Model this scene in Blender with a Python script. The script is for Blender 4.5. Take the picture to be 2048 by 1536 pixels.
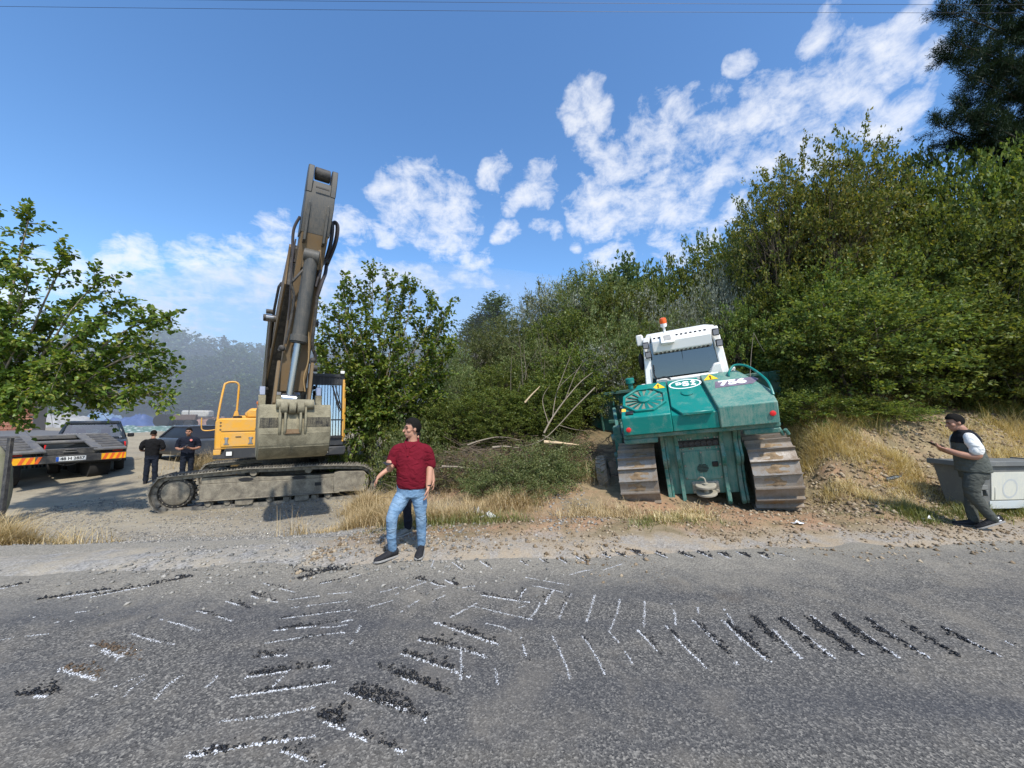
import bpy, bmesh, math, random
import numpy as np
from mathutils import Vector, Matrix, Euler
for _o in list(bpy.data.objects): bpy.data.objects.remove(_o)
SC = bpy.context.scene
COL = SC.collection
R = math.radians
# ---------------------------------------------------------------- camera
PITCH, CAMH, FPX = R(4.6), 1.72, 770.0
cam = bpy.data.cameras.new('camera'); camo = bpy.data.objects.new('camera', cam); COL.objects.link(camo)
cam.sensor_width = 36.0; cam.lens = FPX/2048*36.0; cam.clip_start = .05; cam.clip_end = 2000
camo.location = (0, 0, CAMH); camo.rotation_euler = (R(90)+PITCH, 0, 0)
SC.camera = camo
CF = Vector((0, math.cos(PITCH), math.sin(PITCH))); CU = Vector((0, -math.sin(PITCH), math.cos(PITCH)))
def ray(px, py): return CF + Vector((1, 0, 0))*((px-1024)/FPX) + CU*((768-py)/FPX)
def P(px, py, d): return Vector((0, 0, CAMH)) + ray(px, py)*d
def G(px, py, z=0.0):
    r = ray(px, py); return Vector((0, 0, CAMH)) + r*((z-CAMH)/r.z)
# ---------------------------------------------------------------- sun and sky
SUN_AZ, SUN_EL = R(157), R(53)
SUNV = Vector((math.sin(SUN_AZ)*math.cos(SUN_EL), math.cos(SUN_AZ)*math.cos(SUN_EL), math.sin(SUN_EL)))
sl = bpy.data.lights.new('sun', 'SUN'); sl.energy = 2.7; sl.angle = R(2.0); sl.color = (1, .95, .87)
so = bpy.data.objects.new('sun', sl); COL.objects.link(so); so.rotation_euler = SUNV.to_track_quat('Z', 'Y').to_euler()
SC.view_settings.view_transform = 'Standard'; SC.view_settings.look = 'None'
SC.view_settings.exposure = 0.93; SC.view_settings.gamma = 1.0; SC.view_settings.use_curve_mapping = False
W = bpy.data.worlds.new('World'); SC.world = W; W.use_nodes = True
SKY_STRENGTH = 0.15
CLOUD_LEVEL = 3.9
def build_world():
    nt = W.node_tree; nt.nodes.clear(); N = nt.nodes.new; L = nt.links.new
    out = N('ShaderNodeOutputWorld'); bg = N('ShaderNodeBackground'); bg.inputs[1].default_value = SKY_STRENGTH
    sky = N('ShaderNodeTexSky'); sky.sky_type = 'NISHITA'; sky.sun_disc = False
    sky.sun_elevation = SUN_EL; sky.sun_rotation = SUN_AZ; sky.altitude = 300; sky.air_density = 1.0; sky.dust_density = 0.9; sky.ozone_density = 2.5
    hs = N('ShaderNodeHueSaturation'); hs.inputs['Saturation'].default_value = 1.18; hs.inputs['Value'].default_value = 0.88
    L(sky.outputs[0], hs.inputs['Color'])
    tc = N('ShaderNodeTexCoord'); nrm = N('ShaderNodeVectorMath'); nrm.operation = 'NORMALIZE'; L(tc.outputs['Generated'], nrm.inputs[0])
    D = nrm.outputs[0]
    sep = N('ShaderNodeSeparateXYZ'); L(D, sep.inputs[0])
    def M(op, a, b=None, c=None, clamp=False):
        n = N('ShaderNodeMath'); n.operation = op; n.use_clamp = clamp
        for i, x in enumerate((a, b, c)):
            if x is None: continue
            if isinstance(x, (int, float)): n.inputs[i].default_value = x
            else: L(x, n.inputs[i])
        return n.outputs[0]
    zz = M('MAXIMUM', M('ADD', sep.outputs[2], .12), .04)
    div = N('ShaderNodeVectorMath'); div.operation = 'SCALE'; L(D, div.inputs[0]); L(M('DIVIDE', 1.0, zz), div.inputs['Scale'])
    def noise(vec, scale, det, rough, dist=0.0):
        n = N('ShaderNodeTexNoise'); n.inputs['Scale'].default_value = scale; n.inputs['Detail'].default_value = det
        n.inputs['Roughness'].default_value = rough; n.inputs['Distortion'].default_value = dist; L(vec, n.inputs['Vector']); return n.outputs['Fac']
    fb = noise(div.outputs[0], 7.5, 8, .66, .35)
    fb2 = noise(D, 24.0, 7, .66, .4)
    mixn = M('ADD', M('MULTIPLY', fb, .55), M('MULTIPLY', fb2, .45))
    patches = [(830,405,85),(785,385,60),(885,425,80),(925,455,50),(917,490,32),(990,355,36),(1060,370,50),(1030,405,30),(1020,468,38),(1085,465,28),(1145,465,26),
     (1180,220,48),(1140,255,36),(1170,300,44),(1225,320,70),(1265,300,50),(1200,400,85),(1300,412,95),(1385,420,64),(1160,430,45),(1330,245,74),(1400,262,84),(1470,288,66),
     (1380,205,46),(1430,335,64),(1500,332,72),(1400,372,56),(1560,318,66),(1620,290,60),(1530,210,66),(1595,190,76),(1650,160,54),(1480,132,36),(1640,65,56),(1700,112,74),
     (1765,100,60),(1805,60,50),(1780,215,66),(1820,180,44),(1740,250,56),(950,545,54),(908,532,32),(858,570,52),(800,550,44),(700,450,48),(768,460,34),(540,462,54),(495,470,36),
     (575,490,44),(290,522,46),(215,512,40),(450,545,84),(525,562,90),(395,530,46),(690,545,58),(745,562,52),(340,610,60),(380,668,60),(1210,515,42),(1480,440,44),(1320,490,54),(1405,475,44),
     (620,590,70),(250,560,60),(120,560,60),(60,610,60),(1690,190,60),(1840,120,40)]
    wn = N('ShaderNodeTexNoise'); wn.inputs['Scale'].default_value = 7.0; wn.inputs['Detail'].default_value = 4; L(D, wn.inputs['Vector'])
    ws = N('ShaderNodeVectorMath'); ws.operation = 'MULTIPLY_ADD'; L(wn.outputs['Color'], ws.inputs[0]); ws.inputs[1].default_value = (.17, .17, .17); ws.inputs[2].default_value = (-.085, -.085, -.085)
    wa = N('ShaderNodeVectorMath'); wa.operation = 'ADD'; L(D, wa.inputs[0]); L(ws.outputs[0], wa.inputs[1]); wz = N('ShaderNodeVectorMath'); wz.operation = 'NORMALIZE'; L(wa.outputs[0], wz.inputs[0]); DW = wz.outputs[0]
    acc = None
    for (px, py, r) in patches:
        c = ray(px, py).normalized(); e = ray(px, py+r).normalized(); ca = c.dot(e)
        dn = N('ShaderNodeVectorMath'); dn.operation = 'DOT_PRODUCT'; L(DW, dn.inputs[0]); dn.inputs[1].default_value = c
        ci = 1-(1-ca)*1.6
        v = M('MULTIPLY_ADD', dn.outputs['Value'], 1/(1-ci), -ci/(1-ci), clamp=True)
        acc = v if acc is None else M('MAXIMUM', acc, v)
    # the same scattered cumulus behind and above the camera
    cov = noise(div.outputs[0], 1.1, 2, .5)
    back = M('MULTIPLY', M('MULTIPLY_ADD', cov, 6.0, -3.2, clamp=True), M('MULTIPLY_ADD', sep.outputs[1], -3.0, .3, clamp=True))
    acc = M('MAXIMUM', acc, back)
    acc = M('MULTIPLY', acc, M('MULTIPLY_ADD', acc, -.5, 1.5))
    raw = M('ADD', M('MULTIPLY', acc, .9), M('MULTIPLY_ADD', mixn, 3.0, -1.5))
    mr = N('ShaderNodeMapRange'); mr.interpolation_type = 'LINEAR'; L(raw, mr.inputs[0]); mr.inputs[1].default_value = .52; mr.inputs[2].default_value = 1.28
    gate = mr.outputs[0]
    # grey cores
    core = N('ShaderNodeMapRange'); L(raw, core.inputs[0]); core.inputs[1].default_value = .95; core.inputs[2].default_value = 1.5
    cc = N('ShaderNodeMixRGB'); L(core.outputs[0], cc.inputs[0]); cc.inputs[1].default_value = (CLOUD_LEVEL*1.0, CLOUD_LEVEL*1.01, CLOUD_LEVEL*1.04, 1); cc.inputs[2].default_value = (CLOUD_LEVEL*.80, CLOUD_LEVEL*.83, CLOUD_LEVEL*.88, 1)
    mx = N('ShaderNodeMixRGB'); L(M('MULTIPLY', gate, .86), mx.inputs[0]); L(hs.outputs[0], mx.inputs[1]); L(cc.outputs[0], mx.inputs[2])
    L(mx.outputs[0], bg.inputs[0]); L(bg.outputs[0], out.inputs[0])
build_world()

# ---------------------------------------------------------------- helpers
def tag(o, label=None, cat=None, group=None, kind=None):
    if label: o['label'] = label
    if cat: o['category'] = cat
    if group: o['group'] = group
    if kind: o['kind'] = kind
    return o
def empty(name, loc=(0, 0, 0), rot=(0, 0, 0), label=None, cat=None, group=None):
    o = bpy.data.objects.new(name, None); COL.objects.link(o); o.location = loc; o.rotation_euler = rot; o.empty_display_size = .2
    return tag(o, label, cat, group)
def link(name, me, parent=None, loc=None, rot=None):
    o = bpy.data.objects.new(name, me); COL.objects.link(o)
    if parent: o.parent = parent
    if loc is not None: o.location = loc
    if rot is not None: o.rotation_euler = rot
    return o
def np_mesh(name, v, quads, mat, smooth=False):
    v = np.asarray(v, np.float32); q = np.asarray(quads, np.int32); k = q.shape[1]
    me = bpy.data.meshes.new(name); me.vertices.add(len(v)); me.vertices.foreach_set('co', v.ravel())
    me.loops.add(q.size); me.loops.foreach_set('vertex_index', q.ravel())
    me.polygons.add(len(q)); me.polygons.foreach_set('loop_start', np.arange(0, q.size, k, dtype=np.int32))
    if smooth: me.polygons.foreach_set('use_smooth', np.ones(len(q), bool))
    me.update(calc_edges=True); me.materials.append(mat); return me
def smoothstep(a, b, x):
    t = np.clip((np.asarray(x, float)-a)/(b-a), 0, 1); return t*t*(3-2*t)
def frame(p0, p1):
    z = (Vector(p1)-Vector(p0)); z.normalize(); up = Vector((0, 0, 1)) if abs(z.z) < .95 else Vector((0, 1, 0))
    x = up.cross(z).normalized(); y = z.cross(x); return x, y, z
class MB:
    def __init__(s): s.v = []; s.f = []; s.M = Matrix.Identity(4)
    def add(s, vs, fs):
        b = len(s.v); s.v += [tuple(s.M @ Vector(p)) for p in vs]; s.f += [tuple(i+b for i in f) for f in fs]; return s
    def box(s, x0, x1, y0, y1, z0, z1):
        return s.add([(x0,y0,z0),(x1,y0,z0),(x1,y1,z0),(x0,y1,z0),(x0,y0,z1),(x1,y0,z1),(x1,y1,z1),(x0,y1,z1)],
                     [(3,2,1,0),(4,5,6,7),(0,1,5,4),(1,2,6,5),(2,3,7,6),(3,0,4,7)])
    def bar(s, p0, p1, w, h=None):                       # rectangular bar between two points
        h = h or w; x, y, z = frame(p0, p1); p0 = Vector(p0); p1 = Vector(p1); q = []
        for p in (p0, p1):
            for a, b in ((-1,-1),(1,-1),(1,1),(-1,1)): q.append(tuple(p+x*(a*w/2)+y*(b*h/2)))
        return s.add(q, [(3,2,1,0),(4,5,6,7),(0,1,5,4),(1,2,6,5),(2,3,7,6),(3,0,4,7)])
    def cyl(s, p0, p1, r0, r1=None, n=14):
        r1 = r0 if r1 is None else r1; return s.tube([p0, p1], [r0, r1], n)
    def tube(s, pts, r, n=8, closed=False):
        pts = [Vector(p) for p in pts]; m = len(pts)
        rs = list(r) if isinstance(r, (list, tuple)) else [r]*m
        vs = []; px = None
        for i, p in enumerate(pts):
            t = (pts[min(i+1, m-1)]-pts[max(i-1, 0)])
            if closed: t = pts[(i+1) % m]-pts[i-1]
            t.normalize()
            if px is None:
                up = Vector((0, 0, 1)) if abs(t.z) < .9 else Vector((0, 1, 0)); px = up.cross(t).normalized()
            else:
                px = (px-t*px.dot(t)); px.normalize()
            py = t.cross(px)
            for k in range(n):
                a = 2*math.pi*k/n; vs.append(tuple(p+px*(rs[i]*math.cos(a))+py*(rs[i]*math.sin(a))))
        fs = []
        for i in range(m if closed else m-1):
            for k in range(n):
                a = i*n+k; b = i*n+(k+1) % n; c = ((i+1) % m)*n+(k+1) % n; d = ((i+1) % m)*n+k; fs.append((a, b, c, d))
        if not closed: fs.append(tuple(range(n))[::-1]); fs.append(tuple((m-1)*n+k for k in range(n)))
        return s.add(vs, fs)
    def prism(s, poly, a, b, axis='x'):                  # polygon in the plane across axis, from a to b
        n = len(poly)
        def mk(p, t): return {'x': (t, p[0], p[1]), 'y': (p[0], t, p[1]), 'z': (p[0], p[1], t)}[axis]
        vs = [mk(p, a) for p in poly]+[mk(p, b) for p in poly]
        return s.add(vs, [tuple(range(n))[::-1], tuple(range(n, 2*n))]+[(i, (i+1) % n, n+(i+1) % n, n+i) for i in range(n)])
    def slab(s, top, zb, inset=0.0):                     # sloping polygon with a flat base
        n = len(top); vs = list(top)+[(p[0], p[1], zb) for p in top]
        return s.add(vs, [tuple(range(n)), tuple(range(n, 2*n))[::-1]]+[(i, n+i, n+(i+1) % n, (i+1) % n) for i in range(n)])
    def ball(s, c, rx, ry=None, rz=None, nu=14, nv=9):
        ry = rx if ry is None else ry; rz = rx if rz is None else rz; vs = [(c[0], c[1], c[2]-rz)]
        for i in range(1, nv):
            t = -math.pi/2+math.pi*i/nv
            for k in range(nu):
                a = 2*math.pi*k/nu; vs.append((c[0]+rx*math.cos(t)*math.cos(a), c[1]+ry*math.cos(t)*math.sin(a), c[2]+rz*math.sin(t)))
        vs.append((c[0], c[1], c[2]+rz)); e = len(vs)-1; fs = []
        for k in range(nu): fs.append((0, 1+(k+1) % nu, 1+k)); fs.append((e, e-nu+k, e-nu+(k+1) % nu))
        for i in range(nv-2):
            for k in range(nu):
                a = 1+i*nu+k; b = 1+i*nu+(k+1) % nu; fs.append((a, b, b+nu, a+nu))
        return s.add(vs, fs)
    def lathe(s, prof, c=(0,0,0), axis='z', n=24):       # (radius, height) profile, closed ends
        vs = []
        for r, h in prof:
            for k in range(n):
                a = 2*math.pi*k/n; u, w = r*math.cos(a), r*math.sin(a)
                vs.append({'z': (c[0]+u, c[1]+w, c[2]+h), 'x': (c[0]+h, c[1]+u, c[2]+w), 'y': (c[0]+w, c[1]+h, c[2]+u)}[axis])
        m = len(prof); fs = [(i*n+k, i*n+(k+1) % n, (i+1)*n+(k+1) % n, (i+1)*n+k) for i in range(m-1) for k in range(n)]
        fs.append(tuple(range(n))[::-1]); fs.append(tuple((m-1)*n+k for k in range(n)))
        return s.add(vs, fs)
    def mesh(s, name, mat, smooth=None):
        me = bpy.data.meshes.new(name); me.from_pydata(s.v, [], s.f); me.materials.append(mat)
        bm = bmesh.new(); bm.from_mesh(me); bmesh.ops.recalc_face_normals(bm, faces=bm.faces[:])
        if smooth is not None:
            for f in bm.faces: f.smooth = True
            for e in bm.edges:
                if len(e.link_faces) != 2 or e.calc_face_angle(0) > R(smooth): e.smooth = False
        bm.to_mesh(me); bm.free(); return me
    def build(s, name, mat, parent=None, bevel=0, smooth=38, loc=None, rot=None, seg=1):
        o = link(name, s.mesh(name, mat, smooth), parent, loc, rot)
        if bevel:
            m = o.modifiers.new('bevel', 'BEVEL'); m.width = bevel; m.segments = seg; m.limit_method = 'ANGLE'; m.angle_limit = R(40); m.harden_normals = False
        return o
def text_mesh(txt, size, ext=.002, bold=0.0, sx=1.0):
    c = bpy.data.curves.new('lettering', 'FONT'); c.body = txt; c.size = size; c.extrude = ext; c.offset = bold
    c.align_x = 'CENTER'; c.align_y = 'CENTER'; c.resolution_u = 4
    o = bpy.data.objects.new('lettering', c); COL.objects.link(o); bpy.context.view_layer.update()
    me = bpy.data.meshes.new_from_object(o.evaluated_get(bpy.context.evaluated_depsgraph_get()))
    bpy.data.objects.remove(o); me.name = 'lettering'
    if sx != 1.0: me.transform(Matrix.Diagonal((sx, 1, 1, 1)))
    return me
def lettering(txt, size, mat, parent, M, bold=0.0, sx=1.0, name='lettering'):
    me = text_mesh(txt, size, .002, bold, sx); me.transform(M); me.materials.clear(); me.materials.append(mat)
    return link(name, me, parent)
def basis(o, x, y):                                     # matrix with local x,y axes, z out
    x = Vector(x).normalized(); z = x.cross(Vector(y)).normalized(); y = z.cross(x)
    m = Matrix.Identity(4)
    for i in range(3): m[i][0] = x[i]; m[i][1] = y[i]; m[i][2] = z[i]; m[i][3] = o[i]
    return m
def bez(p0, p1, p2, n=8):
    p0, p1, p2 = Vector(p0), Vector(p1), Vector(p2)
    return [p0*(1-t)**2+p1*2*t*(1-t)+p2*t*t for t in [i/n for i in range(n+1)]]
def catmull(pts, n=6):
    pts = [Vector(p) for p in pts]; out = []
    for i in range(len(pts)-1):
        p0 = pts[max(i-1, 0)]; p1 = pts[i]; p2 = pts[i+1]; p3 = pts[min(i+2, len(pts)-1)]
        for k in range(n):
            t = k/n; out.append(.5*((2*p1)+(p2-p0)*t+(2*p0-5*p1+4*p2-p3)*t*t+(3*p1-p0-3*p2+p3)*t**3))
    return out+[pts[-1]]

# ---------------------------------------------------------------- materials
class NT:
    def __init__(s, name):
        s.m = bpy.data.materials.new(name); s.m.use_nodes = True; s.t = s.m.node_tree; s.t.nodes.clear()
        s.out = s.t.nodes.new('ShaderNodeOutputMaterial')
    def n(s, t, **kw):
        x = s.t.nodes.new('ShaderNode'+t)
        for k, v in kw.items(): setattr(x, k, v)
        return x
    def l(s, a, b): s.t.links.new(a, b)
    def coord(s, which='Object'): return s.n('TexCoord').outputs[which]
    def pos(s): return s.n('NewGeometry').outputs['Position']
    def noise(s, vec, scale, det=4, rough=.55, dist=0, out='Fac'):
        x = s.n('TexNoise'); x.inputs['Scale'].default_value = scale; x.inputs['Detail'].default_value = det
        x.inputs['Roughness'].default_value = rough; x.inputs['Distortion'].default_value = dist; s.l(vec, x.inputs['Vector']); return x.outputs[out]
    def vor(s, vec, scale, feat='F1', out='Distance', rnd=1):
        x = s.n('TexVoronoi'); x.feature = feat; x.inputs['Scale'].default_value = scale; s.l(vec, x.inputs['Vector']); x.inputs['Randomness'].default_value = rnd; return x.outputs[out]
    def scale(s, vec, v):
        x = s.n('VectorMath', operation='MULTIPLY'); s.l(vec, x.inputs[0]); x.inputs[1].default_value = v; return x.outputs[0]
    def ramp(s, fac, stops, interp='LINEAR'):
        x = s.n('ValToRGB'); r = x.color_ramp; r.interpolation = interp
        while len(r.elements) < len(stops): r.elements.new(.5)
        for e, (p, c) in zip(r.elements, stops):
            e.position = p; e.color = (c, c, c, 1) if isinstance(c, (int, float)) else (*c, 1)
        s.l(fac, x.inputs[0]); return x.outputs[0]
    def mix(s, fac, a, b, blend='MIX'):
        x = s.n('MixRGB', blend_type=blend)
        for i, v in enumerate((fac, a, b)):
            if isinstance(v, (int, float)): x.inputs[i].default_value = v if i == 0 else (v, v, v, 1)
            elif isinstance(v, tuple): x.inputs[i].default_value = (*v, 1)
            else: s.l(v, x.inputs[i])
        return x.outputs[0]
    def math(s, op, a, b=None, clamp=False):
        x = s.n('Math', operation=op, use_clamp=clamp)
        for i, v in enumerate((a, b)):
            if v is None: continue
            if isinstance(v, (int, float)): x.inputs[i].default_value = v
            else: s.l(v, x.inputs[i])
        return x.outputs[0]
    def bump(s, h, strength=.3, dist=.01):
        x = s.n('Bump'); x.inputs['Strength'].default_value = strength; x.inputs['Distance'].default_value = dist; s.l(h, x.inputs['Height']); return x.outputs[0]
    def bsdf(s, col, rough=.6, metal=0, normal=None, spec=.4, coat=0):
        x = s.n('BsdfPrincipled')
        for k, v in (('Base Color', col), ('Roughness', rough), ('Metallic', metal)):
            if isinstance(v, tuple): x.inputs[k].default_value = (*v, 1)
            elif isinstance(v, (int, float)): x.inputs[k].default_value = v
            else: s.l(v, x.inputs[k])
        x.inputs['Specular IOR Level'].default_value = spec; x.inputs['Coat Weight'].default_value = coat
        if normal is not None: s.l(normal, x.inputs['Normal'])
        s.l(x.outputs[0], s.out.inputs[0]); return s.m
def paint(name, col, dirt=(.23, .2, .15), amt=.3, rough=.45, sc=6, streak=False, metal=0, fine=60, bump=.15, spec=.4, var=.12):
    t = NT(name); c = t.coord()
    n1 = t.noise(c, sc, 8, .68, .4); n2 = t.noise(c, fine, 3, .6)
    if streak:
        st = t.noise(t.scale(c, (14, 14, 1.1)), 2.2, 5, .7, .3); n1 = t.mix(.5, n1, st)
    f = t.ramp(t.mix(.3, n1, n2), [(max(0, .62-amt*.5), 0.0), (min(1, .80-amt*.35), 1.0)])
    f2 = t.math('MULTIPLY', f, min(1.0, .35+amt), clamp=True)
    vn = t.noise(c, sc*.35, 3, .5)
    base = t.mix(t.math('MULTIPLY', vn, var*2), col, tuple(x*.72 for x in col))
    cc = t.mix(f2, base, dirt)
    rr = t.mix(f2, rough, .9)
    return t.bsdf(cc, rr, metal, t.bump(t.mix(.5, n1, n2), bump, .004), spec)
def plain(name, col, rough=.6, metal=0, spec=.4, bump=0, sc=40, var=.15):
    t = NT(name); c = t.coord(); n = t.noise(c, sc, 4)
    cc = t.mix(n, tuple(x*(1-var) for x in col), tuple(min(1, x*(1+var)) for x in col))
    return t.bsdf(cc, rough, metal, t.bump(n, bump, .003) if bump else None, spec)
def glass(name, tint=(.18, .24, .26), base=.06):
    t = NT(name); tr = t.n('BsdfTransparent'); tr.inputs[0].default_value = (*tint, 1); gl = t.n('BsdfGlossy'); gl.inputs['Roughness'].default_value = .03
    gl.inputs[0].default_value = (.9, .95, 1, 1)
    fr = t.n('Fresnel'); fr.inputs[0].default_value = 1.55; mx = t.n('MixShader')
    f = t.math('MULTIPLY_ADD', fr.outputs[0], 1.3); f.node.inputs[2].default_value = base; f.node.use_clamp = True
    t.l(f, mx.inputs[0]); t.l(tr.outputs[0], mx.inputs[1]); t.l(gl.outputs[0], mx.inputs[2]); t.l(mx.outputs[0], t.out.inputs[0]); return t.m
def leafmat(name, cols, trans=.35, gloss=.05, hue=.0):
    t = NT(name); g = t.n('NewGeometry'); oi = t.n('ObjectInfo')
    n = len(cols); rnd = t.math('FRACT', t.math('ADD', g.outputs['Random Per Island'], t.math('MULTIPLY', oi.outputs['Random'], .0)))
    base = t.ramp(rnd, [(i/(n-1), c) for i, c in enumerate(cols)])
    br = t.n('HueSaturation'); t.l(base, br.inputs['Color'])
    t.l(t.math('ADD', t.math('MULTIPLY', oi.outputs['Random'], .6), .90), br.inputs['Value'])
    t.l(t.math('ADD', t.math('MULTIPLY', oi.outputs['Random'], .03), .485), br.inputs['Hue'])
    d = t.n('BsdfDiffuse'); t.l(br.outputs[0], d.inputs[0]); tr = t.n('BsdfTranslucent')
    tc = t.mix(1.0, br.outputs[0], (1.35, 1.25, .55), 'MULTIPLY'); t.l(tc, tr.inputs[0])
    m1 = t.n('MixShader'); m1.inputs[0].default_value = trans; t.l(d.outputs[0], m1.inputs[1]); t.l(tr.outputs[0], m1.inputs[2])
    gl = t.n('BsdfGlossy'); gl.inputs['Roughness'].default_value = .42; gl.inputs[0].default_value = (.8, .85, .8, 1)
    m2 = t.n('MixShader'); m2.inputs[0].default_value = gloss; t.l(m1.outputs[0], m2.inputs[1]); t.l(gl.outputs[0], m2.inputs[2])
    t.l(m2.outputs[0], t.out.inputs[0]); return t.m

BARK = plain('bark', (.075, .06, .042), .9, bump=.6, sc=30, var=.5)
BARK_PALE = plain('pale_bark', (.24, .20, .15), .9, bump=.4, sc=30, var=.3)
WOOD_CUT = plain('fresh_split_wood', (.55, .42, .26), .8, sc=25, var=.25)
RUBBER = plain('dusty_rubber', (.018, .018, .018), .85, bump=.3, var=.35)
BLACK = plain('black_plastic', (.015, .015, .016), .5)
STEEL = plain('worn_steel', (.34, .34, .34), .38, .85, var=.3)
CHROME = plain('polished_rod', (.30, .31, .32), .22, .9, var=.1)
MUDDY = paint('dusty_steel', (.115, .10, .078), (.33, .295, .22), .46, .8, 5, bump=.5)
SHOE_EX = paint('dusty_track_steel', (.10, .095, .085), (.40, .36, .28), .42, .6, 9, metal=.2, bump=.4)
DARKSTEEL = paint('oily_steel_and_boom_shade', (.03, .028, .026), (.16, .14, .11), .35, .6, 9, bump=.4)
# ================================================================ the setting: ground, road, hills
def edge(x): return 4.72+.085*np.asarray(x, float)
def vnoise(x, y, f, seed=0):
    r = np.random.RandomState(seed).rand(64, 64)
    x = np.asarray(x, float)*f; y = np.asarray(y, float)*f; xi = np.floor(x).astype(int); yi = np.floor(y).astype(int)
    u = x-xi; v = y-yi; u = u*u*(3-2*u); v = v*v*(3-2*v)
    a = r[xi % 64, yi % 64]; b = r[(xi+1) % 64, yi % 64]; c = r[xi % 64, (yi+1) % 64]; d = r[(xi+1) % 64, (yi+1) % 64]
    return (a*(1-u)+b*u)*(1-v)+(c*(1-u)+d*u)*v-.5
def fbm(x, y, f, o=4, seed=0): return sum(vnoise(x, y, f*2**i, seed+i)/2**i for i in range(o))
def ground_z(x, y, detail=True):
    x = np.asarray(x, float); y = np.asarray(y, float); v = y-edge(x)
    yard = -.68*smoothstep(.3, 4.2, v)+.36*smoothstep(10.5, 16, y)+.0215*np.maximum(y-15, 0)
    # bank and hillside to the right
    bank = 1.40*smoothstep(1.35, 3.9, v-.15*fbm(x, y, .5, 2, 9))+.30*np.maximum(v-3.0, 0)
    cen = .02+.13*np.maximum(v-2.2, 0)+.14*np.maximum(v-4.5, 0)
    dz = smoothstep(2.0, 3.0, x-.33*(y-8)) * smoothstep(6.6, 5.9, x-.42*(y-8))   # the strip the bulldozer has cut
    sx = smoothstep(5.0, 7.6, x-.38*(y-7.5))
    hill = cen*(1-sx)+bank*sx
    cut = -.02+.24*np.maximum(v-2.3, 0)
    hill = np.where(v > -.3, hill*(1-dz)+np.minimum(cut, 3)*dz, hill)
    hill = np.minimum(hill, 14+0*hill)
    s = smoothstep(-4.2, .3, x+.10*(y-8))
    z = yard*(1-s)+hill*s
    z = z+13*smoothstep(58, 105, y)*(1-s)                                   # wooded rise far behind the yard
    ins = smoothstep(-.25, .35, v)
    z = z*ins-.05*(1-ins)
    if detail:
        n = fbm(x, y, .9, 4, 3)*.10+fbm(x, y, 5.5, 3, 21)*.035
        rough = smoothstep(-.3, .6, v)*(.45+.9*s*smoothstep(1.0, 2.2, v))
        z = z+n*rough+.012*ins
        # windrow of clods the tracks pushed up
        w = np.exp(-((v-1.25)/.42)**2)*smoothstep(-1.2, .2, x)*smoothstep(9, 6.0, x)
        z = z+w*(.05+.10*np.maximum(fbm(x, y, 2.6, 3, 40)+.1, 0))
    return z
def gz(x, y): return float(ground_z(x, y))
def ax(lo, dlo, dhi, hi, step, grow=1.13):
    a = list(np.arange(dlo, dhi, step)); s = step; p = dhi
    while p < hi: a.append(p); s *= grow; p += s
    a.append(hi); s = step; p = dlo-step; left = []
    while p > lo: left.append(p); s *= grow; p -= s
    left.append(lo); return np.array(left[::-1]+a)
def grid_mesh(name, xs, ys, fz, mat):
    X, Y = np.meshgrid(xs, ys, indexing='ij'); Z = fz(X, Y); v = np.stack([X, Y, Z], -1).reshape(-1, 3); ny = len(ys)
    i, j = np.meshgrid(np.arange(len(xs)-1), np.arange(ny-1), indexing='ij'); a = (i*ny+j).ravel()
    return np_mesh(name, v, np.stack([a, a+ny, a+ny+1, a+1], 1), mat, True)
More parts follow.
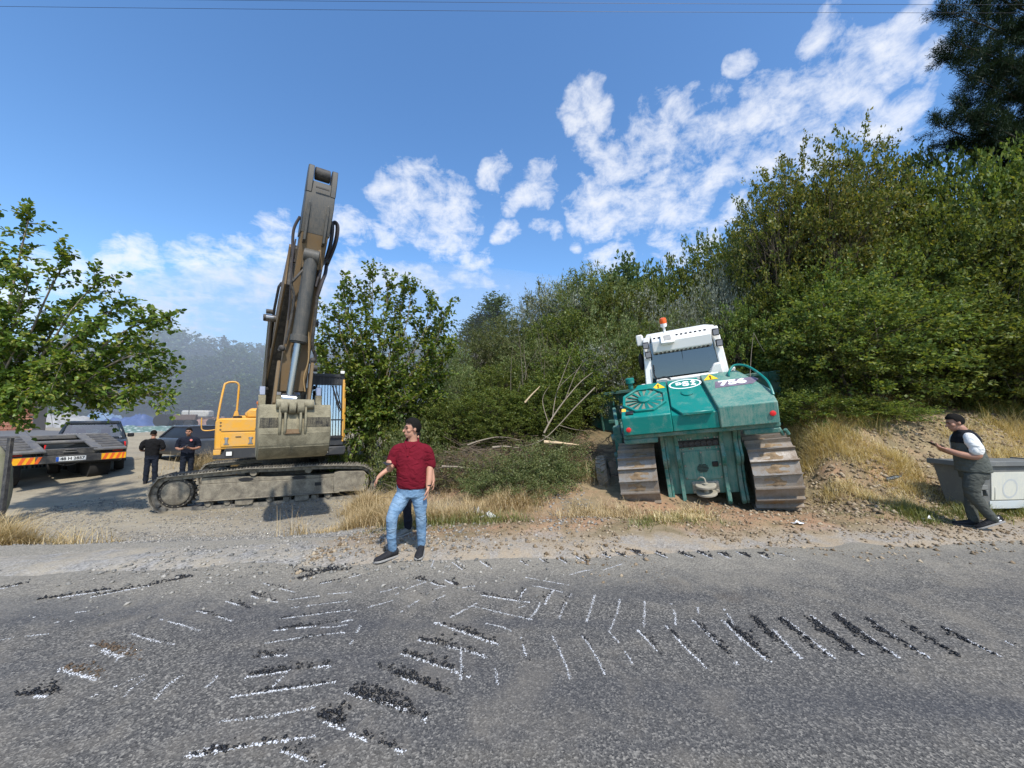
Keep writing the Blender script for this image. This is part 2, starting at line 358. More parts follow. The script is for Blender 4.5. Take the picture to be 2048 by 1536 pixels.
def ground_material():
    t = NT('earth_gravel_and_dry_litter'); p = t.pos(); sep = t.n('SeparateXYZ'); t.l(p, sep.inputs[0]); X, Y, Z = sep.outputs
    v = t.math('SUBTRACT', Y, t.math('ADD', t.math('MULTIPLY', X, .085), 4.72))
    nb = t.noise(p, .45, 5, .6, .4); nm = t.noise(p, 2.2, 5, .65, .3); nf = t.noise(p, 14, 4, .65)
    peb = t.vor(p, 42, out='Color'); pebd = t.vor(p, 42); peb2 = t.vor(p, 95, out='Color')
    # crushed-stone gravel
    gs = t.ramp(t.n('SeparateColor').outputs[0] if False else peb, [(.15, (.12, .118, .112)), (.55, (.27, .26, .24)), (.9, (.42, .40, .365))])
    gs = t.mix(.45, gs, t.ramp(peb2, [(.1, (.13, .125, .115)), (.9, (.36, .34, .30))]))
    gs = t.mix(t.ramp(nm, [(.42, 0), (.62, .75)]), gs, (.33, .285, .21))
    # beige dirt
    dirt = t.mix(nf, (.25, .215, .15), (.39, .345, .25)); dirt = t.mix(t.ramp(nm, [(.35, 0), (.7, .6)]), dirt, (.22, .18, .125))
    # reddish earth and litter towards the hillside
    red = t.mix(nf, (.22, .12, .065), (.37, .245, .15))
    lit = t.mix(nf, (.17, .125, .07), (.36, .28, .165)); lit = t.mix(t.ramp(nm, [(.4, 0), (.65, .7)]), lit, (.12, .10, .055))
    yardf = t.ramp(t.math('ADD', v, t.math('MULTIPLY', t.math('SUBTRACT', nb, .5), 3.2)), [(0, 0), (1, 0)])  # placeholder ramp
    vn = t.math('ADD', v, t.math('MULTIPLY', t.math('SUBTRACT', nb, .5), 2.6))
    g2d = t.n('MapRange'); t.l(vn, g2d.inputs[0]); g2d.inputs[1].default_value = 2.2; g2d.inputs[2].default_value = 5.5
    dirt = t.mix(t.ramp(t.noise(t.scale(p, (.35, 1.0, 1)), .55, 5, .62, .8), [(.46, 0), (.60, .7)]), dirt, t.mix(nf, (.15, .13, .095), (.27, .24, .185)))
    left = t.mix(g2d.outputs[0], gs, dirt); left = t.mix(t.ramp(nb, [(.52, 0), (.66, .8)]), left, dirt)
    xr = t.n('MapRange'); t.l(t.math('ADD', X, t.math('MULTIPLY', t.math('SUBTRACT', nb, .5), 2.0)), xr.inputs[0]); xr.inputs[1].default_value = -2.8; xr.inputs[2].default_value = -1.2
    rl = t.mix(t.ramp(nb, [(.44, 0), (.56, 1)]), lit, red)
    rm = t.mix(t.ramp(nm, [(.45, 0), (.6, .8)]), rl, lit)
    sh = t.n('MapRange'); t.l(t.math('ADD', v, t.math('MULTIPLY', t.math('SUBTRACT', nm, .5), .9)), sh.inputs[0]); sh.inputs[1].default_value = .55; sh.inputs[2].default_value = 1.0
    right = t.mix(sh.outputs[0], t.mix(t.ramp(nm, [(.38, .25), (.62, .8)]), gs, t.mix(nf, (.27, .20, .13), (.37, .30, .205))), rm)
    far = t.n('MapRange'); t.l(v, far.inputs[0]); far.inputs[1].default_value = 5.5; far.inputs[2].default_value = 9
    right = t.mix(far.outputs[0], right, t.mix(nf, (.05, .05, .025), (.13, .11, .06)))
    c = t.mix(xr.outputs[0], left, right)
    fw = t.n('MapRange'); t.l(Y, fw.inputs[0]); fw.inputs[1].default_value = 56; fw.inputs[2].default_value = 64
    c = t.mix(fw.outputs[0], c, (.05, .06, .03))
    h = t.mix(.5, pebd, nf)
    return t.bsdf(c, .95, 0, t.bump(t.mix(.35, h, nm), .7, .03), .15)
def road_material():
    t = NT('worn_chip_seal_asphalt'); p = t.pos()
    c1 = t.vor(p, 92, out='Color'); d1 = t.vor(p, 92); c2 = t.vor(p, 190, out='Color'); nb = t.noise(p, .55, 4, .6, .6); nm = t.noise(p, 3.0, 5, .65, .4); nf = t.noise(p, 40, 3, .7)
    sep = t.n('SeparateColor'); t.l(c1, sep.inputs[0]); s2 = t.n('SeparateColor'); t.l(c2, s2.inputs[0])
    st = t.ramp(sep.outputs[0], [(0, (.024, .023, .022)), (.42, (.076, .072, .066)), (.75, (.135, .126, .11)), (1, (.32, .295, .25))])
    st = t.mix(.35, st, t.ramp(s2.outputs[0], [(0, (.03, .03, .03)), (.8, (.115, .11, .10)), (1, (.28, .265, .23))]))
    # bitumen bleeding in the wheel paths, dust elsewhere
    sx = t.n('SeparateXYZ'); t.l(p, sx.inputs[0]); wv = t.math('ADD', sx.outputs[1], t.math('MULTIPLY', sx.outputs[0], -.085))
    lane = t.noise(t.scale(p, (.16, 1.15, 1)), 1.0, 3, .5, .5)
    tar = t.math('MULTIPLY', t.ramp(lane, [(.46, 0), (.62, 1)]), t.ramp(nm, [(.3, .55), (.6, 1)]))
    c = t.mix(t.math('MULTIPLY', tar, .62), st, (.045, .047, .054))
    dust = t.ramp(t.mix(.5, nb, nm), [(.48, 0), (.66, .55)]); c = t.mix(dust, c, (.21, .185, .145))
    e = t.n('MapRange'); t.l(t.math('ADD', wv, t.math('MULTIPLY', t.math('SUBTRACT', nm, .5), 1.1)), e.inputs[0]); e.inputs[1].default_value = 3.6; e.inputs[2].default_value = 4.8
    c = t.mix(t.math('MULTIPLY', e.outputs[0], .85), c, t.mix(sep.outputs[0], (.16, .145, .115), (.33, .30, .24)))
    br = t.noise(p, .8, 4, .6, .3); mud = t.n('MapRange'); t.l(br, mud.inputs[0]); mud.inputs[1].default_value = .63; mud.inputs[2].default_value = .74
    c = t.mix(t.math('MULTIPLY', mud.outputs[0], .35), c, (.12, .085, .05))
    hh = t.mix(.35, d1, nf)
    rough = t.ramp(tar, [(0, .9), (1, .62)])
    return t.bsdf(c, rough, 0, t.bump(hh, .4, .010), .3)
GROUND_MAT = ground_material(); ROAD_MAT = road_material()
gx = ax(-150, -13, 13, 110, .085, 1.16); gy = ax(-30, 4.0, 13.0, 125, .085, 1.12)
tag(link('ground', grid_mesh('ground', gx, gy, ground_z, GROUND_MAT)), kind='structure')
def road_z(x, y):
    return .004*fbm(x, y, .8, 3, 7)-.03*smoothstep(-.05, .45, y-edge(x)-.35*fbm(x, y, 1.3, 4, 5))
ry = np.concatenate([np.arange(-14, 1.2, 1.0), np.arange(1.2, 5.9, .07)])
rx = ax(-120, -9, 9, 105, .09, 1.25)
def road_grid(xs, ys, fz):
    X, T = np.meshgrid(xs, ys, indexing='ij'); Y = T+.085*X; Z = fz(X, Y); return np.stack([X, Y, Z], -1)
rv = road_grid(rx, ry, road_z); ny = len(ry)
_i, _j = np.meshgrid(np.arange(len(rx)-1), np.arange(ny-1), indexing='ij'); _a = (_i*ny+_j).ravel()
ROAD = tag(link('road', np_mesh('road', rv.reshape(-1, 3), np.stack([_a, _a+ny, _a+ny+1, _a+1], 1), ROAD_MAT, True)), kind='structure')

# ---------------------------------------------------------------- track scratches and torn asphalt on the road
CHIP = NT('crushed_white_stone'); CHIP = CHIP.bsdf((.56, .565, .57), .85, 0, None, .2)
TARC = plain('torn_bitumen', (.012, .012, .013), .5, bump=.3, sc=90, var=.5)
EARTH = plain('brown_clod', (.10, .07, .045), .95, bump=.4, var=.4)
rng = np.random.RandomState(11)
marks = [(0,1280,100,1268,0),(0,1243,78,1233,0),(118,1227,180,1222,0),(108,1246,145,1243,0),(320,1238,398,1262,0),(393,1222,465,1243,2),(452,1203,505,1220,3),(495,1188,555,1205,3),(525,1166,590,1185,2),
 (255,1265,350,1290,1),(185,1290,277,1322,4),(120,1337,210,1363,4),(15,1395,115,1390,5),(575,1200,640,1192,1),(655,1188,707,1184,0),(570,1217,695,1202,1),(560,1238,700,1220,2),(545,1262,705,1240,3),(530,1287,690,1265,2),
 (500,1318,575,1310,4),(490,1355,685,1327,4),(460,1395,670,1365,3),(440,1443,630,1415,1),(380,1515,632,1473,3),(180,1395,290,1350,0),(230,1415,290,1357,0),(310,1400,365,1350,0),(410,1375,432,1352,0),(530,1400,572,1348,0),
 (970,1247,1024,1262,0),(870,1245,1000,1290,4),(835,1280,975,1315,4),(800,1307,940,1355,4),(748,1335,900,1392,5),(690,1385,855,1442,6),(630,1430,690,1460,6),(700,1468,810,1505,3),(555,1500,650,1532,3),
 (922,1285,921,1380,0),(985,1290,998,1375,0),(852,1310,850,1360,0),(715,1320,705,1358,0),(945,1212,1065,1240,1),(960,1190,1060,1205,3),(1050,1155,1145,1172,0),(1065,1172,1125,1185,0),(1080,1205,1058,1238,0),
 (1052,1177,1040,1205,3),(1108,1180,1090,1210,3),(1143,1187,1118,1238,2),(1190,1190,1173,1245,0),(1240,1197,1218,1263,1),(1289,1200,1288,1255,1),(1341,1207,1350,1250,0),(1396,1215,1410,1245,1),(1448,1218,1468,1250,1),
 (1042,1275,1065,1355,1),(1104,1272,1140,1358,1),(1165,1272,1210,1350,2),(1216,1262,1265,1330,1),(1275,1260,1325,1315,3),(1330,1250,1415,1338,3),(1385,1240,1475,1330,4),(1445,1240,1540,1325,5),(1510,1230,1605,1320,5),
 (1565,1235,1670,1318,5),(1620,1230,1735,1317,6),(1673,1227,1800,1317,6),(1738,1237,1870,1322,5),(1805,1240,1945,1325,4),(1885,1252,2005,1315,4),(2010,1282,2060,1304,2),
 (790,1190,850,1165,1),(822,1195,892,1172,1),(865,1205,915,1180,1),(760,1185,800,1172,1),(868,1120,862,1135,0),(835,1128,832,1142,0),(905,1125,925,1140,3),(960,1122,985,1138,3),(1040,1122,1062,1135,3),(1078,1117,1098,1130,3),(1118,1117,1140,1130,3),(1150,1112,1180,1127,3),
 (1120,1098,1150,1106,4),(1150,1098,1180,1108,4),(1190,1102,1222,1116,4),(1225,1104,1258,1115,4),(1258,1100,1290,1115,5),(1305,1102,1335,1116,4),(1350,1102,1385,1116,5),(1392,1102,1425,1118,5),(1432,1104,1462,1118,5),(1470,1103,1500,1116,5),(1512,1104,1540,1118,5),(1550,1106,1590,1120,3),
 (820,1155,852,1165,4),(862,1165,885,1172,3),(890,1160,915,1172,4),(915,1180,950,1172,3),(700,1225,745,1212,0),(640,1255,700,1248,0),(75,1200,220,1180,4),(180,1195,300,1172,4),(300,1172,385,1153,6),(0,1178,60,1165,4),(600,1160,680,1135,6),(590,1145,700,1140,5),(640,1168,720,1150,3),
 (745,1212,800,1197,0),(700,1290,722,1250,0),(650,1340,668,1320,0),(230,1325,262,1295,0),(365,1515,440,1490,0),(800,1225,850,1190,0),(900,1235,955,1205,1),(1000,1222,1050,1212,1),(1140,1150,1185,1140,0),(1205,1140,1245,1128,0)]
def chips(c, s, flat, n, rs):                            # n jittered angular chips as 8-face octahedra
    o = np.array([[1,0,0],[0,1,0],[-1,0,0],[0,-1,0],[0,0,1],[0,0,-1]], float)
    q = np.array([[0,1,4],[1,2,4],[2,3,4],[3,0,4],[1,0,5],[2,1,5],[3,2,5],[0,3,5]])
    v = o[None]*(1+.45*(rs.rand(n, 6, 3)-.5))*s[:, None, None]; v[:, :, 2] *= flat
    a = rs.rand(n)*6.283; ca, sa = np.cos(a)[:, None], np.sin(a)[:, None]
    x = v[:, :, 0]*ca-v[:, :, 1]*sa; y = v[:, :, 0]*sa+v[:, :, 1]*ca
    b = (rs.rand(n)-.5)[:, None]*1.2; z = v[:, :, 2]*np.cos(b)+x*np.sin(b)
    v = np.stack([x, y, z], -1)+c[:, None, :]
    return v.reshape(-1, 3), (q[None]+6*np.arange(n)[:, None, None]).reshape(-1, 3)
tv, tf, bv, bf = [], [], [], []
for k, (x0, y0, x1, y1, h) in enumerate(marks):
    a = np.array(G(x0, y0))[:2]; b = np.array(G(x1, y1))[:2]; Ln = np.linalg.norm(b-a); d = (b-a)/max(Ln, 1e-3); nrm_ = np.array([-d[1], d[0]])
    if nrm_[1] < 0: nrm_ = -nrm_
    n = int(np.clip(Ln*420, 40, 330)); s = rng.rand(n); dens = vnoise(s*Ln*9+k*7.1, 0*s, 1, k)+.5; s = s[dens > .27]; n = len(s)
    if n and h < 7 and not (h >= 5 and k > 96):
        bow = .02*np.sin(s*3.1)*rng.uniform(-1, 1)
        c = a+np.outer(s*Ln, d)+np.outer(rng.randn(n)*(.0055+.003*(h > 3))+bow, nrm_)
        sz = (.0020+.0048*rng.rand(n)**3)*(1.0+.35*(h > 2)); c3 = np.column_stack([c, .0015+0*s]); v, q = chips(c3, sz, .5, n, rng)
        o = link('scratch_mark', np_mesh('scratch_mark', v, q, CHIP), ROAD)
    if h:
        m = int(h*h*7*np.clip(Ln/.5, .35, 1.6)); s = rng.beta(1.3, 2.2, m) if k % 3 else rng.beta(2, 2, m); w = (.008 if 60 < k < 75 else .011)*h*(1-abs(s-.4))
        if k > 96: s = rng.rand(m)
        c = a+np.outer(s*Ln, d)+np.outer(np.abs(rng.randn(m))*w+.004, nrm_)
        sz = (.003+.010*rng.rand(m)**2.5)*(1+.05*h); c3 = np.column_stack([c, .002+sz*.5*rng.rand(m)*(h > 3)]); v, q = chips(c3, sz, .75, m, rng)
        if k in (10, 11): bf.append(q+sum(len(x) for x in bv)); bv.append(v)
        else: tf.append(q+sum(len(x) for x in tv)); tv.append(v)
tag(link('asphalt_crumbs', np_mesh('asphalt_crumbs', np.concatenate(tv), np.concatenate(tf), TARC)), 'black crumbs of torn asphalt lying along the scratched track marks', 'asphalt crumbs', kind='stuff')
tag(link('earth_clods', np_mesh('earth_clods', np.concatenate(bv), np.concatenate(bf), EARTH)), 'brown earth crumbs dropped on the scratched road at lower left', 'earth clods', kind='stuff')

# ---------------------------------------------------------------- loose stones and clods beside the road
def scatter(n, x0, x1, v0, v1, seed, keep=None):
    rs = np.random.RandomState(seed); x = rs.uniform(x0, x1, n); y = edge(x)+rs.uniform(v0, v1, n)
    if keep is not None: m = keep(x, y, rs); x, y = x[m], y[m]
    return x, y, rs
STONE = NT('grey_crushed_stone'); STONE = STONE.bsdf(STONE.ramp(STONE.n('NewGeometry').outputs['Random Per Island'], [(0, (.11, .108, .10)), (.6, (.25, .238, .21)), (1, (.36, .335, .29))]), .9, 0, None, .2)
CLOD = NT('dry_earth_clod'); CLOD = CLOD.bsdf(CLOD.ramp(CLOD.n('NewGeometry').outputs['Random Per Island'], [(0, (.12, .085, .05)), (.55, (.25, .19, .125)), (1, (.38, .31, .215))]), .95, 0, None, .1)
x, y, rs = scatter(30000, -12, 1.5, -1.1, 7.5, 1, lambda x, y, r: (fbm(x, y, .6, 3, 2) > -.22+.3*r.rand(len(x))) & (y-edge(x) > -1.1*r.rand(len(x))**2.2))
v, q = chips(np.column_stack([x, y, np.maximum(ground_z(x, y)+.003, np.where(y < edge(x)+.1, .003, -9))]), .008+.026*rs.rand(len(x))**3, .7, len(x), rs)
tag(link('gravel_stones', np_mesh('gravel_stones', v, q, STONE)), 'loose grey gravel along the road edge on the left', 'gravel', kind='stuff')
x, y, rs = scatter(16000, -2.5, 11, -.9, 2.6, 2, lambda x, y, r: (fbm(x, y, .9, 3, 6) > -.15+.25*r.rand(len(x))) & (y-edge(x) > .25-1.1*r.rand(len(x))**2.0))
v, q = chips(np.column_stack([x, y, np.maximum(ground_z(x, y)+.004, np.where(y < edge(x)+.1, .003, -9))]), .007+.035*rs.rand(len(x))**4, .75, len(x), rs)
tag(link('dry_clods', np_mesh('dry_clods', v, q, CLOD)), 'reddish brown clods strewn along the verge below the bulldozer', 'clods', kind='stuff')
x, y, rs = scatter(6000, 5.5, 13, 1.2, 3.9, 3)
v, q = chips(np.column_stack([x, y, ground_z(x, y)+.01]), .008+.05*rs.rand(len(x))**4, .8, len(x), rs)
tag(link('bank_clods', np_mesh('bank_clods', v, q, CLOD)), 'dry crumbling clods on the cut bank right of the bulldozer', 'clods', kind='stuff')
# ================================================================ vegetation
LEAF = {
 'hedge': leafmat('dark_broad_leaves', [(.036,.052,.013), (.078,.112,.026), (.125,.162,.040), (.185,.19,.05)], .42, .012),
 'tree': leafmat('olive_brown_leaves', [(.038,.055,.013), (.082,.108,.024), (.135,.148,.036), (.205,.175,.05)], .42, .012),
 'olive': leafmat('grey_green_leaves', [(.048,.068,.022), (.095,.128,.042), (.15,.175,.070), (.15,.15,.06)], .30, .015),
 'silver': leafmat('silvery_leaves', [(.08,.09,.06), (.15,.165,.12), (.26,.28,.23), (.11,.12,.075)], .12, .02),
 'mulberry': leafmat('fresh_mulberry_leaves', [(.036,.064,.012), (.075,.118,.020), (.122,.168,.030), (.20,.20,.042)], .42, .02),
 'pine': leafmat('pine_needles', [(.007,.015,.009), (.014,.026,.013), (.024,.038,.018)], .12, .02),
 'far': leafmat('far_tree_leaves', [(.035,.055,.020), (.065,.10,.030), (.105,.14,.050)], .3, .02),
 'dry': leafmat('dry_leaves', [(.10,.07,.035), (.20,.14,.07), (.09,.08,.03)], .2, .02),
}
def leaves(p, nrm, ax_, ln, wd, fold=False):
    """leaf faces at p along ax_ with width vector; rhombic quads or folded six-point leaves"""
    ax_ = ax_/np.linalg.norm(ax_, axis=1, keepdims=True); w = np.cross(nrm, ax_); w /= np.linalg.norm(w, axis=1, keepdims=True)+1e-9
    ln = ln[:, None]; wd = wd[:, None]; n = len(p)
    if not fold:
        v = np.stack([p, p+ax_*ln*.45+w*wd*.5, p+ax_*ln, p+ax_*ln*.45-w*wd*.5], 1)
        return v.reshape(-1, 3), np.arange(4*n).reshape(n, 4)
    up = np.cross(ax_, w); k = up*wd*.16
    v = np.stack([p, p+ax_*ln*.30+w*wd*.5+k, p+ax_*ln*.68+w*wd*.40+k, p+ax_*ln-up*ln*.10, p+ax_*ln*.68-w*wd*.40+k, p+ax_*ln*.30-w*wd*.5+k], 1)
    q = np.array([[0,1,2,3],[0,3,4,5]])[None]+6*np.arange(n)[:, None, None]
    return v.reshape(-1, 3), q.reshape(-1, 4)
def rvec(rs, n):
    v = rs.randn(n, 3); return v/np.linalg.norm(v, axis=1, keepdims=True)
def strips(paths, r0, r1, sides=3):                      # many tapered twigs at once: paths (n, k, 3)
    n, k, _ = paths.shape; t = np.gradient(paths, axis=1); t /= np.linalg.norm(t, axis=2, keepdims=True)+1e-9
    ref = np.where(np.abs(t[..., 2:3]) > .9, np.array([0, 1., 0]), np.array([0, 0, 1.])); a = np.cross(ref, t); a /= np.linalg.norm(a, axis=2, keepdims=True)+1e-9; b = np.cross(t, a)
    s = np.linspace(0, 1, k)[None, :, None]; rad = np.asarray(r0).reshape(-1, 1, 1)*(1-s)+np.asarray(r1).reshape(-1, 1, 1)*s
    ring = [paths+rad*(a*math.cos(2*math.pi*j/sides)+b*math.sin(2*math.pi*j/sides)) for j in range(sides)]
    v = np.stack(ring, 2).reshape(-1, 3); base = (np.arange(n)[:, None]*k+np.arange(k-1)[None]).reshape(-1)*sides
    q = np.concatenate([np.stack([base+j, base+(j+1) % sides, base+sides+(j+1) % sides, base+sides+j], 1) for j in range(sides)])
    return v, q
def crown(kind, seed, rx, rz, zc, nspray, per, slen, ll, lw, mat, shell=.45, up=.5, fold=False, lump=.28, trunk_r=.06, trunk_n=6, bark=None, flat=0, cone=0, base=.0, nbr=140, straight=.25):
    rs = np.random.RandomState(seed)
    lobes = [(rvec(rs, 1)[0]*[rx*.62, rx*.62, rz*.62], rs.uniform(.38, .62)) for _ in range(9)]
    d = rvec(rs, nspray*3); rr = rs.rand(len(d))**shell
    pts = d*rr[:, None]*[rx, rx, rz]
    f = np.zeros(len(pts))                                # lumpy outline: keep what lies in one of the lobes
    for c, r in lobes: f = np.maximum(f, 1-np.linalg.norm((pts-c)/[rx, rx, rz], axis=1)/r)
    keep = (f > -.15+lump*(rs.rand(len(pts))-.3)); pts = pts[keep][:nspray]; d = d[keep][:nspray]
    if cone: pts[:, :2] *= (1-cone*np.clip((pts[:, 2:]+rz)/(2*rz), 0, 1))
    pts = pts+[0, 0, zc]; n = len(pts)
    sd = d*[1, 1, .55]+rs.randn(n, 3)*.35+[0, 0, up]; sd /= np.linalg.norm(sd, axis=1, keepdims=True)
    sl = slen*(.5+rs.rand(n))
    t = rs.rand(n, per); t = np.sort(t, 1)
    bend = np.array([0, 0, -.25 if up > .2 else -.45])
    q = pts[:, None, :]+sd[:, None, :]*(t*sl[:, None])[..., None]+bend*(t**2*sl[:, None])[..., None]+rs.randn(n, per, 3)*[slen*.09]*1
    q = q.reshape(-1, 3); m = len(q)
    a = np.repeat(sd, per, 0)*.6+rvec(rs, m)*.9; nv = rvec(rs, m)*.8+[0, 0, .75]
    ok = q[:, 2] > base; q, a, nv = q[ok], a[ok], nv[ok]; m = len(q)
    v, fc = leaves(q, nv, a, ll*(.55+.75*rs.rand(m)), lw*(.55+.75*rs.rand(m)), fold)
    cm = np_mesh(kind+'_crown', v, fc, mat)
    # woody part: stems from the ground into the crown, then twigs to the sprays
    st = []; ang = rs.rand(trunk_n)*6.283
    for i in range(trunk_n):
        e = np.array([math.cos(ang[i])*rx*.45*rs.rand(), math.sin(ang[i])*rx*.45*rs.rand(), zc+rz*rs.uniform(-.2, .35)])
        b0 = np.array([math.cos(ang[i])*.12*(trunk_n > 1), math.sin(ang[i])*.12*(trunk_n > 1), -.25]); s = np.linspace(0, 1, 7)[:, None]
        st.append(b0*(1-s)+e*s+np.array([math.cos(ang[i]), math.sin(ang[i]), 0])*(straight*rx*np.sin(s*math.pi)*.4)+rs.randn(7, 3)*.03*rx)
    st = np.array(st); v1, q1 = strips(st, trunk_r*(.7+.6*rs.rand(trunk_n)), trunk_r*.22, 6)
    nb = min(n, nbr); idx = rs.choice(n, nb, False); si = rs.randint(trunk_n, size=nb); k0 = rs.randint(2, 6, size=nb); p0 = st[si, k0]; p1 = pts[idx]+sd[idx]*sl[idx][:, None]*.3
    s = np.linspace(0, 1, 5)[None, :, None]; br = p0[:, None]*(1-s)+p1[:, None]*s+np.sin(s*math.pi)*np.array([0, 0, .12*rx])+rs.randn(nb, 5, 3)*.025*rx*np.sin(s*math.pi)
    v2, q2 = strips(br, trunk_r*.24*np.ones(nb), .003, 3)
    tm = np_mesh(kind+'_trunk', np.concatenate([v1, v2]), np.concatenate([q1, q2+len(v1)]), bark or BARK, True)
    return cm, tm, (2*rx, zc+rz)
V = {}
def variants(kind, n, **kw): V[kind] = [crown(kind, 100*len(V)+i*7+3, **kw) for i in range(n)]
variants('hedge', 3, rx=1.7, rz=1.75, zc=1.75, nspray=640, per=32, slen=.42, ll=.088, lw=.058, mat=LEAF['hedge'], shell=.36, trunk_r=.05)
variants('tree', 3, rx=1.45, rz=2.1, zc=3.0, nspray=460, per=28, slen=.46, ll=.10, lw=.055, mat=LEAF['tree'], shell=.5, up=.45, lump=.4, trunk_r=.075, trunk_n=4, nbr=220)
variants('olive', 3, rx=1.7, rz=1.7, zc=1.75, nspray=560, per=28, slen=.46, ll=.115, lw=.034, mat=LEAF['olive'], shell=.4, up=.7, trunk_r=.03, trunk_n=9, nbr=150, straight=.5, bark=BARK)
variants('silver', 2, rx=1.3, rz=1.35, zc=1.4, nspray=300, per=36, slen=.75, ll=.11, lw=.028, mat=LEAF['silver'], shell=.45, up=.9, trunk_r=.035, trunk_n=9, nbr=120, straight=.5, bark=BARK)
variants('low', 2, rx=1.0, rz=.55, zc=.45, nspray=200, per=34, slen=.42, ll=.06, lw=.03, mat=LEAF['olive'], shell=.5, up=.5, trunk_r=.018, trunk_n=7, nbr=90)
variants('drylow', 2, rx=1.0, rz=.5, zc=.4, nspray=120, per=16, slen=.5, ll=.055, lw=.022, mat=LEAF['dry'], shell=.5, up=.4, trunk_r=.016, trunk_n=10, nbr=170)
variants('lowhedge', 2, rx=1.0, rz=.75, zc=.6, nspray=220, per=36, slen=.42, ll=.065, lw=.045, mat=LEAF['hedge'], shell=.45, up=.5, trunk_r=.02, trunk_n=7, nbr=90)
variants('far', 3, rx=3.2, rz=4.2, zc=4.8, nspray=420, per=14, slen=1.2, ll=.42, lw=.32, mat=LEAF['far'], shell=.4, up=.5, trunk_r=.16, trunk_n=2, nbr=50)
variants('poplar', 2, rx=1.7, rz=5.0, zc=6.0, nspray=380, per=16, slen=1.3, ll=.26, lw=.2, mat=LEAF['far'], shell=.5, up=1.3, lump=.4, trunk_r=.13, trunk_n=1, nbr=110, cone=.45)
_rv = random.Random(5)
def where(px, yt, d):
    c = [(880,'right of the young tree'),(960,'above the brown twigs'),(1040,'left of the forked branch'),(1110,'behind the forked branch'),(1175,'right of the forked branch'),(1245,'left of the blade'),(1320,'behind the orange beacon'),(1400,'behind the white cab'),(1475,'right behind the white cab'),(1560,'just right of the cab'),(1625,'above the right track'),
         (1680,'a third along the thicket'),(1740,'left of mid thicket'),(1810,'right of mid thicket'),(1870,'just left of the vest man'),(1935,'above the vest man'),(2010,'above the bin'),(2300,'cut by the right edge')]
    col = next(t for x, t in c if px < x); row = 'on the skyline' if (yt < 400 or (px < 1540 and yt < 600)) else 'at mid height' if yt < (600 if px > 1540 else 700) else 'low down'
    return row+' '+col
def plant(name, kind, px, ytop, d, width, label, cat, group=None, vi=None, zdrop=.1, x=None):
    if 800 < px and name not in ('wooded_hill_tree', 'poplar_tree', 'hazy_tree'): label = label+' '+where(px, ytop, d)
    top = P(px, ytop, d); b = gz(top.x, top.y)-zdrop
    cm, tm, (w0, h0) = V[kind][_rv.randrange(len(V[kind])) if vi is None else vi]
    h = max(.5, top.z-b)
    e = empty(name, (top.x, top.y, b), (0, 0, _rv.uniform(0, 6.283)), label, cat, group)
    s = (width/w0, width/w0*_rv.uniform(.9, 1.1), h/h0); e.scale = s
    link('crown', cm, e); link('trunk', tm, e); return e
THK = 'bushes of the thicket on the bank right of the bulldozer'
HIL = 'shrubs on the hillside behind the cut branches'
for (px, yt, d, w) in [(1700,575,10.6,4.0),(1650,640,10.8,2.6),(1850,585,10.9,3.6),(1990,560,10.4,3.8),(2090,600,10,3.6),(1570,560,13.0,3.0),(1655,540,12.2,3.4),(1770,500,12.6,3.8),(1880,430,12.4,3.8),(1985,420,11.6,3.8),(2085,380,11.5,4),
    (1835,335,14.2,3.6),(1920,325,13.6,3.8),(2030,305,12.8,4.2),(2130,280,12.6,4.5),(1470,620,13.0,2.4),(1600,690,11.4,2.0)]:
    plant('leafy_bush', 'hedge', px, yt, d, w, 'dense dark green leafy bush', 'bush', THK)
for (px, yt, d, w) in [(1545,345,14.0,2.8),(1600,305,14.6,2.8),(1690,262,14.2,3.2),(1748,300,14.8,2.8),(1510,395,14.8,2.2),(1645,330,13.4,2.8),(1800,335,15,2.8)]:
    plant('slender_tree', 'tree', px, yt, d, w, 'tall loose olive-brown tree', 'tree', 'tall trees above the thicket')
for (px, yt, d, w) in [(1950,705,10.9,3.0),(1800,750,10.6,2.2),(2070,690,10.8,3)]:
    plant('grey_shrub', 'olive', px, yt, d, w, 'grey-green fine-leaved shrub', 'shrub', 'grey-green shrubs at the foot of the thicket')
for (px, yt, d, w) in [(1620,785,9.9,1.8),(1690,800,9.6,1.8),(1605,770,10.3,1.3),(1770,810,9.3,1.6),(1590,800,10.8,1.2)]:
    plant('low_bush', 'lowhedge', px, yt, d, w, 'low dark bush at the bank foot', 'bush', 'low bushes at the foot of the bank')
for (px, yt, d, w) in [(1460,490,19,3.8),(1395,492,20,3.8),(1340,535,20,3.6),(1520,470,18,3.5),(1290,570,19,3.4)]:
    plant('leafy_bush', 'hedge', px, yt, d, w, 'dark leafy hilltop bush', 'bush', 'dark bushes on the hill skyline')
for (px, yt, d, w) in [(1180,545,18,4.4),(1110,575,19,4),(1010,642,19,3.4),(955,660,19,3.2),(1385,600,14.5,2.8),(1225,640,14.5,3),(1075,690,14.5,3.4),(930,740,14,2.6),(1350,640,13.6,2.4),(900,690,17,2.6),(1050,640,17.5,3)]:
    plant('grey_shrub', 'olive', px, yt, d, w, 'grey-green hillside shrub', 'shrub', HIL)
for (px, yt, d, w) in [(1478,535,15.2,2.2),(1430,580,14.6,2.0),(1120,572,18.5,2.2),(1065,595,18.5,2.0),(1350,610,14,1.6),(1200,700,13.4,1.6),(1275,590,17,1.9)]:
    plant('silvery_shrub', 'silver', px, yt, d, w, 'pale silvery hillside shrub', 'shrub', 'silvery shrubs on the hillside')
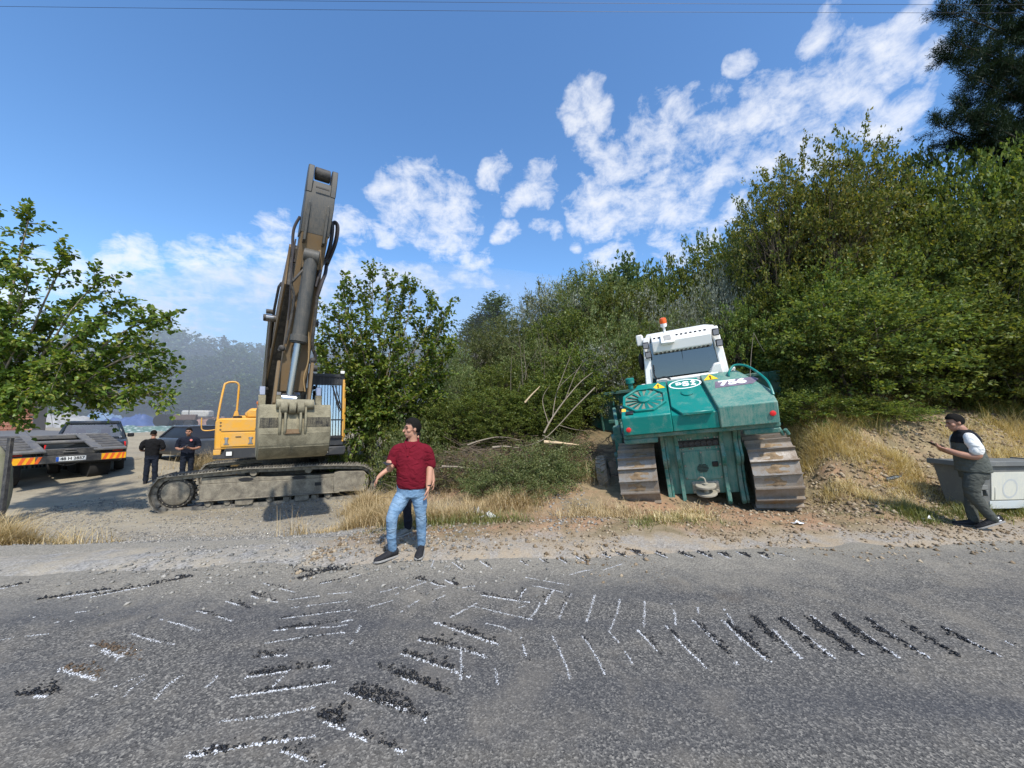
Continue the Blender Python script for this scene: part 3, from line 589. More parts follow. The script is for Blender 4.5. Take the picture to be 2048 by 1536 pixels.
for (px, yt, d, w) in [(1115,745,12.6,2.4),(1080,770,12.2,2.4),(990,780,12,2.4),(920,800,12,2.2),(1085,800,11.8,2),(870,800,12.2,1.8),(1010,830,11.2,1.8),(1195,650,16,3),(850,780,13,2),(1235,575,17.5,3.6),(1290,655,14.5,2.8),(1005,730,14,2.8),(1150,700,13.6,3),(1130,630,16,3.4),(1250,700,13.6,2.4)]:
    plant('leafy_bush', 'hedge', px, yt, d, w, 'green leafy bush behind the brush pile', 'bush', 'green bushes behind the brush pile')
for (px, yt, d, w) in [(1020,915,8.4,1.9),(1085,895,9.0,2.0),(1095,935,8.3,1.4),(955,930,9.0,1.5),(1112,905,9.4,1.5),(890,900,10.0,1.7),(825,862,10.6,1.7),(1120,868,10.4,1.5),(1060,945,7.9,1.4),(980,960,7.9,1.1),(1100,950,8.6,1.2)]:
    plant('cut_brush', 'low', px, yt, d, w, 'low heap of cut green brush', 'brush', 'heaps of cut brush')
for (px, yt, d, w) in [(905,903,9.3,1.7),(965,915,8.8,1.3),(1150,893,9.9,1.2),(868,925,9.0,1.1),(1040,880,10.2,1.4)]:
    plant('dead_brush', 'drylow', px, yt, d, w, 'withered brown brush heap', 'brush', 'withered brush heaps')
plant('poplar_tree', 'poplar', 990, 588, 40, 3.6, 'tall hazy poplar standing alone behind the hill', 'tree', vi=0)
plant('poplar_tree', 'poplar', 952, 630, 40, 3.4, 'shorter hazy poplar left of the tall one behind the hill', 'tree', vi=1)
for (px, yt, d, w) in [(1258,525,34,4.6),(1300,545,34,3.5),(1225,548,34,3),(1470,470,30,4),(1165,560,32,4)]:
    plant('hazy_tree', 'far', px, yt, d, w, 'hazy bluish tree far behind the hill skyline', 'tree', 'hazy trees behind the skyline')
rs_ = random.Random(3)
for row, (d, y0, step) in enumerate([(66, 752, 58), (76, 715, 60), (90, 682, 62)]):
    px = -160+row*25
    while px < 930:
        yt = y0+rs_.uniform(-16, 16)-(26 if 280 < px < 340 else 0)
        plant('wooded_hill_tree', 'far', px, yt, d+rs_.uniform(-3, 3), rs_.uniform(6.5, 9.5), 'broad green tree in the smoke-veiled wood across the yard', 'tree', 'trees of the wood across the yard', zdrop=.5)
        px += step*rs_.uniform(.8, 1.2)

for (px, yt, d, w) in [(790,850,11.6,1.5),(700,872,11.9,1.0),(840,880,11.2,1.3)]:
    plant('low_bush', 'lowhedge', px, yt, d, w, 'small green bush by the young trunk', 'bush', 'small bushes under the young tree')
# ---- trees with visible branches: a bough skeleton, sprays of large leaves along it
def bough_tree(name, base, boughs, seed, label, ll, lw, mat, per, bark, trunk=None, r0=.05, twig=.55, ntw=9, droop=-.25, spread=.5, fold=True):
    rs = np.random.RandomState(seed); e = empty(name, base, (0, 0, 0), label, 'tree'); b = np.array(base)
    tips, tv_, tq_, nv0 = [], [], [], 0
    for pts in boughs:
        c = np.array([list(p) for p in catmull([Vector(p)-Vector(base) for p in pts], 6)]); k = len(c)
        v, q = strips(c[None], np.array([r0]), np.array([.008]), 6); tv_.append(v); tq_.append(q+nv0); nv0 += len(v)
        T = np.linspace(.22, 1, ntw)
        for t in T:
            i = min(int(t*(k-1)), k-2); p = c[i]; dr = c[i+1]-c[i]; dr /= np.linalg.norm(dr)
            for _ in range(3):
                w = dr*rs.uniform(.3, 1.0)+rvec(rs, 1)[0]*spread+np.array([0, 0, .1]); w /= np.linalg.norm(w); tips.append((p, w, twig*rs.uniform(.5, 1.25)))
    n = len(tips); p0 = np.array([x[0] for x in tips]); w = np.array([x[1] for x in tips]); sl = np.array([x[2] for x in tips])
    s = np.linspace(0, 1, 5)[None, :, None]; tw = p0[:, None]+w[:, None]*s*sl[:, None, None]+np.array([0, 0, droop])*(s**2)*sl[:, None, None]
    v, q = strips(tw, .011*np.ones(n), .002, 3); tv_.append(v); tq_.append(q+nv0); nv0 += len(v)
    t = np.sort(rs.rand(n, per)**.8, 1); lp = p0[:, None]+w[:, None]*(t*sl[:, None])[..., None]+np.array([0, 0, droop])*(t**2*sl[:, None])[..., None]
    lp = lp.reshape(-1, 3)+rs.randn(n*per, 3)*ll*.35; m = len(lp)
    a = np.repeat(w, per, 0)*.55+rvec(rs, m)*.8+[0, 0, -.25]; nv = rvec(rs, m)*.7+[0, 0, .9]
    lv, lq = leaves(lp, nv, a, ll*(.55+.7*rs.rand(m)), lw*(.55+.7*rs.rand(m)), fold)
    link('crown', np_mesh(name+'_crown', lv, lq, mat), e); link('trunk', np_mesh(name+'_trunk', np.concatenate(tv_), np.concatenate(tq_), bark, True), e)
    return e
# the tree hanging in from the left
B = P(-95, 900, 9.0); B.z = gz(B.x, B.y)-.1
def q(px, py, d): return tuple(P(px, py, d))
fk = q(-40, 790, 8.8)
ends = [(60,430,8.6),(-20,430,8.9),(135,520,8.5),(60,560,8.2),(200,560,8.4),(240,610,8.8),(300,640,8.2),(335,640,8.6),(190,650,8.0),(310,700,8.3),(330,735,8.7),(255,690,9.2),(325,790,8.5),(255,790,8.2),(290,755,9.0),
        (130,720,7.9),(180,760,8.1),(90,650,8.9),(110,790,8.0),(40,690,8.2),(20,620,8.5),(0,520,8.7),(40,770,8.3),(215,725,8.6),(-30,640,8),(-60,560,9),(-70,760,8.5),(150,690,9.2),(10,830,8.2),(160,600,9.0),(190,800,8.7)]
bs = []
for (x_, y_, d_) in ends:
    m1 = (x_*.45-30, 790+(y_-790)*.33+(-14 if y_ > 700 else 25), 8.7+(d_-8.7)*.4)
    bs.append([tuple(B), fk, q(*m1), q(x_*.8-8, 790+(y_-790)*.78, 8.7+(d_-8.7)*.8), q(x_, y_, d_)])
bough_tree('mulberry_tree', tuple(B), bs, 21, 'leafy mulberry tree hanging in from the left over the trailer', .105, .08, LEAF['mulberry'], 22, BARK_PALE, r0=.045, twig=.55, ntw=11)
# the young tree right of the excavator cab
B = P(735, 905, 12.2); B.z = gz(B.x, B.y)-.1; fk = q(742, 840, 12.2)
ends = [(685,568,12),(675,625,11.7),(655,660,12.2),(745,548,12.2),(775,558,12.4),(822,575,12.0),(862,600,12.2),(888,625,12.0),(700,600,12.6),(720,640,11.6),(790,610,12.6),(835,650,12.8),(900,690,12.2),(650,720,11.8),(665,770,12),(870,720,11.8),
        (880,760,12.4),(760,660,11.5),(800,700,11.5),(700,730,11.6),(840,780,11.8),(690,800,12.2),(820,840,12),(735,760,11.6),(640,690,12.4),(780,800,11.6),(855,680,12.6),(730,590,12.4),(805,580,12.3),(700,850,11.8),(780,860,11.7),(840,870,11.9),(690,840,12.3),(750,830,11.4),(815,800,11.4),(860,810,12),(670,800,11.8),(720,870,11.6),(770,740,12.8),(720,700,13),(880,660,12.6),(690,680,12.9),(660,740,12.6)]
bs = []
for i, (x_, y_, d_) in enumerate(ends):
    b0 = Vector(B)+Vector((.06*math.cos(i*2.1), .05*math.sin(i*2.1), 0))
    bs.append([tuple(b0), tuple(Vector(fk)+Vector((.13*math.cos(i*2.1), .10*math.sin(i*2.1), 0))), q(752+(x_-752)*.42, 840+(y_-840)*.36, 12.2+(d_-12.2)*.5), q(752+(x_-752)*.88, 840+(y_-840)*.74, d_), q(x_, y_, d_)])
bough_tree('young_tree', tuple(B), bs, 5, 'young bright green tree standing between the excavator cab and the brush', .115, .085, LEAF['mulberry'], 22, BARK_PALE, r0=.026, twig=.66, ntw=11, droop=-.12)
# the pine at the top right corner
B = P(2250, 700, 14.5); B.z = gz(B.x, B.y)-.3
ends = [(1885,20,13.6),(1900,80,13.2),(1890,110,13.8),(1930,150,13.2),(1870,250,13.4),(1900,285,13.7),(1950,260,13.2),(1965,300,13.6),(2010,250,13.4),(1960,200,13.9),(2040,300,13.8),(2000,120,13.0),(2050,60,13.4),(1960,30,14),(2080,180,13.2),(2100,280,13.5),(1990,-20,13.5),(1910,215,14.2),(2030,190,14.3),(1940,100,14.3),(1905,-40,13.6),(1930,230,13.0),(2060,240,14)]
bs = []
for (x_, y_, d_) in ends:
    h_ = P(2230, min(y_+90, 420), 14.4); bs.append([tuple(h_), q((x_+2230)/2, y_+65, (d_+14.4)/2), q(x_*.75+2230*.25, y_+32, d_), q(x_, y_, d_)])
_t = bough_tree('pine_tree', tuple(B), bs, 9, 'dark pine reaching in at the top right corner above the thicket', .19, .016, LEAF['pine'], 230, BARK, r0=.06, twig=.7, ntw=11, droop=-.05, spread=.75, fold=False)
mb = MB(); mb.tube([(0, 0, 0), (.1, 0, 4), tuple(P(2230, 200, 14.4)-B), tuple(P(2225, -350, 14.4)-B)], [.3, .26, .2, .1], 10); mb.build('stem', BARK, _t)

# ---- dry grass, weeds and litter
STRAW = leafmat('straw', [(.24,.17,.075), (.40,.31,.155), (.54,.44,.25), (.30,.22,.11)], .25, .03)
WEED = leafmat('green_weeds', [(.09,.12,.03), (.16,.19,.05), (.28,.27,.09)], .3, .03)
TWIG = plain('grey_brown_twigs', (.15,.115,.08), .9, var=.5, sc=3)
def blades(x, y, hgt, wid, lean, seed, z=None, segs=3):
    rs = np.random.RandomState(seed); n = len(x); z = ground_z(x, y)-.01 if z is None else z
    a = rs.rand(n)*6.283; L_ = hgt*(.45+.8*rs.rand(n)); ln = lean*(.3+rs.rand(n)); dx, dy = np.cos(a)*ln, np.sin(a)*ln
    s = np.linspace(0, 1, segs+1)[None]; px_ = x[:, None]+dx[:, None]*(s**1.7)*L_[:, None]; py_ = y[:, None]+dy[:, None]*(s**1.7)*L_[:, None]
    pz = z[:, None]+L_[:, None]*(s-.28*np.minimum(ln, 1.6)[:, None]*s**2); w = wid*(1-.85*s)*(.6+.8*rs.rand(n))[:, None]; ox, oy = -np.sin(a)[:, None]*w, np.cos(a)[:, None]*w
    l = np.stack([px_-ox, py_-oy, pz], -1); r = np.stack([px_+ox, py_+oy, pz], -1); v = np.stack([l, r], 2).reshape(-1, 3)
    b = (np.arange(n)[:, None]*(segs+1)+np.arange(segs)[None]).reshape(-1)*2
    return v, np.stack([b, b+1, b+3, b+2], 1)
def tufts(cx, cy, n, r, seed):
    rs = np.random.RandomState(seed); k = rs.randint(len(cx), size=n); return np.array(cx)[k]+rs.randn(n)*r, np.array(cy)[k]+rs.randn(n)*r
def grass(name, regs, hgt, wid, lean, mat, seed, label, cat, tuft=.10):
    vs, qs, nb = [], [], 0
    for (x0, x1, v0, v1, n, hs) in regs:
        rs = np.random.RandomState(seed+nb % 97); m = max(6, n//22); cx = rs.uniform(x0, x1, m*4); cy = edge(cx)+rs.uniform(v0, v1, m*4); kk = fbm(cx, cy, .8, 3, seed % 50); kk = kk > np.percentile(kk, 55); cx, cy = cx[kk], cy[kk]
        x, y = tufts(cx, cy, n, tuft, seed+3); v, q_ = blades(x, y, hgt*hs*np.clip(.35+2.2*(fbm(x, y, 1.7, 3, 77)+.28), .3, 1.5), wid, lean, seed+nb % 89); vs.append(v); qs.append(q_+nb); nb += len(v)
    tag(link(name, np_mesh(name, np.concatenate(vs), np.concatenate(qs), mat)), label, cat, kind='stuff')
grass('dry_grass', [(-4.0,-1.7,2.6,5.2,7000,.85),(-3.9,-2.4,4.2,6.6,4000,1.0),(-2.2,1.2,1.9,3.4,6000,.6),(.5,2.2,1.5,2.6,1500,.45),(-1.5,2.0,3.0,4.6,1800,.7)], .42, .0045, .9, STRAW, 31, 'dry straw-coloured grass between the excavator and the cut brush', 'grass')
grass('bank_grass', [(6.4,13,1.5,3.9,17000,.55),(7,14,3.2,5.0,9000,1.0),(5.6,8.5,1.8,4.2,6000,.55),(2.4,3.2,1.25,1.9,900,.5)], .36, .0045, 1.0, STRAW, 47, 'dry grass hanging on the cut bank right of the bulldozer', 'grass')
grass('verge_weeds', [(6.2,11,.85,1.5,5000,.8),(1.5,6.5,1.0,1.7,1500,.5),(-2.2,1.5,1.3,2.4,1800,.7),(7,14,3.4,5.2,5000,1.5)], .20, .005, .8, WEED, 53, 'green weeds along the right verge by the bin', 'weeds')
grass('post_grass', [(-8.8,-7.2,1.7,2.7,1900,.75),(-7.5,-6.7,2.0,2.7,200,.6)], .46, .0045, 1.1, STRAW, 59, 'curling dry grass at the foot of the leaning post', 'grass')
grass('yard_grass', [(-13.0,-9.5,9.8,11.6,7000,1.0)], .62, .005, .8, STRAW, 61, 'dry brown grass behind the two men in black', 'grass', .16)
# brush: tangled twigs
def tangle(name, c, rx, ry, h, n, L_, r, seed, mat, label, cat, kind='stuff'):
    rs = np.random.RandomState(seed); x = c[0]+rs.randn(n)*rx*.5; y = c[1]+rs.randn(n)*ry*.5; z = ground_z(x, y)+np.abs(rs.randn(n))*h*.4*np.exp(-((x-c[0])/rx)**2)
    a = rs.rand(n)*6.283; t = np.linspace(-.5, .5, 6)[None]; l = L_*(.4+rs.rand(n))[:, None]; bend = rs.randn(n)[:, None]*.5; tilt = rs.randn(n)[:, None]*.28
    X = x[:, None]+np.cos(a)[:, None]*t*l-np.sin(a)[:, None]*bend*(t**2)*l; Y = y[:, None]+np.sin(a)[:, None]*t*l+np.cos(a)[:, None]*bend*(t**2)*l; Z = z[:, None]+tilt*t*l+.03
    Z = np.maximum(Z, ground_z(X, Y)+.01); p = np.stack([X, Y, Z], -1)+rs.randn(n, 6, 3)*.012
    v, q_ = strips(p, r*(.5+rs.rand(n)), r*.25, 4); return tag(link(name, np_mesh(name, v, q_, mat, True)), label, cat, kind=kind)
c_ = P(905, 915, 9.6); tangle('brush_tangle', (c_.x, c_.y), 1.0, .8, .6, 420, 1.0, .008, 1, TWIG, 'brown tangle of dead twigs piled behind the man in the red shirt', 'twigs')
c_ = P(1000, 900, 10); tangle('brush_tangle', (c_.x, c_.y), 1.8, 1.0, .5, 300, 1.1, .007, 2, TWIG, 'thin twigs strewn across the cut slope left of the bulldozer', 'twigs')
c_ = P(1160, 880, 10.5); tangle('brush_tangle', (c_.x, c_.y), 1.0, 1.2, .3, 200, .9, .007, 3, TWIG, 'broken twigs on the bare track beside the bulldozer blade', 'twigs')
# standing dead stems in the hillside shrubs
_rs = np.random.RandomState(8); pp = []
for i in range(60):
    px = _rs.choice([1190, 1250, 1120, 1060, 1290])+_rs.randn()*28; d = _rs.uniform(12.0, 14.5); b_ = P(px, 760+_rs.rand()*40, d); h_ = _rs.uniform(1.2, 2.6)
    t = np.linspace(0, 1, 6)[:, None]; pp.append(np.array(b_)+t*[_rs.randn()*.5, _rs.randn()*.3, h_]+(t**2)*[_rs.randn()*.35, 0, -.15*h_])
v, q_ = strips(np.array(pp), .011*np.ones(len(pp)), .003, 4)
tag(link('bare_stems', np_mesh('bare_stems', v, q_, plain('bleached_stems', (.17,.14,.10), .9, sc=3, var=.4), True)), 'bare bleached stems standing among the hillside shrubs', 'stems', kind='stuff')
# felled branches
def branch(name, pts, r, mat, label, side=()):
    mb = MB(); b = Vector(pts[0]); mb.tube(catmull([Vector(p)-b for p in pts], 5), [r*(1-.75*i/(5*(len(pts)-1))) for i in range(5*(len(pts)-1)+1)], 7)
    e = mb.build(name, mat, smooth=60, loc=b); tag(e, label, 'branch')
    for sp in side:
        m2 = MB(); m2.tube(catmull([Vector(p)-b for p in sp], 5), [r*.5*(1-.8*i/(5*(len(sp)-1))) for i in range(5*(len(sp)-1)+1)], 5); m2.build('side_branch', mat, e, smooth=60)
    return e
branch('felled_branch', [q(1088,866,9.8),q(1105,835,10),q(1130,800,10.2),q(1160,765,10.5),q(1185,745,10.8)], .026, BARK_PALE, 'pale forked branch rising from the cut brush left of the blade',
   [[q(1105,835,10),q(1112,790,10.2),q(1128,745,10.4),q(1140,715,10.6)],[q(1130,800,10.2),q(1150,750,10.2),q(1165,725,10.3)],[q(1098,850,9.9),q(1085,800,10.2),q(1100,770,10.3)],[q(1112,790,10.2),q(1122,770,10.0),q(1160,735,10)]])
branch('felled_branch', [q(1190,775,10.2),q(1150,815,10.1),q(1118,850,10),q(1085,880,9.8),q(1050,892,9.7)], .020, BARK_PALE, 'long thin pale branch leaning down to the left beside the forked one', [[q(1118,850,10),q(1145,858,9.9),q(1175,862,10)],[q(1085,870,9.8),q(1120,885,9.7),q(1150,893,9.8)]])
branch('split_log', [q(1088,884,9.6),q(1120,886,9.6),q(1158,890,9.7)], .05, WOOD_CUT, 'fresh split log with bright wood on the bare track')
branch('cut_pole', [q(985,895,9.4),q(1010,893,9.4),q(1038,896,9.5)], .035, BARK_PALE, 'short pale pole lying on the brush behind the twigs')
branch('cut_pole', [q(884,933,8.8),q(920,934,8.8),q(960,938,8.9)], .03, BARK_PALE, 'pale pole lying low just right of the man in the red shirt')
branch('broken_branch', [q(1050,805,11),q(1063,790,11),q(1075,778,11),q(1080,772,11)], .03, WOOD_CUT, 'snapped pale branch end sticking out of the green bushes')
branch('cut_pole', [q(935,890,9.9),q(965,880,10),q(1000,874,10.2),q(1040,880,10.2)], .022, BARK_PALE, 'thin bent pole above the brown twig tangle')
branch('dead_shoot', [q(1500,760,10.8),q(1502,715,10.8),q(1507,665,10.8)], .014, BARK_PALE, 'thin forked dead shoot in front of the dark thicket by the cab', [[q(1507,665,10.8),q(1520,690,10.7),q(1530,705,10.6)]])
# ================================================================ tracked machines
def track_path(poly, pitch):                             # closed polyline (y,z) resampled to shoe stations
    p = np.array(poly+[poly[0]], float); s = np.r_[0, np.cumsum(np.linalg.norm(np.diff(p, axis=0), axis=1))]; n = int(round(s[-1]/pitch)); t = np.arange(n)*s[-1]/n
    y = np.interp(t, s, p[:, 0]); z = np.interp(t, s, p[:, 1]); e = pitch*.5
    ta = np.interp((t+e) % s[-1], s, p[:, 0])-np.interp((t-e) % s[-1], s, p[:, 0]), np.interp((t+e) % s[-1], s, p[:, 1])-np.interp((t-e) % s[-1], s, p[:, 1])
    return [(y[i], z[i], math.atan2(ta[1][i], ta[0][i])) for i in range(n)]
def arc(cy, cz, r, a0, a1, n=10): return [(cy+r*math.cos(R(a0+(a1-a0)*i/n)), cz+r*math.sin(R(a0+(a1-a0)*i/n))) for i in range(n+1)]

# ---------------------------------------------------------------- excavator
YEL = paint('machine_yellow', (.68, .34, .035), (.42, .32, .19), .34, .42, 4, bump=.08, fine=80)
YELD = paint('dirty_boom_tan', (.17, .10, .032), (.13, .10, .065), .55, .6, 3, streak=True, bump=.2)
GREYB = paint('boom_grey', (.045, .048, .046), (.15, .13, .10), .4, .5, 3, streak=True, bump=.2)
BUCK = paint('clay_covered_bucket', (.13, .115, .075), (.34, .305, .205), .5, .9, 3.5, bump=.7)
BUCKD = paint('scraped_bucket_shell', (.010, .0095, .009), (.26, .23, .15), .36, .8, 8, bump=.7, streak=True)
CHAR = paint('charcoal_paint', (.035, .037, .04), (.16, .145, .12), .22, .5, 5)
CABGLASS = glass('cab_glass', (.30, .40, .44), .30)
EX = empty('excavator', (-6.92, 11.97, -.735), (R(.5), 0, R(-70.9)), 'yellow tracked excavator with its boom raised and the muddy bucket curled in front', 'excavator')
def make_shoe(w, pitch, grs, gh, mat, th=.03):
    mb = MB(); mb.box(-w/2, w/2, -pitch*.56, pitch*.50, -th, 0)
    for g in grs: mb.box(-w/2, w/2, g-.012, g+.012, .0005, gh)
    mb.box(-w*.30, -w*.17, -pitch*.5, pitch*.5, -th-.10, -th-.0005); mb.box(w*.17, w*.30, -pitch*.5, pitch*.5, -th-.10, -th-.0005)
    return mb.mesh('track_shoe', mat)
xpoly = arc(-2.12, .52, .50, 262, 120, 12)+[(-1.2, 1.03), (-.55, 1.075), (.2, 1.06), (.95, 1.07), (1.6, 1.055)]+arc(2.12, .53, .49, 92, -85, 12)+[(1.5, .03), (-1.5, .03)]
xst = track_path(xpoly, .205); shoe = make_shoe(.60, .205, (-.075, 0, .075), .03, SHOE_EX, .025)
def hole_plate(mb, prof, a, b): mb.prism(prof, a, b)
for sx in (1, -1):
    cx = 1.37*sx; ts = empty('track', (cx, 0, 0)); ts.parent = EX
    for (y, z, a) in xst: link('track_shoe', shoe, ts, (0, y, z), (a, 0, 0))
    mb = MB()
    prof = [(-1.62,.30),(-1.62,.86),(-1.2,.88),(-.3,.80),(1.25,.78),(1.6,.86),(1.62,.86),(1.62,.26)]
    mb.prism([(-1.62,.30),(-1.62,.70),(1.62,.70),(1.62,.28)], -.19, .19); mb.prism([(-1.60,.70),(-1.60,.86),(-.9,.87),(-.1,.80),(1.2,.78),(1.6,.80),(1.6,.70)], -.16, .155)
    mb.box(-.20, .27*1, -1.66, 1.66, .275, .305)
    f = mb.build('track_frame', MUDDY, ts, .012)
    for (yy, zz, w, h) in ((-.62,.77,.17,.05),(.62,.745,.17,.05)):
        m2 = MB(); pts = [(yy+w*math.cos(a_*.3927)*(1 if True else 0), zz+h*math.sin(a_*.3927)) for a_ in range(16)]; m2.prism(pts, .157*sx, .164*sx) if False else m2.prism(pts, (.15 if sx > 0 else -.17), (.166 if sx > 0 else -.15)); m2.build('slot', BLACK, ts)
    m2 = MB(); m2.prism([(1.02,.50),(1.18,.50),(1.18,.59),(1.02,.59)], (.18 if sx > 0 else -.20), (.20 if sx > 0 else -.18)); m2.build('slot', BLACK, ts)
    m2 = MB(); m2.prism([(1.5,.30),(1.5,.83),(1.62,.86),(2.28,.84),(2.40,.70),(2.42,.45),(2.3,.28)], -.23, .26 if sx > 0 else .23); m2.build('idler_guard', MUDDY, ts, .015)
    for yy in (-1.42,-1.0,-.05,.35,.72,1.02,1.36):
        m2 = MB(); m2.cyl((-.16, yy, .20), (.16, yy, .20), .10, n=18); m2.cyl((-.21, yy, .20), (.21, yy, .20), .065, n=14); m2.build('track_roller', MUDDY, ts, .008)
    for yy in (-.45,.85):
        m2 = MB(); m2.cyl((-.15, yy, .93), (.2, yy, .93), .085, n=18); m2.build('carrier_roller', MUDDY, ts, .008)
    for yy, w in ((-.62,.42),(.72,.36)):
        m2 = MB(); m2.prism([(yy-w/2,.30),(yy+w/2,.30),(yy+w/2-.02,.15),(yy+w*.2,.115),(yy-w/2,.13)], -.20, .23); m2.build('track_guard', MUDDY, ts, .01)
    # final drive: toothed sprocket and round cover
    m2 = MB(); nT = 21; pr = []
    for i in range(nT*4):
        a = 2*math.pi*i/(nT*4); r = .42 if i % 4 in (0, 1) else .36; pr.append((-2.12+r*math.cos(a), .52+r*math.sin(a)))
    m2.prism(pr, -.04, .04); m2.build('sprocket', DARKSTEEL, ts)
    m2 = MB(); m2.lathe([(.36,-.12),(.37,.09),(.36,.13),(.305,.135)], (0,-2.12,.52), 'x', 32); fd = m2.build('drive_housing', DARKSTEEL, ts, .006)
    m2 = MB(); m2.lathe([(.30,.10),(.30,.165),(.26,.195),(.02,.205)], (0,-2.12,.52), 'x', 32); m2.build('drive_cover', MUDDY, ts, .006)
    for k in range(18):
        a = k*2*math.pi/18; m2 = MB(); m2.cyl((.13,-2.12+.335*math.cos(a),.52+.335*math.sin(a)), (.15,-2.12+.335*math.cos(a),.52+.335*math.sin(a)), .015, n=6); m2.build('bolt', MUDDY, ts)
    # chain links run just inside the shoes
    m2 = MB(); pp = [(y-(-math.sin(a))*0, z) for (y, z, a) in xst]
    for xo in (-.075, .075): m2.tube([(xo, y+math.sin(a)*.08, z-math.cos(a)*.08) for (y, z, a) in xst], .05, 6, True)
    m2.build('track_chain', DARKSTEEL, ts)
mb = MB(); mb.box(-1.2, 1.2, -.75, .75, .55, .95); mb.cyl((0,0,.95), (0,0,1.3), .62, n=30); mb.build('undercarriage', DARKSTEEL, EX, .02)
# upper structure, turned to face the camera
HZ = .35; HO = empty('upper_structure', (0, 0, HZ), (0, 0, R(-153.5+70.9))); HO.parent = EX
def hb(mb, name, mat, bev=.02, par=None, **k): return mb.build(name, mat, par or HO, bev, **k)
mb = MB(); mb.box(-1.5, 1.5, -2.6, 1.55, 1.0, 1.22); hb(mb, 'deck', CHAR)
mb = MB(); mb.prism([(.52,1.23),(1.5,1.23),(1.5,1.95),(1.42,2.03),(.52,2.03)], .3, 1.62, 'y'); sb_ = hb(mb, 'storage_box', YEL, .035, seg=2)
mb = MB(); mb.box(.62, 1.36, 1.622, 1.645, 1.30, 1.66); hb(mb, 'box_door', YEL, .02, seg=2)
mb = MB(); mb.box(.62, 1.36, 1.625, 1.634, 1.69, 1.70); mb.box(.93, 1.05, 1.646, 1.66, 1.54, 1.56); hb(mb, 'door_seam', CHAR, 0)
for xx in (.72, 1.24):
    mb = MB(); mb.box(xx-.03, xx+.03, 1.646, 1.672, 1.38, 1.54); mb.box(xx-.055, xx+.055, 1.646, 1.662, 1.355, 1.385); mb.box(xx-.05, xx+.05, 1.646, 1.668, 1.505, 1.535); hb(mb, 'latch', STEEL, .005)
mb = MB()
for (xx, zz) in ((1.38,1.92),(1.38,1.84),(1.38,1.74),(.60,1.9),(.62,1.74)): mb.cyl((xx,1.615,zz), (xx,1.63,zz), .022, n=8)
hb(mb, 'bolts', YELD, 0)
mb = MB(); mb.prism([(.55,1.0),(1.50,1.0),(1.5,1.10),(1.30,1.12),(1.25,1.26),(.62,1.26),(.55,1.2)], 1.56, 1.70, 'y'); hb(mb, 'front_skirt', CHAR, .012)
mb = MB(); mb.box(1.08, 1.24, 1.702, 1.722, 1.06, 1.20); lp_ = hb(mb, 'work_light', BLACK, .006)
LENS = plain('lamp_lens', (.72, .72, .68), .2)
mb = MB(); mb.box(1.10, 1.22, 1.7225, 1.73, 1.08, 1.18); mb.build('lens', LENS, lp_)
mb = MB(); mb.box(1.34, 1.5, 1.62, 1.68, 1.10, 1.24); hb(mb, 'side_step', YEL, .012)
mb = MB(); mb.prism([(-.1,2.035),(.95,2.035),(1.0,2.15),(.85,2.3),(-.05,2.3)], -1.2, .9, 'y'); hb(mb, 'fuel_tank_top', YEL, .03)
mb = MB(); mb.prism([(.55,2.035),(.85,2.035),(.85,2.2),(.78,2.27),(.62,2.27),(.55,2.2)], 1.1, 1.55, 'y'); hb(mb, 'filler_cover', YEL, .04, seg=2)
mb = MB(); mb.lathe([(.05,0),(.05,.14),(.065,.15),(.065,.2),(.03,.22)], (.62, 1.2, 2.27)); hb(mb, 'filler_pipe', plain('rusty_orange', (.5,.16,.05), .6), 0)
mb = MB(); mb.lathe([(.10,0),(.10,.05),(.04,.06)], (1.08, 1.3, 2.031)); hb(mb, 'tank_cap', BLACK, 0)
mb = MB(); mb.box(-1.5, 1.5, -3.2, -.95, 1.23, 2.1); hb(mb, 'engine_housing', YEL, .06, seg=2)
mb = MB(); mb.prism([(-1.5,1.02),(1.5,1.02),(1.5,2.0),(-1.5,2.0)], -3.75, -3.21, 'y'); hb(mb, 'counterweight', CHAR, .08, seg=2)
# handrail
mb = MB(); mb.tube(catmull([(1.44,1.58,1.3),(1.46,1.56,2.0),(1.40,1.35,2.84),(1.36,1.3,2.95),(1.28,1.28,2.99),(1.16,1.27,2.99),(1.10,1.26,2.93),(1.09,1.25,2.80),(1.12,1.25,2.03)], 5), .026, 10); hb(mb, 'handrail', YEL, 0)
mb = MB(); mb.tube(catmull([(1.46,1.5,1.75),(1.66,1.5,1.72),(1.78,1.5,1.75),(1.80,1.5,1.9),(1.80,1.5,2.05)], 5), .014, 8); hb(mb, 'mirror_rail', YEL, 0)
mb = MB(); mb.prism([(1.04,2.03),(1.20,2.03),(1.15,2.22),(1.09,2.22)], 1.22, 1.28, 'y'); hb(mb, 'rail_foot', YEL, .008)
# cab on its left side
mb = MB(); c0, c1, y0, y1, z0, z1 = -1.5, -.56, -.1, 1.80, 1.24, 3.2
for (a, b) in (((c0+.04,y1-.04,z0),(c0+.04,y1-.12,z1)),((c1-.04,y1-.04,z0),(c1-.04,y1-.12,z1)),((c0+.04,y0+.04,z0),(c0+.04,y0+.04,z1)),((c1-.04,y0+.04,z0),(c1-.04,y0+.04,z1))): mb.bar(a, b, .08, .09)
mb.box(c0, c1, y0, y1-.06, z1-.02, z1+.06); mb.box(c0, c1, y1-.10, y1, z0, z0+.28); mb.box(c0, c1, y1-.17, y1-.08, z1-.26, z1-.02); mb.box(c0, c0+.06, y0, y1, z0, z0+.5); mb.box(c1-.06, c1, y0, y1, z0, z0+.5)
cabf = hb(mb, 'cab_frame', CHAR, .015)
mb = MB(); mb.prism([(y1-.05,z0+.26),(y1-.03,z0+.26),(y1-.11,z1-.2),(y1-.13,z1-.2)], c0+.08, c1-.08); mb.build('windscreen', CABGLASS, cabf)
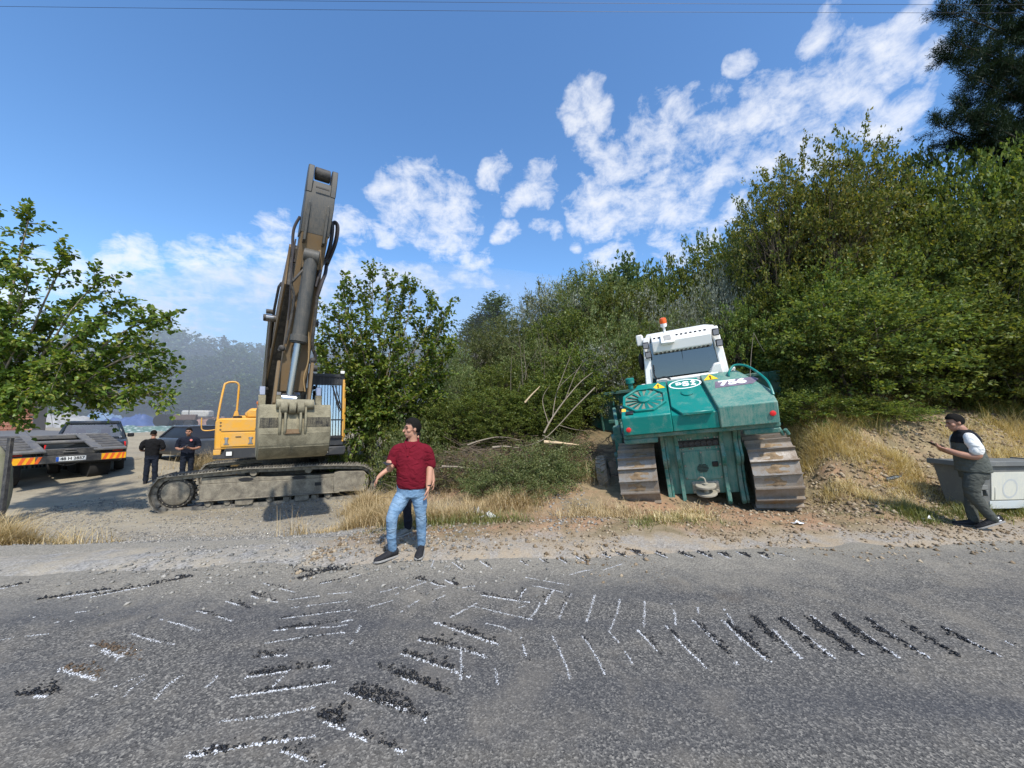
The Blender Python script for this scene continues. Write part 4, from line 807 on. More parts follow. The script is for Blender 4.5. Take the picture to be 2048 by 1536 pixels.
mb = MB(); mb.box(c0+.02, c0+.03, y0+.09, y1-.16, z0+.55, z1-.06); mb.build('side_window', CABGLASS, cabf)
mb = MB(); mb.box(c1-.03, c1-.02, y0+.09, y1-.16, z0+.5, z1-.06); mb.build('side_window', CABGLASS, cabf)
mb = MB(); mb.box(c0+.08, c1-.08, y0+.02, y0+.03, z0+.5, z1-.06); mb.build('rear_window', CABGLASS, cabf)
mb = MB(); mb.box(c0+.22, c1-.22, .25, .75, z0+.5, z0+.65); mb.prism([(.22,z0+.65),(.36,z0+.65),(.28,z0+1.35),(.16,z0+1.35)], c0+.22, c1-.22); mb.build('seat', BLACK, cabf, .04)
mb = MB(); mb.box(c0-.005, c0+.05, y1-.02, y1+.01, z0+.1, z1-.1); hb(mb, 'door_edge', YEL, .01)
mb = MB(); mb.box(c0-.06, c0-.02, y1-.5, y1-.46, z0+.2, z1-.15); hb(mb, 'grab_rail', YEL, .008)
nb_ = 12
for i in range(nb_):
    xx = c0+.06+(c1-c0-.12)*i/(nb_-1); mb = MB(); mb.bar((xx,y1+.05,z0+.24), (xx,y1-.06,z1+.02), .016); hb(mb, 'guard_bar', BLACK, 0)
for zz in (z0+.24, z0+.72, z1-.02):
    mb = MB(); yy = y1+.05-.11*(zz-z0-.24)/1.74; mb.bar((c0+.02,yy,zz), (c1-.02,yy,zz), .03); hb(mb, 'guard_rail', BLACK, 0)
for i in range(9):
    xx = c0+.03+(c1-c0-.06)*i/8; mb = MB(); mb.bar((xx,y1-.08,z1+.075), (xx,y1-.04,z1-.22), .014); hb(mb, 'guard_bar', BLACK, 0)
mb = MB(); mb.bar((c0+.25,y1-.01,z1-.24), (c0+.05,y1+.07,z0+1.0), .014); mb.bar((c0+.33,y1-.01,z1-.24), (c0+.08,y1+.07,z0+.98), .014); mb.bar((c0+.3,y1,z1-.35), (c0+.12,y1+.06,z0+.95), .02); hb(mb, 'wiper', BLACK, 0)
mb = MB(); mb.box(c0+.01, c0+.12, y1-.06, y1+.02, z1+.065, z1+.15); l_ = hb(mb, 'cab_light', LENS, .01)
mb = MB(); mb.prism([(c0-.02,.98),(c1+.1,.98),(c1+.1,1.22),(c0-.06,1.22),(c0-.06,1.06)], y1-.2, y1+.08, 'y'); hb(mb, 'cab_skirt', CHAR, .03, seg=2)
mb = MB(); mb.box(-1.14, -.98, y1+.081, y1+.10, 1.04, 1.16); lp_ = hb(mb, 'work_light', BLACK, .006)
mb = MB(); mb.box(-1.11, -1.01, y1+.1005, y1+.108, 1.06, 1.14); mb.build('lens', LENS, lp_)
# boom, stick, bucket; a working frame for the attachment plane: h(s, y, z) with s sideways
foot = Vector((.10, .35, 1.75)); tip = Vector((-.46, 4.0, 5.75)); hd = (tip-foot); hd.z = 0; hd.normalize(); sd_ = Vector((hd.y, -hd.x, 0)) # sideways = image-left negative
def h(s, u, z): return foot.xy.to_3d()*1+hd*u+sd_*(s-.085*(z-4.65))+Vector((0, 0, z))
def plate_prism(poly, s0, s1):
    mb = MB(); n = len(poly); vs = [tuple(h(s0, *p)) for p in poly]+[tuple(h(s1, *p)) for p in poly]
    mb.add(vs, [tuple(range(n))[::-1], tuple(range(n, 2*n))]+[(i, (i+1) % n, n+(i+1) % n, n+i) for i in range(n)]); return mb
U = (tip-foot).xy.length
boom_poly = [(-.22,1.62),(.05,1.50),(.9,2.15),(1.9,3.15),(2.9,3.95),(3.9,4.95),(U+.08,5.62),(U+.16,5.82),(U+.0,5.95),(3.6,5.75),(2.2,5.0),(1.1,3.7),(.2,2.5),(-.25,1.85)]
bm_ = plate_prism(boom_poly, -.17, .37); BO = hb(bm_, 'boom', DARKSTEEL, .012)  # dark colour on the boom box stands for its shaded underside
for s in (-.215, .375):
    mb = plate_prism([(p[0], p[1]) for p in boom_poly], s, s+.04); mb.build('boom_side_plate', YELD, BO, .006)
mb = MB()
for s in (-.16, .0, .16): mb.tube([h(s, .3, 2.75), h(s, 1.15, 3.85), h(s, 2.2, 5.1), h(s, 3.6, 5.85)], .03, 6)
mb.build('boom_pipe', DARKSTEEL, BO)
def ram(name, p0, p1, rb, rr, frac, mat, par):
    p0, p1 = Vector(p0), Vector(p1); m = p0.lerp(p1, frac); mb = MB(); mb.cyl(p0, m, rb, n=18); d = (p1-p0).normalized(); mb.cyl(m-d*.12, m+d*.02, rb*1.22, n=18); mb.cyl(m+d*.021, m+d*.05, rb*1.05, n=18)
    x, y, z = frame(p0, p1); mb.cyl(p0-x*rb*1.1, p0+x*rb*1.1, rb*1.15, n=14); b = mb.build(name, mat, par, .006)
    mb = MB(); mb.cyl(m, p1, rr, n=14); mb.cyl(p1-x*rr*1.8, p1+x*rr*1.8, rr*1.6, n=14); mb.build('piston_rod', CHROME, b, 0); return b
# boom rams outside the side plates
for s in (-.38, .53):
    ram('boom_ram', h(s-.20, .75, 1.25), h(s*1.0, 2.55, 4.45), .085, .055, .48, DARKSTEEL, HO)
mb = MB(); mb.cyl(h(-.52, 2.55, 4.45), h(.68, 2.55, 4.45), .085, n=16); mb.cyl(h(.46, 2.50, 4.62), h(.64, 2.50, 4.62), .06, n=12); hb(mb, 'ram_pin', DARKSTEEL, .01)
mb = MB(); mb.tube([h(.44, 2.0, 3.8), h(.48, 2.6, 4.7), h(.46, 2.75, 5.2), h(.41, 2.6, 5.35)], .03, 6); hb(mb, 'ram_hose', RUBBER, 0)
# stick
sp = [(U+.62,7.50),(U+.50,7.50),(U+.06,6.05),(U-.12,5.62),(U-.02,2.60),(U-.02,2.22),(U+.20,2.20),(U+.26,2.60),(U+.36,5.20),(U+.72,6.2),(U+.82,7.0),(U+.76,7.2)]
ST_MAT = GREYB
st = plate_prism([(U+.42,7.14),(U+.06,6.05),(U-.12,5.62),(U-.02,2.60),(U+.24,2.60),(U+.42,5.20),(U+.72,5.9),(U+.86,6.6),(U+.78,7.14)], -.26, .26)
ST = hb(st, 'stick', YELD, .015)
st2 = plate_prism([(U+.10,6.10),(U+.74,5.98),(U+.885,6.6),(U+.80,7.16),(U+.42,7.16)], -.285, .285); st2.build('stick_head', ST_MAT, ST, .015)
for s in (-.29, .18):
    mb = plate_prism([(U+.40,7.05),(U+.86,6.85),(U+.86,7.2),(U+.80,7.50),(U+.66,7.58),(U+.5,7.50)], s, s+.11); mb.build('clevis_plate', ST_MAT, ST, .012)
mb = MB(); mb.cyl(h(-.15, U+.64, 7.42), h(.15, U+.64, 7.42), .135, n=20); mb.build('pin_bush', DARKSTEEL, ST, .01)
mb = plate_prism([(U+.905,6.95),(U+.925,6.95),(U+.925,6.98),(U+.905,6.98)], -.15, .12); mb.build('step_bar', DARKSTEEL, ST)
mb = MB()
mb2 = plate_prism([(U+.60,5.75),(U+.90,6.62),(U+.915,6.60),(U+.80,5.80)], -.20, -.15); mb2.build('head_rib', ST_MAT, ST, .006)
mb2 = plate_prism([(U+.60,5.75),(U+.90,6.62),(U+.915,6.60),(U+.80,5.80)], .17, .22); mb2.build('head_rib', ST_MAT, ST, .006)
mb2 = plate_prism([(U+.42,5.25),(U+.62,5.25),(U+.70,5.55),(U+.60,5.80),(U+.40,5.8)], -.17, -.11); mb2.build('ram_lug', YELD, ST, .01)
mb2 = plate_prism([(U+.42,5.25),(U+.62,5.25),(U+.70,5.55),(U+.60,5.80),(U+.40,5.8)], .11, .17); mb2.build('ram_lug', YELD, ST, .01)
ram('bucket_ram', h(.0, U+.62, 5.52), h(.05, U+.50, 2.42), .135, .075, .60, GREYB, HO)
# hoses and pipes along the stick
HOSE = plain('hydraulic_hose', (.035, .028, .026), .55, var=.4)
def hose(pts, r=.03, mat=None, n=8): mb = MB(); mb.tube(catmull([h(*p) for p in pts], 6), r, n); return hb(mb, 'hose', mat or HOSE, 0)
hose([(-.40,U-.1,5.65),(-.50,U+.1,6.15),(-.50,U+.15,6.55),(-.42,U+.1,6.66),(-.36,U-.1,6.5)], .045)
hose([(-.36,U-.05,5.7),(-.40,U+.12,6.1),(-.39,U+.18,6.5),(-.33,U+.15,6.6),(-.30,U,6.45)], .042)
hose([(-.40,U-.1,5.66),(-.36,U+.2,5.35),(-.28,U+.48,5.05),(-.22,U+.5,4.7)], .04)
hose([(-.22,U+.5,4.7),(-.235,U+.46,4.2),(-.25,U+.42,3.7),(-.30,U+.36,3.5)], .035, DARKSTEEL)
hose([(-.36,U-.05,5.72),(-.26,U+.3,5.5),(-.2,U+.5,5.2),(-.16,U+.52,4.9)], .035)
hose([(-.30,U+.35,3.52),(-.36,U+.3,3.4),(-.36,U+.28,3.25)], .035, DARKSTEEL)
hose([(.30,U+.3,6.5),(.38,U+.28,6.2),(.36,U+.3,5.8),(.30,U+.4,5.4)], .03)
hose([(.12,U+.62,5.2),(.26,U+.64,4.95),(.30,U+.6,4.85),(.22,U+.55,4.6),(.22,U+.5,4.0),(.25,U+.42,3.6)], .026, DARKSTEEL)
hose([(.33,U+.45,5.9),(.34,U+.5,5.4),(.31,U+.52,4.9),(.26,U+.45,4.1)], .016)
hose([(-.15,U+.45,3.9),(-.22,U+.42,3.3),(-.18,U+.38,2.9),(-.24,U+.36,2.6)], .014, plain('tan_cable', (.3,.2,.09), .7))
for (s, u, z) in ((-.33,U+.28,3.3),(.30,U+.42,3.5),(-.38,U-.02,5.72)):
    mb = MB(); mb.ball(h(s, u, z), .07, nu=8, nv=6); mb.bar(h(s-.07, u, z), h(s+.07, u, z-.05), .06); hb(mb, 'hose_clamp', DARKSTEEL, .008)
# linkage arms
for s in (-.34, .29):
    mb = plate_prism([(U+.30,3.20),(U+.42,3.24),(U+.60,2.35),(U+.50,2.20),(U+.36,2.30)], s, s+.06); hb(mb, 'link_arm', YELD, .012)
mb = MB(); mb.cyl(h(-.42, U+.36, 3.12), h(-.28, U+.36, 3.12), .075, n=14); hb(mb, 'link_pin', DARKSTEEL, .01)
# bucket
bx = U+.52
bp = [(bx+.02,2.30),(bx+.10,2.05),(bx+.13,1.75),(bx+.06,1.48),(bx-.12,1.30),(bx-.38,1.22),(bx-.70,1.30),(bx-.98,1.62),(bx-1.10,2.22)]
BK = empty('bucket'); BK.parent = HO
def shell(s0, s1, poly, th=.045):
    inner = []
    for i, p in enumerate(poly):
        a = poly[max(i-1, 0)]; b = poly[min(i+1, len(poly)-1)]; t = Vector((b[0]-a[0], b[1]-a[1])).normalized(); inner.append((p[0]-(-t.y)*-th, p[1]-(t.x)*-th))
    return plate_prism(poly+inner[::-1], s0, s1)
BX = .12
_h0 = h
def h(s, u, z): return _h0(s*.83-.02-.07*(abs(s) > .36)+.085*(z-2.3), u, z)
mb = shell(-.78, .78, bp); sh_ = mb.build('bucket_shell', BUCK, BK, .008)
for s in (-.80, .76): plate_prism(bp, s, s+.04).build('side_plate', BUCK, BK, .008)
for (a, b) in ((-.77,-.30),(.30,.77)):
    mb = shell(a, b, [(bx+.045,2.22),(bx+.125,2.05),(bx+.15,1.84)], .02); mb.build('wear_plate', BUCKD, BK, .004)
for (a, b) in ((-.77,-.31),(.31,.77)): shell(a, b, [(bx+.165,1.74),(bx+.09,1.49)], .02).build('wear_plate', BUCK, BK, .004)
for (a, b) in ((-.77,-.04),(.03,.77)): shell(a, b, [(bx+.085,1.46),(bx-.11,1.275),(bx-.37,1.195)], .02).build('wear_plate', BUCK, BK, .004)
for s in (-.30, -.19, .14, .25):
    plate_prism([(bx+.0,2.42),(bx+.16,2.40),(bx+.26,2.1),(bx+.24,1.80),(bx+.14,1.66),(bx-.04,2.2)], s, s+.05).build('bucket_ear', BUCK, BK, .01)
plate_prism([(bx+.04,2.2),(bx+.17,1.70),(bx+.19,1.72),(bx+.07,2.22)], -.17, .16).build('ear_plate', paint('rusty_earth', (.14,.085,.045), (.22,.17,.1), .4, .9, 5), BK, .004)
mb = MB(); mb.cyl(h(-.38, bx+.12, 2.32), h(.36, bx+.12, 2.32), .10, n=16); mb.build('bucket_pin', BUCK, BK, .008)
for s in (-.16, .02, .2):
    mb = MB(); mb.cyl(h(s-.075, bx+.16, 2.25), h(s+.075, bx+.16, 2.25), .13, n=16); mb.build('pin_boss', BUCK, BK, .01)
plate_prism([(bx-1.14,2.20),(bx-1.04,2.20),(bx-1.06,2.34),(bx-1.12,2.34)], -.78, .78).build('cutting_lip', BUCK, BK, .01)
SHINY = plain('polished_tooth', (.30, .31, .33), .28, .9)
for s in (-.70, -.24, .22, .68):
    plate_prism([(bx-1.15,2.30),(bx-1.03,2.30),(bx-1.06,2.56),(bx-1.13,2.56)], s-.085, s+.085).build('tooth_adapter', BUCK, BK, .012)
    plate_prism([(bx-1.145,2.55),(bx-1.05,2.55),(bx-1.10,2.76),(bx-1.125,2.76)], s-.075, s+.075).build('bucket_tooth', SHINY, BK, .015)
bpy.context.view_layer.update()
for o_ in list(HO.children):                             # every piece of the upper structure is a part of the excavator itself
    m_ = HO.matrix_local @ o_.matrix_local; o_.parent = EX; o_.matrix_local = m_
bpy.data.objects.remove(HO)
# ---------------------------------------------------------------- bulldozer (rear towards the camera)
TEAL = paint('teal_paint', (.004, .175, .145), (.30, .33, .26), .46, .42, 5, streak=True, bump=.06, fine=90)
TEALC = paint('teal_paint_clean', (.004, .190, .158), (.22, .28, .23), .22, .35, 5, bump=.05)
TEALD = paint('teal_paint_dusty', (.008, .135, .108), (.25, .26, .21), .42, .55, 6, bump=.15)
BLADEM = paint('teal_blade_scuffed', (.014, .125, .10), (.17, .18, .14), .4, .55, 4, bump=.2)
DWHITE = paint('cab_white', (.80, .79, .74), (.45, .42, .34), .16, .4, 6, bump=.05)
SHOE_DZ = paint('bright_track_steel', (.30, .285, .26), (.22, .155, .095), .48, .45, 5, metal=.45, bump=.4)
SOIL = paint('packed_soil', (.17, .11, .06), (.29, .21, .125), .5, .95, 12, bump=1.0)
CGLASS = glass('dark_cab_glass', (.10, .13, .13), .07)
YSTICK = plain('warning_yellow', (.85, .50, .02), .5); REDL = plain('red_reflector', (.75, .03, .03), .35); WPRINT = plain('white_print', (.85, .87, .85), .5)
DZ = empty('bulldozer', (4.40, 9.27, .20), Matrix(((1,0,0),(0,1,0),(0,0,1))).to_euler(), 'teal bulldozer with a white cab climbing the cut slope, rear to the road', 'bulldozer')
DZ.rotation_mode = 'QUATERNION'
DZ.rotation_quaternion = (Matrix.Rotation(R(-20.4), 3, 'Z') @ Matrix.Rotation(R(12.9), 3, 'X') @ Matrix.Rotation(R(-6.5), 3, 'Y')).to_quaternion()
def dbd(mb, name, mat, bev=.015, par=None, **k): return mb.build(name, mat, par or DZ, bev, **k)
dpoly = arc(-1.55, .70, .62, 255, 95, 14)+[(-.4,1.33),(.8,1.27)]+arc(1.75,.62,.56,90,-85,12)+[(1.2,.04),(-1.1,.04)]
dst = track_path(dpoly, .216); dshoe = make_shoe(.72, .216, (-.085,), .075, SHOE_DZ, .03)
mb = MB(); rs = np.random.RandomState(4)
nx, ny = 16, 6; vs = []; 
for i in range(nx+1):
    for j in range(ny+1):
        x = -.30+.60*i/nx; w_ = .45+.55*max(0, math.sin(math.pi*(i+.3*rs.randn())/nx))**.7; y = -.070+.168*j/ny; fall = (1-abs(2*i/nx-1)**3)*(1-.55*(j/ny)*abs(2*i/nx-1)); hh = fall*(.55+1.5*float(fbm(x*9+3, y*9, 1.1, 3, 12)))-.28; vs.append((x*1.1, y, -.004+.045*max(0, hh) if 0 < i < nx and 0 < j < ny else -.006))
mb.add(vs, [(i*(ny+1)+j, (i+1)*(ny+1)+j, (i+1)*(ny+1)+j+1, i*(ny+1)+j+1) for i in range(nx) for j in range(ny)]); soil = mb.mesh('packed_soil', SOIL, 60)
for sx in (-1, 1):
    tr = empty('track', (1.15*sx, 0, 0)); tr.parent = DZ
    for k, (y, z, a) in enumerate(dst):
        o = link('track_shoe', dshoe, tr, (0, y, z), (a, 0, 0))
        if k % 7 != 3 and (y < .3): s_ = link('packed_soil', soil, tr, (.03*math.sin(k*2.3), y, z), (a, 0, 0)); s_.scale = ((-1 if k % 2 else 1)*(.8+.22*math.sin(k*1.7)**2), 1, .8+.6*math.sin(k*3.1)**2)
    mb = MB(); mb.prism([(-1.1,.32),(-1.1,.95),(1.4,.85),(1.4,.32)], -.2, .2); dbd(mb, 'track_frame', TEALD, .02, tr)
    mb = MB()
    for yy in (-.9,-.45,0,.45,.9,1.3): mb.cyl((-.14,yy,.24), (.14,yy,.24), .12, n=14)
    dbd(mb, 'track_rollers', DARKSTEEL, 0, tr)
    mb = MB(); nT = 25; pr = []
    for i in range(nT*4):
        a = 2*math.pi*i/(nT*4); r = .53 if i % 4 in (0, 1) else .46; pr.append((-1.55+r*math.cos(a), .70+r*math.sin(a)))
    mb.prism(pr, -.05, .05); dbd(mb, 'sprocket', DARKSTEEL, 0, tr)
    mb = MB(); mb.lathe([(.44,-.3),(.44,.16),(.36,.24),(.1,.26)], (0,-1.55,.70), 'x', 28); dbd(mb, 'final_drive', MUDDY, .01, tr)
    mb = MB(); mb.lathe([(.46,-.08),(.46,.08)], (0,1.75,.62), 'x', 28); dbd(mb, 'idler', DARKSTEEL, .01, tr)
    mb = MB()
    for xo in (-.09, .09): mb.tube([(xo, y+math.sin(a)*.08, z-math.cos(a)*.08) for (y, z, a) in dst], .05, 6, True)
    dbd(mb, 'track_chain', DARKSTEEL, 0, tr)
mb = MB(); mb.box(-.57, .58, -1.72, 1.2, .42, 1.70); dbd(mb, 'hull', TEALD, .02)
mb = MB(); mb.box(-.58, .60, -1.78, -1.725, .42, 1.72); rp = dbd(mb, 'rear_plate', TEAL, .012)
# wavy ripper lugs
lug = [(-1.775,.28),(-1.93,.26),(-1.98,.34),(-1.95,.46),(-1.86,.62),(-1.86,.98),(-1.95,1.08),(-1.97,1.20),(-1.90,1.30),(-1.85,1.42),(-1.90,1.56),(-1.95,1.66),(-1.90,1.78),(-1.775,1.80)]
for x in (-.62, -.37, .40, .63):
    mb = MB(); mb.prism(lug, x-.035, x+.035); dbd(mb, 'ripper_lug', TEALD, .01)
for x in (-.555, .70):
    mb = MB(); mb.prism([(p[0]+.03, p[1]) for p in lug], x-.025, x+.02); dbd(mb, 'ripper_lug', TEALD, .008)
mb = MB(); mb.box(-.30, .36, -1.80, -1.782, .72, 1.28); ap = dbd(mb, 'access_panel', TEAL, .004)
mb = MB()
for x, z in ((-.27,.75),(.33,.75),(-.27,1.25),(.33,1.25),(.03,1.25),(-.27,1.0),(.33,1.0),(-.36,.95),(-.36,.85),(.40,1.15),(.40,.62),(.38,.72)): mb.cyl((x,-1.782,z), (x,-1.815,z), .016, n=6)
dbd(mb, 'panel_bolts', STEEL, 0)
mb = MB(); mb.box(-.36, .36, -1.80, -1.782, 1.36, 1.50); hr = dbd(mb, 'oil_cooler_strip', BLACK, .004)
for i in range(7):
    mb = MB(); x = -.305+.1016*i; mb.lathe([(.047,0),(.047,-.022),(.034,-.022),(.030,-.006)], (x,-1.80,1.43), 'y', 18); mb.build('round_port', plain('port_rubber', (.05,.05,.05), .6) if i == 0 else bpy.data.materials['port_rubber'], hr, 0)
mb = MB()
for x in (-.33,-.28,-.16,-.11,.14,.19,.3,.35): mb.cyl((x,-1.80,1.53), (x,-1.82,1.53), .014, n=6); mb.cyl((x+.01,-1.80,1.335), (x+.01,-1.82,1.335), .014, n=6)
dbd(mb, 'strip_bolts', STEEL, 0)
for i in range(6):
    mb = MB(); w = .05+.05*math.sin((i+.6)/6.2*math.pi); mb.box(.03-w, .03+w, -1.815, -1.801, .86+.028*i, .872+.028*i); mb.build('vent_slit', BLACK, ap, 0)
mb = MB(); mb.box(.20, .30, -1.83, -1.802, .96, 1.06); dbd(mb, 'lock_box', BLACK, .01)
mb = MB(); mb.tube([(.02,-1.80,1.0),(.02,-1.83,1.02),(.02,-1.83,1.2),(.02,-1.80,1.22)], .012, 6); dbd(mb, 'pull_handle', TEALD, 0)
DUSTY = paint('dusty_hitch', (.28,.26,.20), (.36,.33,.26), .5, .8, 8, bump=.4)
mb = MB(); mb.box(-.20, .27, -1.83, -1.782, .44, .68); hp = dbd(mb, 'hitch_plate', DUSTY, .02)
for z in (.47, .62):
    mb = MB(); mb.prism([(.18*math.cos(i*.2618)+.03, -1.93+.17*math.sin(i*.2618)) for i in range(24)], z, z+.045, 'z'); dbd(mb, 'hitch_jaw', DUSTY, .008)
mb = MB(); mb.cyl((.03,-1.95,.42), (.03,-1.95,.70), .045, n=12); mb.tube(catmull([(.03,-1.95,.68),(.02,-1.93,.78),(-.05,-1.9,.80),(-.09,-1.86,.74)], 4), .016, 7); dbd(mb, 'hitch_pin', DUSTY, .005)
mb = MB()
for x in (-.155,.225):
    for z in (.49,.63): mb.cyl((x,-1.83,z), (x,-1.86,z), .035, n=8)
dbd(mb, 'hitch_bolts', DUSTY, .005)
# fuel tank with its sloping deck
zb = 1.80; KX = .91
mb = MB(); mb.box(-1.30, 1.30, -2.12, -.85, 1.70, 1.795); mb.box(-1.30, -.68, -2.12, -2.0, 1.60, 1.699); mb.box(.74, 1.30, -2.12, -2.0, 1.60, 1.699); dbd(mb, 'rear_bumper', TEALD, .02)
def zt(y): return 2.15+(y+2.20)*(.44/1.1)               # height of the sloping deck
def top(pts): return [(x*KX, y, zt(y)) for (x, y) in pts]
mb = MB(); mb.slab(top([(-1.40,-2.20),(-.43,-2.20),(-.43,-1.10),(-1.05,-1.10),(-1.40,-1.80)]), zb); tk = dbd(mb, 'fuel_tank', TEALC, .02, seg=2)
mb = MB(); mb.slab([(x, y, z+.035) for (x, y, z) in top([(.42,-2.22),(1.40,-2.22),(1.40,-1.85),(1.02,-1.10),(.28,-1.10)])], zb); tk2 = dbd(mb, 'tank_cover', TEAL, .02, seg=2)
mb = MB(); mb.slab([(x, y, z-.06) for (x, y, z) in top([(-.425,-2.18),(.415,-2.18),(.35,-1.12),(-.425,-1.12)])], zb+.002); dbd(mb, 'tank_middle', TEALC, .01)
mb = MB(); n_ = [(x, y, z+.01) for (x, y, z) in top([(-.40,-2.0),(-.22,-2.24),(.33,-2.24),(.22,-1.12),(-.40,-1.12)])]; mb.add(n_+[(x, y, z-.05) for (x, y, z) in n_], [(0,1,2,3,4),(9,8,7,6,5)]+[(i,5+i,5+(i+1)%5,(i+1)%5) for i in range(5)]); dbd(mb, 'centre_panel', TEALC, .008)
SL = Vector((0, 1.1, .44)).normalized()                  # up the slope
def on(x, y, off=0.0):
    nrm = Vector((0, -.44, 1.1)).normalized(); return Vector((x*KX, y, zt(y)))+nrm*off
mb = MB(); c = on(-.04, -1.62, .012); M_ = basis(c, (1,0,0), SL); mb.M = M_; mb.lathe([(.115,0),(.115,.02),(.085,.025)], n=26); dbd(mb, 'round_lid', TEALC, .004)
for ch, sz_, dx, dy in (('D', .12, -.175, -1.29), ('S', .23, -.035, -1.315), ('\u0130', .18, .115, -1.325)): lettering(ch, sz_, WPRINT, DZ, basis(on(dx,dy,.0135), (1,0,0), SL), .010, 1.15)
mb = MB(); mb.M = basis(on(-.05,-1.31,.0125), (1,0,0), SL); vs = []
for r in (1.0, .90):
    for k in range(40): vs.append((.30*r*math.cos(k*math.pi/20), .175*(r if r == 1 else .86)*math.sin(k*math.pi/20), 0))
mb.add(vs, [(k, (k+1) % 40, 40+(k+1) % 40, 40+k) for k in range(40)]); dbd(mb, 'oval_emblem', WPRINT, 0)
mb = MB(); mb.M = basis(on(.86,-1.50,.038), (1,0,0), SL); mb.add([(-.34,-.13,0),(.28,-.13,0),(.40,.0,0),(.34,.11,0),(-.30,.10,0)], [(0,1,2,3,4)]); dbd(mb, 'number_banner', plain('faded_plum_print', (.16,.13,.17), .6, var=.5, sc=9), 0)
lettering('756', .22, WPRINT, DZ, basis(on(.83,-1.50,.041), (1,0,0), SL), .012, 1.35)
for (x, y, off) in ((-.60,-1.26,.004),(.47,-1.24,.04)):
    mb = MB(); mb.M = basis(on(x, y, off), (1,0,0), SL); mb.add([(-.13,-.085,0),(.13,-.085,0),(.0,.13,0)], [(0,1,2)]); w_ = dbd(mb, 'warning_sticker', YSTICK, 0)
    lettering('!', .17, BLACK, w_, basis(on(x, y-.012, off+.004), (1,0,0), SL), .004)
# fan grille
gc = (-.92, -1.70); mb = MB(); mb.M = basis(on(*gc, .0), (1,0,0), SL); oc = [(1.0*math.cos(math.pi/8+i*math.pi/4), 1.0*math.sin(math.pi/8+i*math.pi/4)) for i in range(8)]
ro, ri, hh = .44, .385, .05; vs = [(ro*a, ro*b, 0) for a, b in oc]+[(ro*a, ro*b, hh) for a, b in oc]+[(ri*a, ri*b, hh) for a, b in oc]+[(ri*a, ri*b, .008) for a, b in oc]
mb.add(vs, [(k*8+i, k*8+(i+1) % 8, (k+1)*8+(i+1) % 8, (k+1)*8+i) for k in range(3) for i in range(8)]); fg = dbd(mb, 'fan_ring', TEALC, .008)
mb = MB(); mb.M = basis(on(*gc, .0), (1,0,0), SL); mb.add([(ri*a, ri*b, .006) for a, b in oc], [tuple(range(8))]); mb.build('fan_mesh', paint('dusty_mesh', (.13,.17,.13), (.24,.24,.18), .5, .9, 20), fg)
for k in range(14):
    a = 2*math.pi*k/14; mb = MB(); mb.M = basis(on(*gc, .0), (1,0,0), SL) @ Matrix.Rotation(a, 4, 'Z'); mb.add([(.09,-.02,.012),(.34,-.055,.012),(.345,.02,.035),(.09,.02,.03)], [(0,1,2,3)]); mb.build('fan_blade', TEALC, fg, 0)
mb = MB(); mb.M = basis(on(*gc, .0), (1,0,0), SL); mb.lathe([(.115,0),(.115,.05),(.08,.065)], n=22); mb.build('fan_hub', TEALC, fg, .006)
mb = MB(); mb.M = basis(on(-1.34,-1.98,.003), (1,0,0), SL); mb.add([(-.05,.08,0),(.03,.08,0),(.03,-.02,0),(-.05,-.02,0)], [(0,1,2,3)]); dbd(mb, 'caution_sticker', plain('orange_sticker', (.85,.45,.06), .5), 0)
mb = MB(); mb.M = basis(on(-1.23,-2.08,.0), (1,0,0), SL); mb.box(-.07, .07, -.05, .05, 0, .03); dbd(mb, 'socket', BLACK, .008)
for x in (-1.17, 1.18):
    mb = MB(); y_ = -2.205 if x < 0 else -2.225; mb.lathe([(.045,0),(.045,-.018),(.02,-.026)], (x, y_, 1.92 if x < 0 else 1.98), 'y', 16); dbd(mb, 'red_reflector', REDL, 0)
mb = MB(); mb.tube(catmull([tuple(on(.82,-1.28,.03)),tuple(on(.84,-1.22,.10)),tuple(on(.98,-1.10,.15)),tuple(on(1.20,-1.22,.15)),tuple(on(1.36,-1.62,.13)),tuple(on(1.39,-1.85,.10)),tuple(on(1.39,-2.02,.03))], 5), .022, 9); dbd(mb, 'handrail', TEALC, 0)
mb = MB(); mb.lathe([(.05,0),(.05,.12),(.09,.13),(.09,.24)], (-1.1, -1.0, 2.5)); mb.build('filler_neck', TEALC, DZ, .006)
# cab
mb = MB(); cz0, cz1 = 2.40, 3.52
mb.bar((-.90,-1.02,cz0), (-.80,-.74,cz1), .17, .13); mb.bar((.90,-1.02,cz0), (.80,-.74,cz1), .17, .13)
mb.bar((-.70,-1.0,2.53), (.72,-1.0,2.53), .16, .2); mb.bar((-.80,.75,cz0), (-.74,.7,cz1), .12); mb.bar((.80,.75,cz0), (.74,.7,cz1), .12); mb.box(-.82, .82, -.72, .78, cz1-.03, cz1+.04)
mb.prism([(.50,2.6),(.82,2.6),(.82,2.82),(.66,2.80)], -1.06, -.92, 'y')
rops = dbd(mb, 'cab_frame', DWHITE, .02)
mb = MB(); mb.box(-.86, .86, -.82, .80, 1.75, 2.42); dbd(mb, 'cab_base', TEALD, .02)
mb = MB(); mb.prism([(-.98,3.20),(-.84,3.15),(-.70,3.40),(-.72,3.56),(-.80,3.57),(-1.0,3.42)], -.68, .70); rb = dbd(mb, 'roof_beam', DWHITE, .02)
u_ = Vector((0,.2,.15)).normalized()
for i in range(12):
    x = -.60+.107*i
    if -.42 < x < -.18: continue
    mb = MB(); mb.M = basis((x, -.905, 3.497), (1,0,0), (0,.2,.15)); mb.box(-.028, .028, -.022, .022, -.004, .003); mb.build('vent_hole', BLACK, rb)
